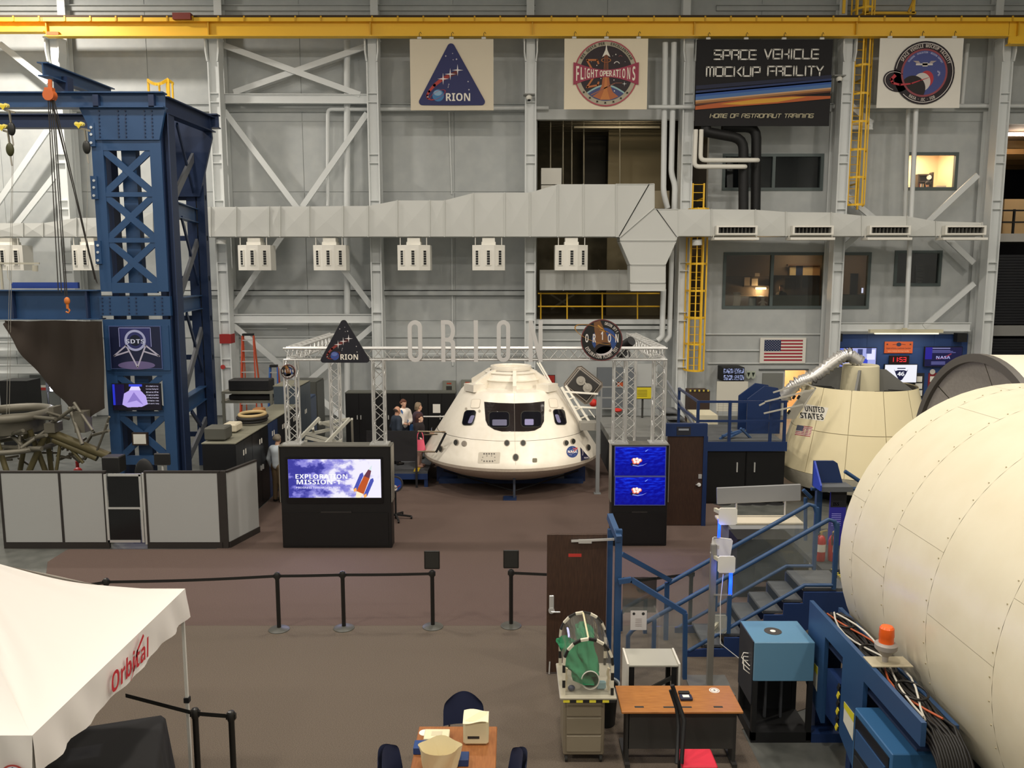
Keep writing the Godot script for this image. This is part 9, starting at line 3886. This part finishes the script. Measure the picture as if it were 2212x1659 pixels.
func dome_cart():
	var x = 0.91
	var z0 = -9.42
	var z1 = -10.2
	var g = thing("drawer_cart", "beige grey drawer cart on castors carrying the clear dome", "cart", v3(x - 0.04, 0, -9.75))
	var m = mb()
	m.cbox(v3(x - 0.04, 0.48, -9.75), v3(0.5, 0.76, 0.6), 0.02)
	part(m, "body", mt("7d7361", 0.5), g)
	for k in 3:
		m = mb()
		m.cbox(v3(x - 0.04, 0.26 + k * 0.23, -9.445), v3(0.42, 0.21, 0.02), 0.006)
		part(m, "drawer", mt("857b68", 0.5), g)
	for q in [[-0.25, -9.5], [0.17, -9.5], [-0.25, -10.0], [0.17, -10.0]]:
		m = mb()
		m.cyl(v3(x + q[0] - 0.015, 0.05, q[1]), v3(x + q[0] + 0.015, 0.05, q[1]), 0.05, 12)
		m.bx(v3(x + q[0] - 0.02, 0.06, q[1] - 0.02), v3(x + q[0] + 0.02, 0.12, q[1] + 0.02))
		part(m, "castor", M.dark, g)
	g = thing("clear_dome", "clear plastic isolation dome with black white striped hoops", "dome", v3(x, 0.88, -9.8))
	m = mb()
	m.cbox(v3(x, 0.885, -9.8), v3(0.68, 0.03, 0.9), 0.008)
	part(m, "tray", mt("a8a290", 0.4), g)
	for k in 8:
		m = mb()
		m.bx(v3(x - 0.3 + k * 0.078, 0.84, -9.35), v3(x - 0.3 + (k + 1) * 0.078, 0.868, -9.345))
		part(m, "stripe", mt("d8cc38" if k % 2 == 0 else "181818", 0.6), g)
	var prof = func(t, zz):   # arch outline from left foot to right foot
		var W = 0.29
		var s = t * 1.9
		if s < 0.45:
			return v3(x - W, 0.9 + s * 0.9, zz)
		if s > 1.45:
			return v3(x + W, 0.9 + (1.9 - s) * 0.9, zz)
		var a = PI * (1.0 - (s - 0.45))
		return v3(x + cos(a) * W, 1.305 + sin(a) * 0.3, zz)
	m = mb()
	m.sheet(28, 6, func(u, v):
		var p = prof.call(u, lerpf(z0, z1, v))
		return p + v3(sin(u * 31 + v * 7), sin(u * 23 + v * 9), 0) * 0.004)
	part(m, "film", glass("c8c8b8", 0.05), g)
	for zz in [z0, z1]:
		m = mb()
		var o = []
		for k in 29:
			var v = prof.call(k / 28.0, 0.0)
			o.append(v2(v.x, v.y))
		m.poly(o, v3(0, 0, zz), Vector3.RIGHT, Vector3.UP, 0.002)
		part(m, "end_film", glass("c8c8b8", 0.04), g)
		for k in 18:
			m = mb()
			m.bar(prof.call(k / 18.0, zz), prof.call((k + 1) / 18.0, zz), 0.035, 0.03)
			part(m, "hoop_band", mt("d2ccb8" if k % 2 == 0 else "1c1b18", 0.6), g)
	m = mb()
	m.cyl(prof.call(0.5, z0), prof.call(0.5, z1), 0.012, 8)
	part(m, "ridge_tube", mt("d8d0a8", 0.4), g)
	# green sleeves inside
	for q in [[v3(x - 0.25, 1.35, -9.95), v3(x - 0.02, 1.02, -9.52), 0.1, "left green mesh glove sleeve inside the clear dome"], [v3(x - 0.02, 1.5, -10.05), v3(x + 0.06, 1.08, -9.6), 0.085, "middle green mesh glove sleeve inside the clear dome"]]:
		m = mb()
		var a = q[0]
		var b = q[1]
		m.sheet(14, 10, func(u, v): return a.lerp(b, v) + v3(cos(u * TAU), 0.15 * sin(v * 9), sin(u * TAU)) * (q[2] * (1.15 + 0.22 * sin(v * 11 + u * 19) + 0.2 * sin(v * 5 - u * 31))))
		one(m, "green_sleeve", mt("0f6a42", 0.8), q[3], "sleeve", "green sleeves in the dome")
	m = mb()
	var rg = []
	for k in 24:
		rg.append(v3(x + 0.03 + cos(TAU * k / 24.0) * 0.105, 1.07 + sin(TAU * k / 24.0) * 0.115, -9.45))
	m.tube(rg, 0.007, 6, true)
	part(m, "port_ring", M.white, g)
	m = mb()
	m.lathe([v2(0.1, 0.0), v2(0.07, 0.14), v2(0.0, 0.16)], v3(x + 0.03, 1.07, -9.46), 18, Basis(Vector3.RIGHT, Vector3.FORWARD, Vector3.UP))
	one(m, "green_cone", mt("0f5436", 0.8), "dark green funnel behind the round port of the dome", "funnel")
	m = mb()
	m.cbox(v3(x + 0.17, 0.96, -9.55), v3(0.12, 0.11, 0.05), 0.02)
	one(m, "blue_wipe_pack", mt("8fb4bc", 0.6), "pale blue packet at the right inside the dome", "packet")
	m = mb()
	m.ball(v3(x - 0.19, 0.935, -9.52), v3(0.045, 0.035, 0.04), 10)
	one(m, "blue_ball_cap", mt("1c2a48", 0.5), "dark blue cap at the left inside the dome", "cap")
	for q in [[-0.26, "left"], [0.25, "right"]]:
		m = mb()
		var pt = []
		for k in 8:
			pt.append(v3(x + q[0] + 0.008 * sin(k * 2.0), 0.92 + k * 0.04, -9.5))
		m.tube(pt, 0.018, 7)
		one(m, "white_hose", mt("d0c4a4", 0.7), "cream ribbed hose standing at the %s side inside the dome" % q[1], "hose", "cream hoses in the dome")

# stanchions, tent, near table
func stanchions():
	var g0 = null
	var spots = [[603, 1360, "first full post right of the tent, dome topped"], [743, 1357, "second full post right of the tent"], [935, 1354, "post with sign frame left of the aisle"], [1104, 1352, "post with sign frame right of the aisle"], [237, 1375, "rear post peeking over the tent roof, right one"], [186, 1385, "rear post peeking over the tent roof, left one"], [1490, 1355, "post behind the blue stair rails"], [430, 1705, "near post beside the tent leg, left one"], [507, 1712, "near post beside the tent leg, right one"]]
	var where = []
	for s in spots:
		var p = gr(s[0], s[1], 0.008)
		where.append(p)
		if g0 == null:
			g0 = thing("belt_stanchion", "black belt stanchion, " + s[2], "stanchion", p, "black belt stanchions")
			var m = mb()
			m.lathe([v2(0, 0.05), v2(0.05, 0.04), v2(0.15, 0.025), v2(0.175, 0.01), v2(0.175, 0.0)], Vector3.ZERO, 28)
			part(m, "base", mt("4a4a44", 0.45), g0, true)
			m = mb()
			m.cyl(v3(0, 0.04, 0), v3(0, 0.9, 0), 0.034, 16)
			part(m, "post", mt("171614", 0.4), g0, true)
			m = mb()
			m.lathe([v2(0.04, 0.88), v2(0.045, 0.9), v2(0.045, 0.97), v2(0.035, 0.99), v2(0, 1.0)], Vector3.ZERO, 18)
			m.bx(v3(-0.055, 0.9, -0.02), v3(0.055, 0.965, 0.02))
			part(m, "head", mt("1f1e1c", 0.35), g0, true)
		else:
			dup(g0, p, 0.0, "black belt stanchion, " + s[2])
	var i = 0
	for b in [[5, 4, "between the two rear posts by the tent"], [4, 0, "longest belt, from behind the tent to the first full post"], [0, 1, "between the two dome topped posts"], [1, 2, "running up to the sign frame left of the aisle"], [7, 8, "between the two near posts by the tent leg"]]:
		var m = mb()
		var a = where[b[0]] + v3(0, 0.93, 0)
		var c = where[b[1]] + v3(0, 0.93, 0)
		var u = (c - a).normalized() * 0.056
		for k in 8:
			var t0 = k / 8.0
			var t1 = (k + 1) / 8.0
			var sag = 0.0025 * (c - a).length_squared()
			m.bar((a + u).lerp(c - u, t0) - v3(0, sag * sin(t0 * PI), 0), (a + u).lerp(c - u, t1) - v3(0, sag * sin(t1 * PI), 0), 0.004, 0.048)
		one(m, "barrier_belt", mt("15130f", 0.8), "black barrier belt " + b[2], "belt", "black barrier belts")
	for b in [[3, v3(1.2, 0.93, -13.3), "from the right aisle post to behind the brown door"], [6, v3(1.75, 0.93, -13.0), "behind the glass balustrade"], [7, v3(-4.6, 0.93, -9.35), "running under the tent from the near post"]]:
		var m = mb()
		var a = where[b[0]] + v3(0, 0.93, 0)
		var c = b[1]
		m.bar(a + (c - a).normalized() * 0.056, c, 0.004, 0.048)
		one(m, "barrier_belt", mt("15130f", 0.8), "black barrier belt " + b[2], "belt", "black barrier belts")
	for k in [2, 3]:
		var p = where[k] + v3(0, 1.0, 0)
		var g = thing("poster_holder", "empty black poster holder on the stanchion %s of the aisle" % ("left" if k == 2 else "right"), "poster holder", p, "poster holders on stanchions")
		var m = mb()
		m.cbox(p + v3(0, 0.17, 0), v3(0.26, 0.32, 0.025), 0.012)
		part(m, "frame", mt("15130f", 0.5), g)
		m = mb()
		m.bx(p + v3(-0.11, 0.035, 0.0125), p + v3(0.11, 0.305, 0.015))
		part(m, "insert", mt("2c2c2a", 0.3), g)

func tent():
	var x0 = -3.72
	var x1 = -6.77
	var za = -9.1
	var zb = -6.05
	var h = 2.35
	var c = v3((x0 + x1) * 0.5, 3.3, (za + zb) * 0.5)
	var g = thing("canopy_tent", "white pop up canopy tent with red lettering at the lower left", "tent", v3(c.x, 0, c.z))
	var cor = [v3(x0, h, za), v3(x0, h, zb), v3(x1, h, zb), v3(x1, h, za)]
	for k in 4:
		var a = cor[k]
		var b = cor[(k + 1) % 4]
		var m = mb()
		m.sheet(24, 24, func(u, v):   # u along the eave, v up to the peak
			var p = a.lerp(b, u).lerp(c, v)
			var rise = pow(v, 1.35)
			p.y = h + (c.y - h) * rise - 0.06 * sin(PI * u) * (1 - v) * v * 2.0
			p.y += 0.018 * sin(u * 34.0 + v * 8.0) * (1 - v) * v * 4.0 * pow(absf(u - 0.5) * 2.0, 2.0)
			return p)
		part(m, "roof_panel", M.tent, g)
		m = mb()
		var out = v3(b.z - a.z, 0, a.x - b.x).normalized()
		if out.dot(a.lerp(b, 0.5) - c) < 0:
			out = -out
		m.sheet(40, 8, func(u, v):
			return a.lerp(b, u) + v3(0, 0.005 - v * 0.34, 0) + out * (0.02 * v * sin(u * 27.0 + v * 2.0 + sin(u * 7.0) * 2.0) + 0.025 * v + 0.01 * v * sin(u * 51.0)))
		part(m, "valance", M.tent, g)
	for q in cor:
		var m = mb()
		var e = q + (c - q).normalized() * 0.05
		m.bx(v3(e.x - 0.016, 0.0, e.z - 0.016), v3(e.x + 0.016, h - 0.05, e.z + 0.016))
		var lg = part(m, "leg", mt("d0cec6", 0.4), g)
		m = mb()
		m.bx(v3(e.x - 0.03, 1.0, e.z - 0.03), v3(e.x + 0.03, 1.06, e.z + 0.03))
		part(m, "slider", M.black, lg)
	var p = pr()
	p.text(hx("b82830"), "Orbital", v2(0, 0), 0.78, 0.2, 0.15)
	p.line(hx("b82830"), [v2(-0.02, -0.16), v2(0.08, -0.06), v2(0.14, 0.06), v2(0.3, 0.16)], 0.008, 0.04)
	part(p.mesh(flat(v3(x0 + 0.05, h - 0.17, -7.6), Vector3.FORWARD, Vector3.UP), 0.002), "lettering", inked(0.8), g)
	p = pr()
	p.disc(hx("b04a44"), Vector2.ZERO, 0.1, 0.095)
	p.layer += 1
	p.disc(hx("d8d4e0"), Vector2.ZERO, 0.085, 0.08)
	p.fill(hx("22284c"), [v2(-0.1, 0.0), v2(0, 0.075), v2(0.1, 0.0), v2(0.07, 0.0), v2(0, 0.045), v2(-0.07, 0.0)])
	p.text(hx("22284c"), "EZUP", v2(0, -0.02), 0.15, 0.055)
	part(p.mesh(flat(v3(-3.86, h - 0.3, zb + 0.05)), 0.002), "maker_patch", inked(0.8), g)
	# cloth covered table below
	var m2 = mb()
	var q2 = Basis(Vector3.UP, 0.32)
	var o = v3(-4.42, 0, -8.05)
	var ring = []
	m2.sheet(48, 14, func(u, v):
		var t = u * TAU
		var cs = cos(t)
		var sn = sin(t)
		var sc = 1.0 / maxf(absf(cs), absf(sn))
		var e = v3(cs * sc * 0.72, 0, sn * sc * 0.6)
		if v < 0.3:
			return o + q2 * (e * (v / 0.3)) + v3(0, 0.98 + 0.06 * (0.3 - v), 0)
		var w = (v - 0.3) / 0.7
		return o + q2 * (e * (1.0 + 0.12 * w + 0.03 * w * sin(u * 60.0))) + v3(0, 0.98 * (1.0 - w) + 0.012, 0))
	one(m2, "draped_table", mt("1b1a1a", 0.9), "table hidden under a black cloth beneath the tent", "table")

func near_table():
	var g = thing("orange_table", "orange wood table with packages at the bottom centre", "table", v3(-0.62, 0, -8.2))
	var m = mb()
	m.cbox(v3(-0.62, 0.725, -8.2), v3(0.9, 0.03, 1.6), 0.008)
	part(m, "top", noisy("table_top", "8a5530", "a0693c", 0.02, 1.6, 0.4, 0.0, 4, v3(6.0, 6.0, 0.6)), g)
	for q in [[-1.0, -8.9], [-0.28, -8.9], [-1.0, -7.5], [-0.28, -7.5]]:
		m = mb()
		m.bx(v3(q[0], 0.008, q[1]), v3(q[0] + 0.05, 0.71, q[1] + 0.05))
		part(m, "leg", M.dark, g)
	var f = null
	for q in [[-0.58, -9.35, PI, "navy chair at the far end of the orange table"], [-1.28, -8.25, PI / 2 - 0.25, "navy chair at the left side of the orange table"], [0.03, -8.2, -PI / 2 + 0.2, "navy chair at the right side of the orange table"]]:
		if f != null:
			dup(f, v3(q[0], 0.008, q[1]), q[2], q[3])
			continue
		f = thing("navy_chair", q[3], "chair", v3(q[0], 0.008, q[1]), "navy chairs around the orange table", 0.0)
		m = mb()   # the back stands at local -Z, the seat towards +Z
		m.sheet(16, 10, func(u, v):
			var a = (u - 0.5) * 2.0
			var w = 0.24 * (1.0 - 0.25 * pow(maxf(0, v - 0.5) * 2.0, 3.0))
			return v3(a * w, 0.55 + 0.36 * v - 0.07 * a * a * v, -0.02 - 0.06 * (1 - a * a) - 0.05 * v))
		m.sheet(16, 10, func(u, v):
			var a = (u - 0.5) * 2.0
			var w = 0.24 * (1.0 - 0.25 * pow(maxf(0, v - 0.5) * 2.0, 3.0))
			return v3(-a * w, 0.55 + 0.36 * v - 0.07 * a * a * v, 0.03 - 0.06 * (1 - a * a) - 0.05 * v))
		part(m, "backrest", mt("161e3c", 0.9), f, true)
		m = mb()
		m.cbox(v3(0, 0.44, 0.25), v3(0.46, 0.07, 0.44), 0.03)
		part(m, "seat", mt("161e3c", 0.9), f, true)
		for s in [[-0.2, 0.06], [0.2, 0.06], [-0.2, 0.44], [0.2, 0.44]]:
			m = mb()
			m.cyl(v3(s[0], 0, s[1]), v3(s[0] * 0.9, 0.42, s[1]), 0.012, 8)
			part(m, "leg", M.black, f, true)
		for s in [-0.17, 0.17]:
			m = mb()
			m.bar(v3(s, 0.42, 0.05), v3(s, 0.62, -0.04), 0.02, 0.02)
			part(m, "back_post", M.black, f, true)
	# packages
	var ty = 0.741
	g = thing("white_package", "tall white padded package with torn flap on the table", "package", v3(-0.4, ty, -8.72))
	m = mb()
	m.cbox(v3(-0.4, ty + 0.14, -8.72), v3(0.28, 0.28, 0.24), 0.025)
	part(m, "box", mt("dcd2ac", 0.7), g)
	m = mb()
	m.sheet(8, 8, func(u, v): return v3(-0.54 + 0.28 * u, ty + 0.285 + 0.015 * sin(u * 5 + v * 4), -8.84 + 0.27 * v))
	part(m, "flap", mt("e4dcba", 0.7), g)
	m = mb()
	m.bx(v3(-0.49, ty + 0.08, -8.602), v3(-0.36, ty + 0.11, -8.598))
	part(m, "hand_slot", M.dark, g)
	g = thing("flat_white_box", "flat white carton lying at the table's far left", "box", v3(-0.84, ty, -8.72))
	m = mb()
	m.cbox(v3(-0.84, ty + 0.035, -8.72), v3(0.28, 0.07, 0.2), 0.006)
	part(m, "carton", mt("ddd3b0", 0.7), g)
	m = mb()
	m.bx(v3(-0.9, ty + 0.07, -8.77), v3(-0.78, ty + 0.072, -8.68))
	part(m, "label", mt("c8bfa0", 0.7), g)
	m = mb()
	m.cyl(v3(-0.99, ty, -8.86), v3(-0.99, ty + 0.003, -8.86), 0.065, 24)
	one(m, "paper_disc", M.white, "round white printed disc beside the flat carton", "disc")
	m = mb()
	m.lathe([v2(0.0, 0.0), v2(0.06, 0.0), v2(0.06, 0.1), v2(0.048, 0.1), v2(0.045, 0.06), v2(0, 0.06)], v3(-0.62, ty, -8.42), 20)
	one(m, "blue_tin", mt("1e3c74", 0.4), "round blue open tin behind the canvas bag", "tin")
	for q in [[-0.96, -8.5, 0.22, 0.08, 0.16, "1f3f78", "blue printed component tray left on the table"], [-0.52, -8.28, 0.12, 0.08, 0.16, "1c3868", "small dark blue box right of the canvas bag"], [-0.76, -8.52, 0.14, 0.05, 0.1, "8c9098", "grey metal bracket behind the canvas bag"]]:
		m = mb()
		m.cbox(v3(q[0], ty + q[3] * 0.5, q[1]), v3(q[2], q[3], q[4]), 0.006)
		one(m, "small_part", mt(q[5], 0.5), q[6], "part")
	g = thing("canvas_bag", "open cream canvas bag standing on the near table", "bag", v3(-0.76, ty, -8.2))
	m = mb()
	var o = v3(-0.76, ty, -8.2)
	m.sheet(32, 12, func(u, v):
		var a = u * TAU
		var r = 0.15 + 0.05 * v + 0.012 * sin(a * 5.0 + v * 3.0)
		return o + v3(cos(a) * r * 1.15, 0.24 * v + 0.015 * sin(a * 3.0) * v, sin(a) * r * 0.85))
	m.sheet(32, 6, func(u, v):
		var a = u * TAU
		var r = 0.2 - 0.03 * v + 0.012 * sin(a * 5.0 + 3.0)
		return o + v3(cos(a) * r * 1.15 * (1.0 - 0.15 * v), 0.24 - 0.2 * v + 0.015 * sin(a * 3.0), sin(a) * r * 0.85 * (1.0 - 0.15 * v)))
	part(m, "bag", mt("d8cba4", 0.85), g)
	m = mb()
	m.cyl(o + v3(0, 0.005, 0), o + v3(0, 0.02, 0), 0.14, 20)
	part(m, "bottom", mt("c8bb94", 0.85), g)

func _ready():
	font = SystemFont.new()
	font.font_names = PackedStringArray(["Droid Sans"])
	font.font_weight = 700
	cam_and_light()
	materials()
	shell()
	carpet()
	columns()
	bracing()
	runway()
	ducts()
	pipes()
	ladders()
	mezzanine()
	offices()
	banners()
	wall_flags()
	tower()
	hoist()
	drape()
	rig()
	partitions()
	storage()
	stage()
	kiosks()
	capsule()
	people()
	cream_capsule()
	modules()
	control_wall()
	scaffold()
	side_bay()
	door_and_rails()
	tag_reader()
	blue_frame()
	right_furniture()
	dome_cart()
	stanchions()
	tent()
	near_table()


static func v3(x: float, y: float, z: float) -> Vector3:
	return Vector3(x, y, z)
static func v2(x: float, y: float) -> Vector2:
	return Vector2(x, y)
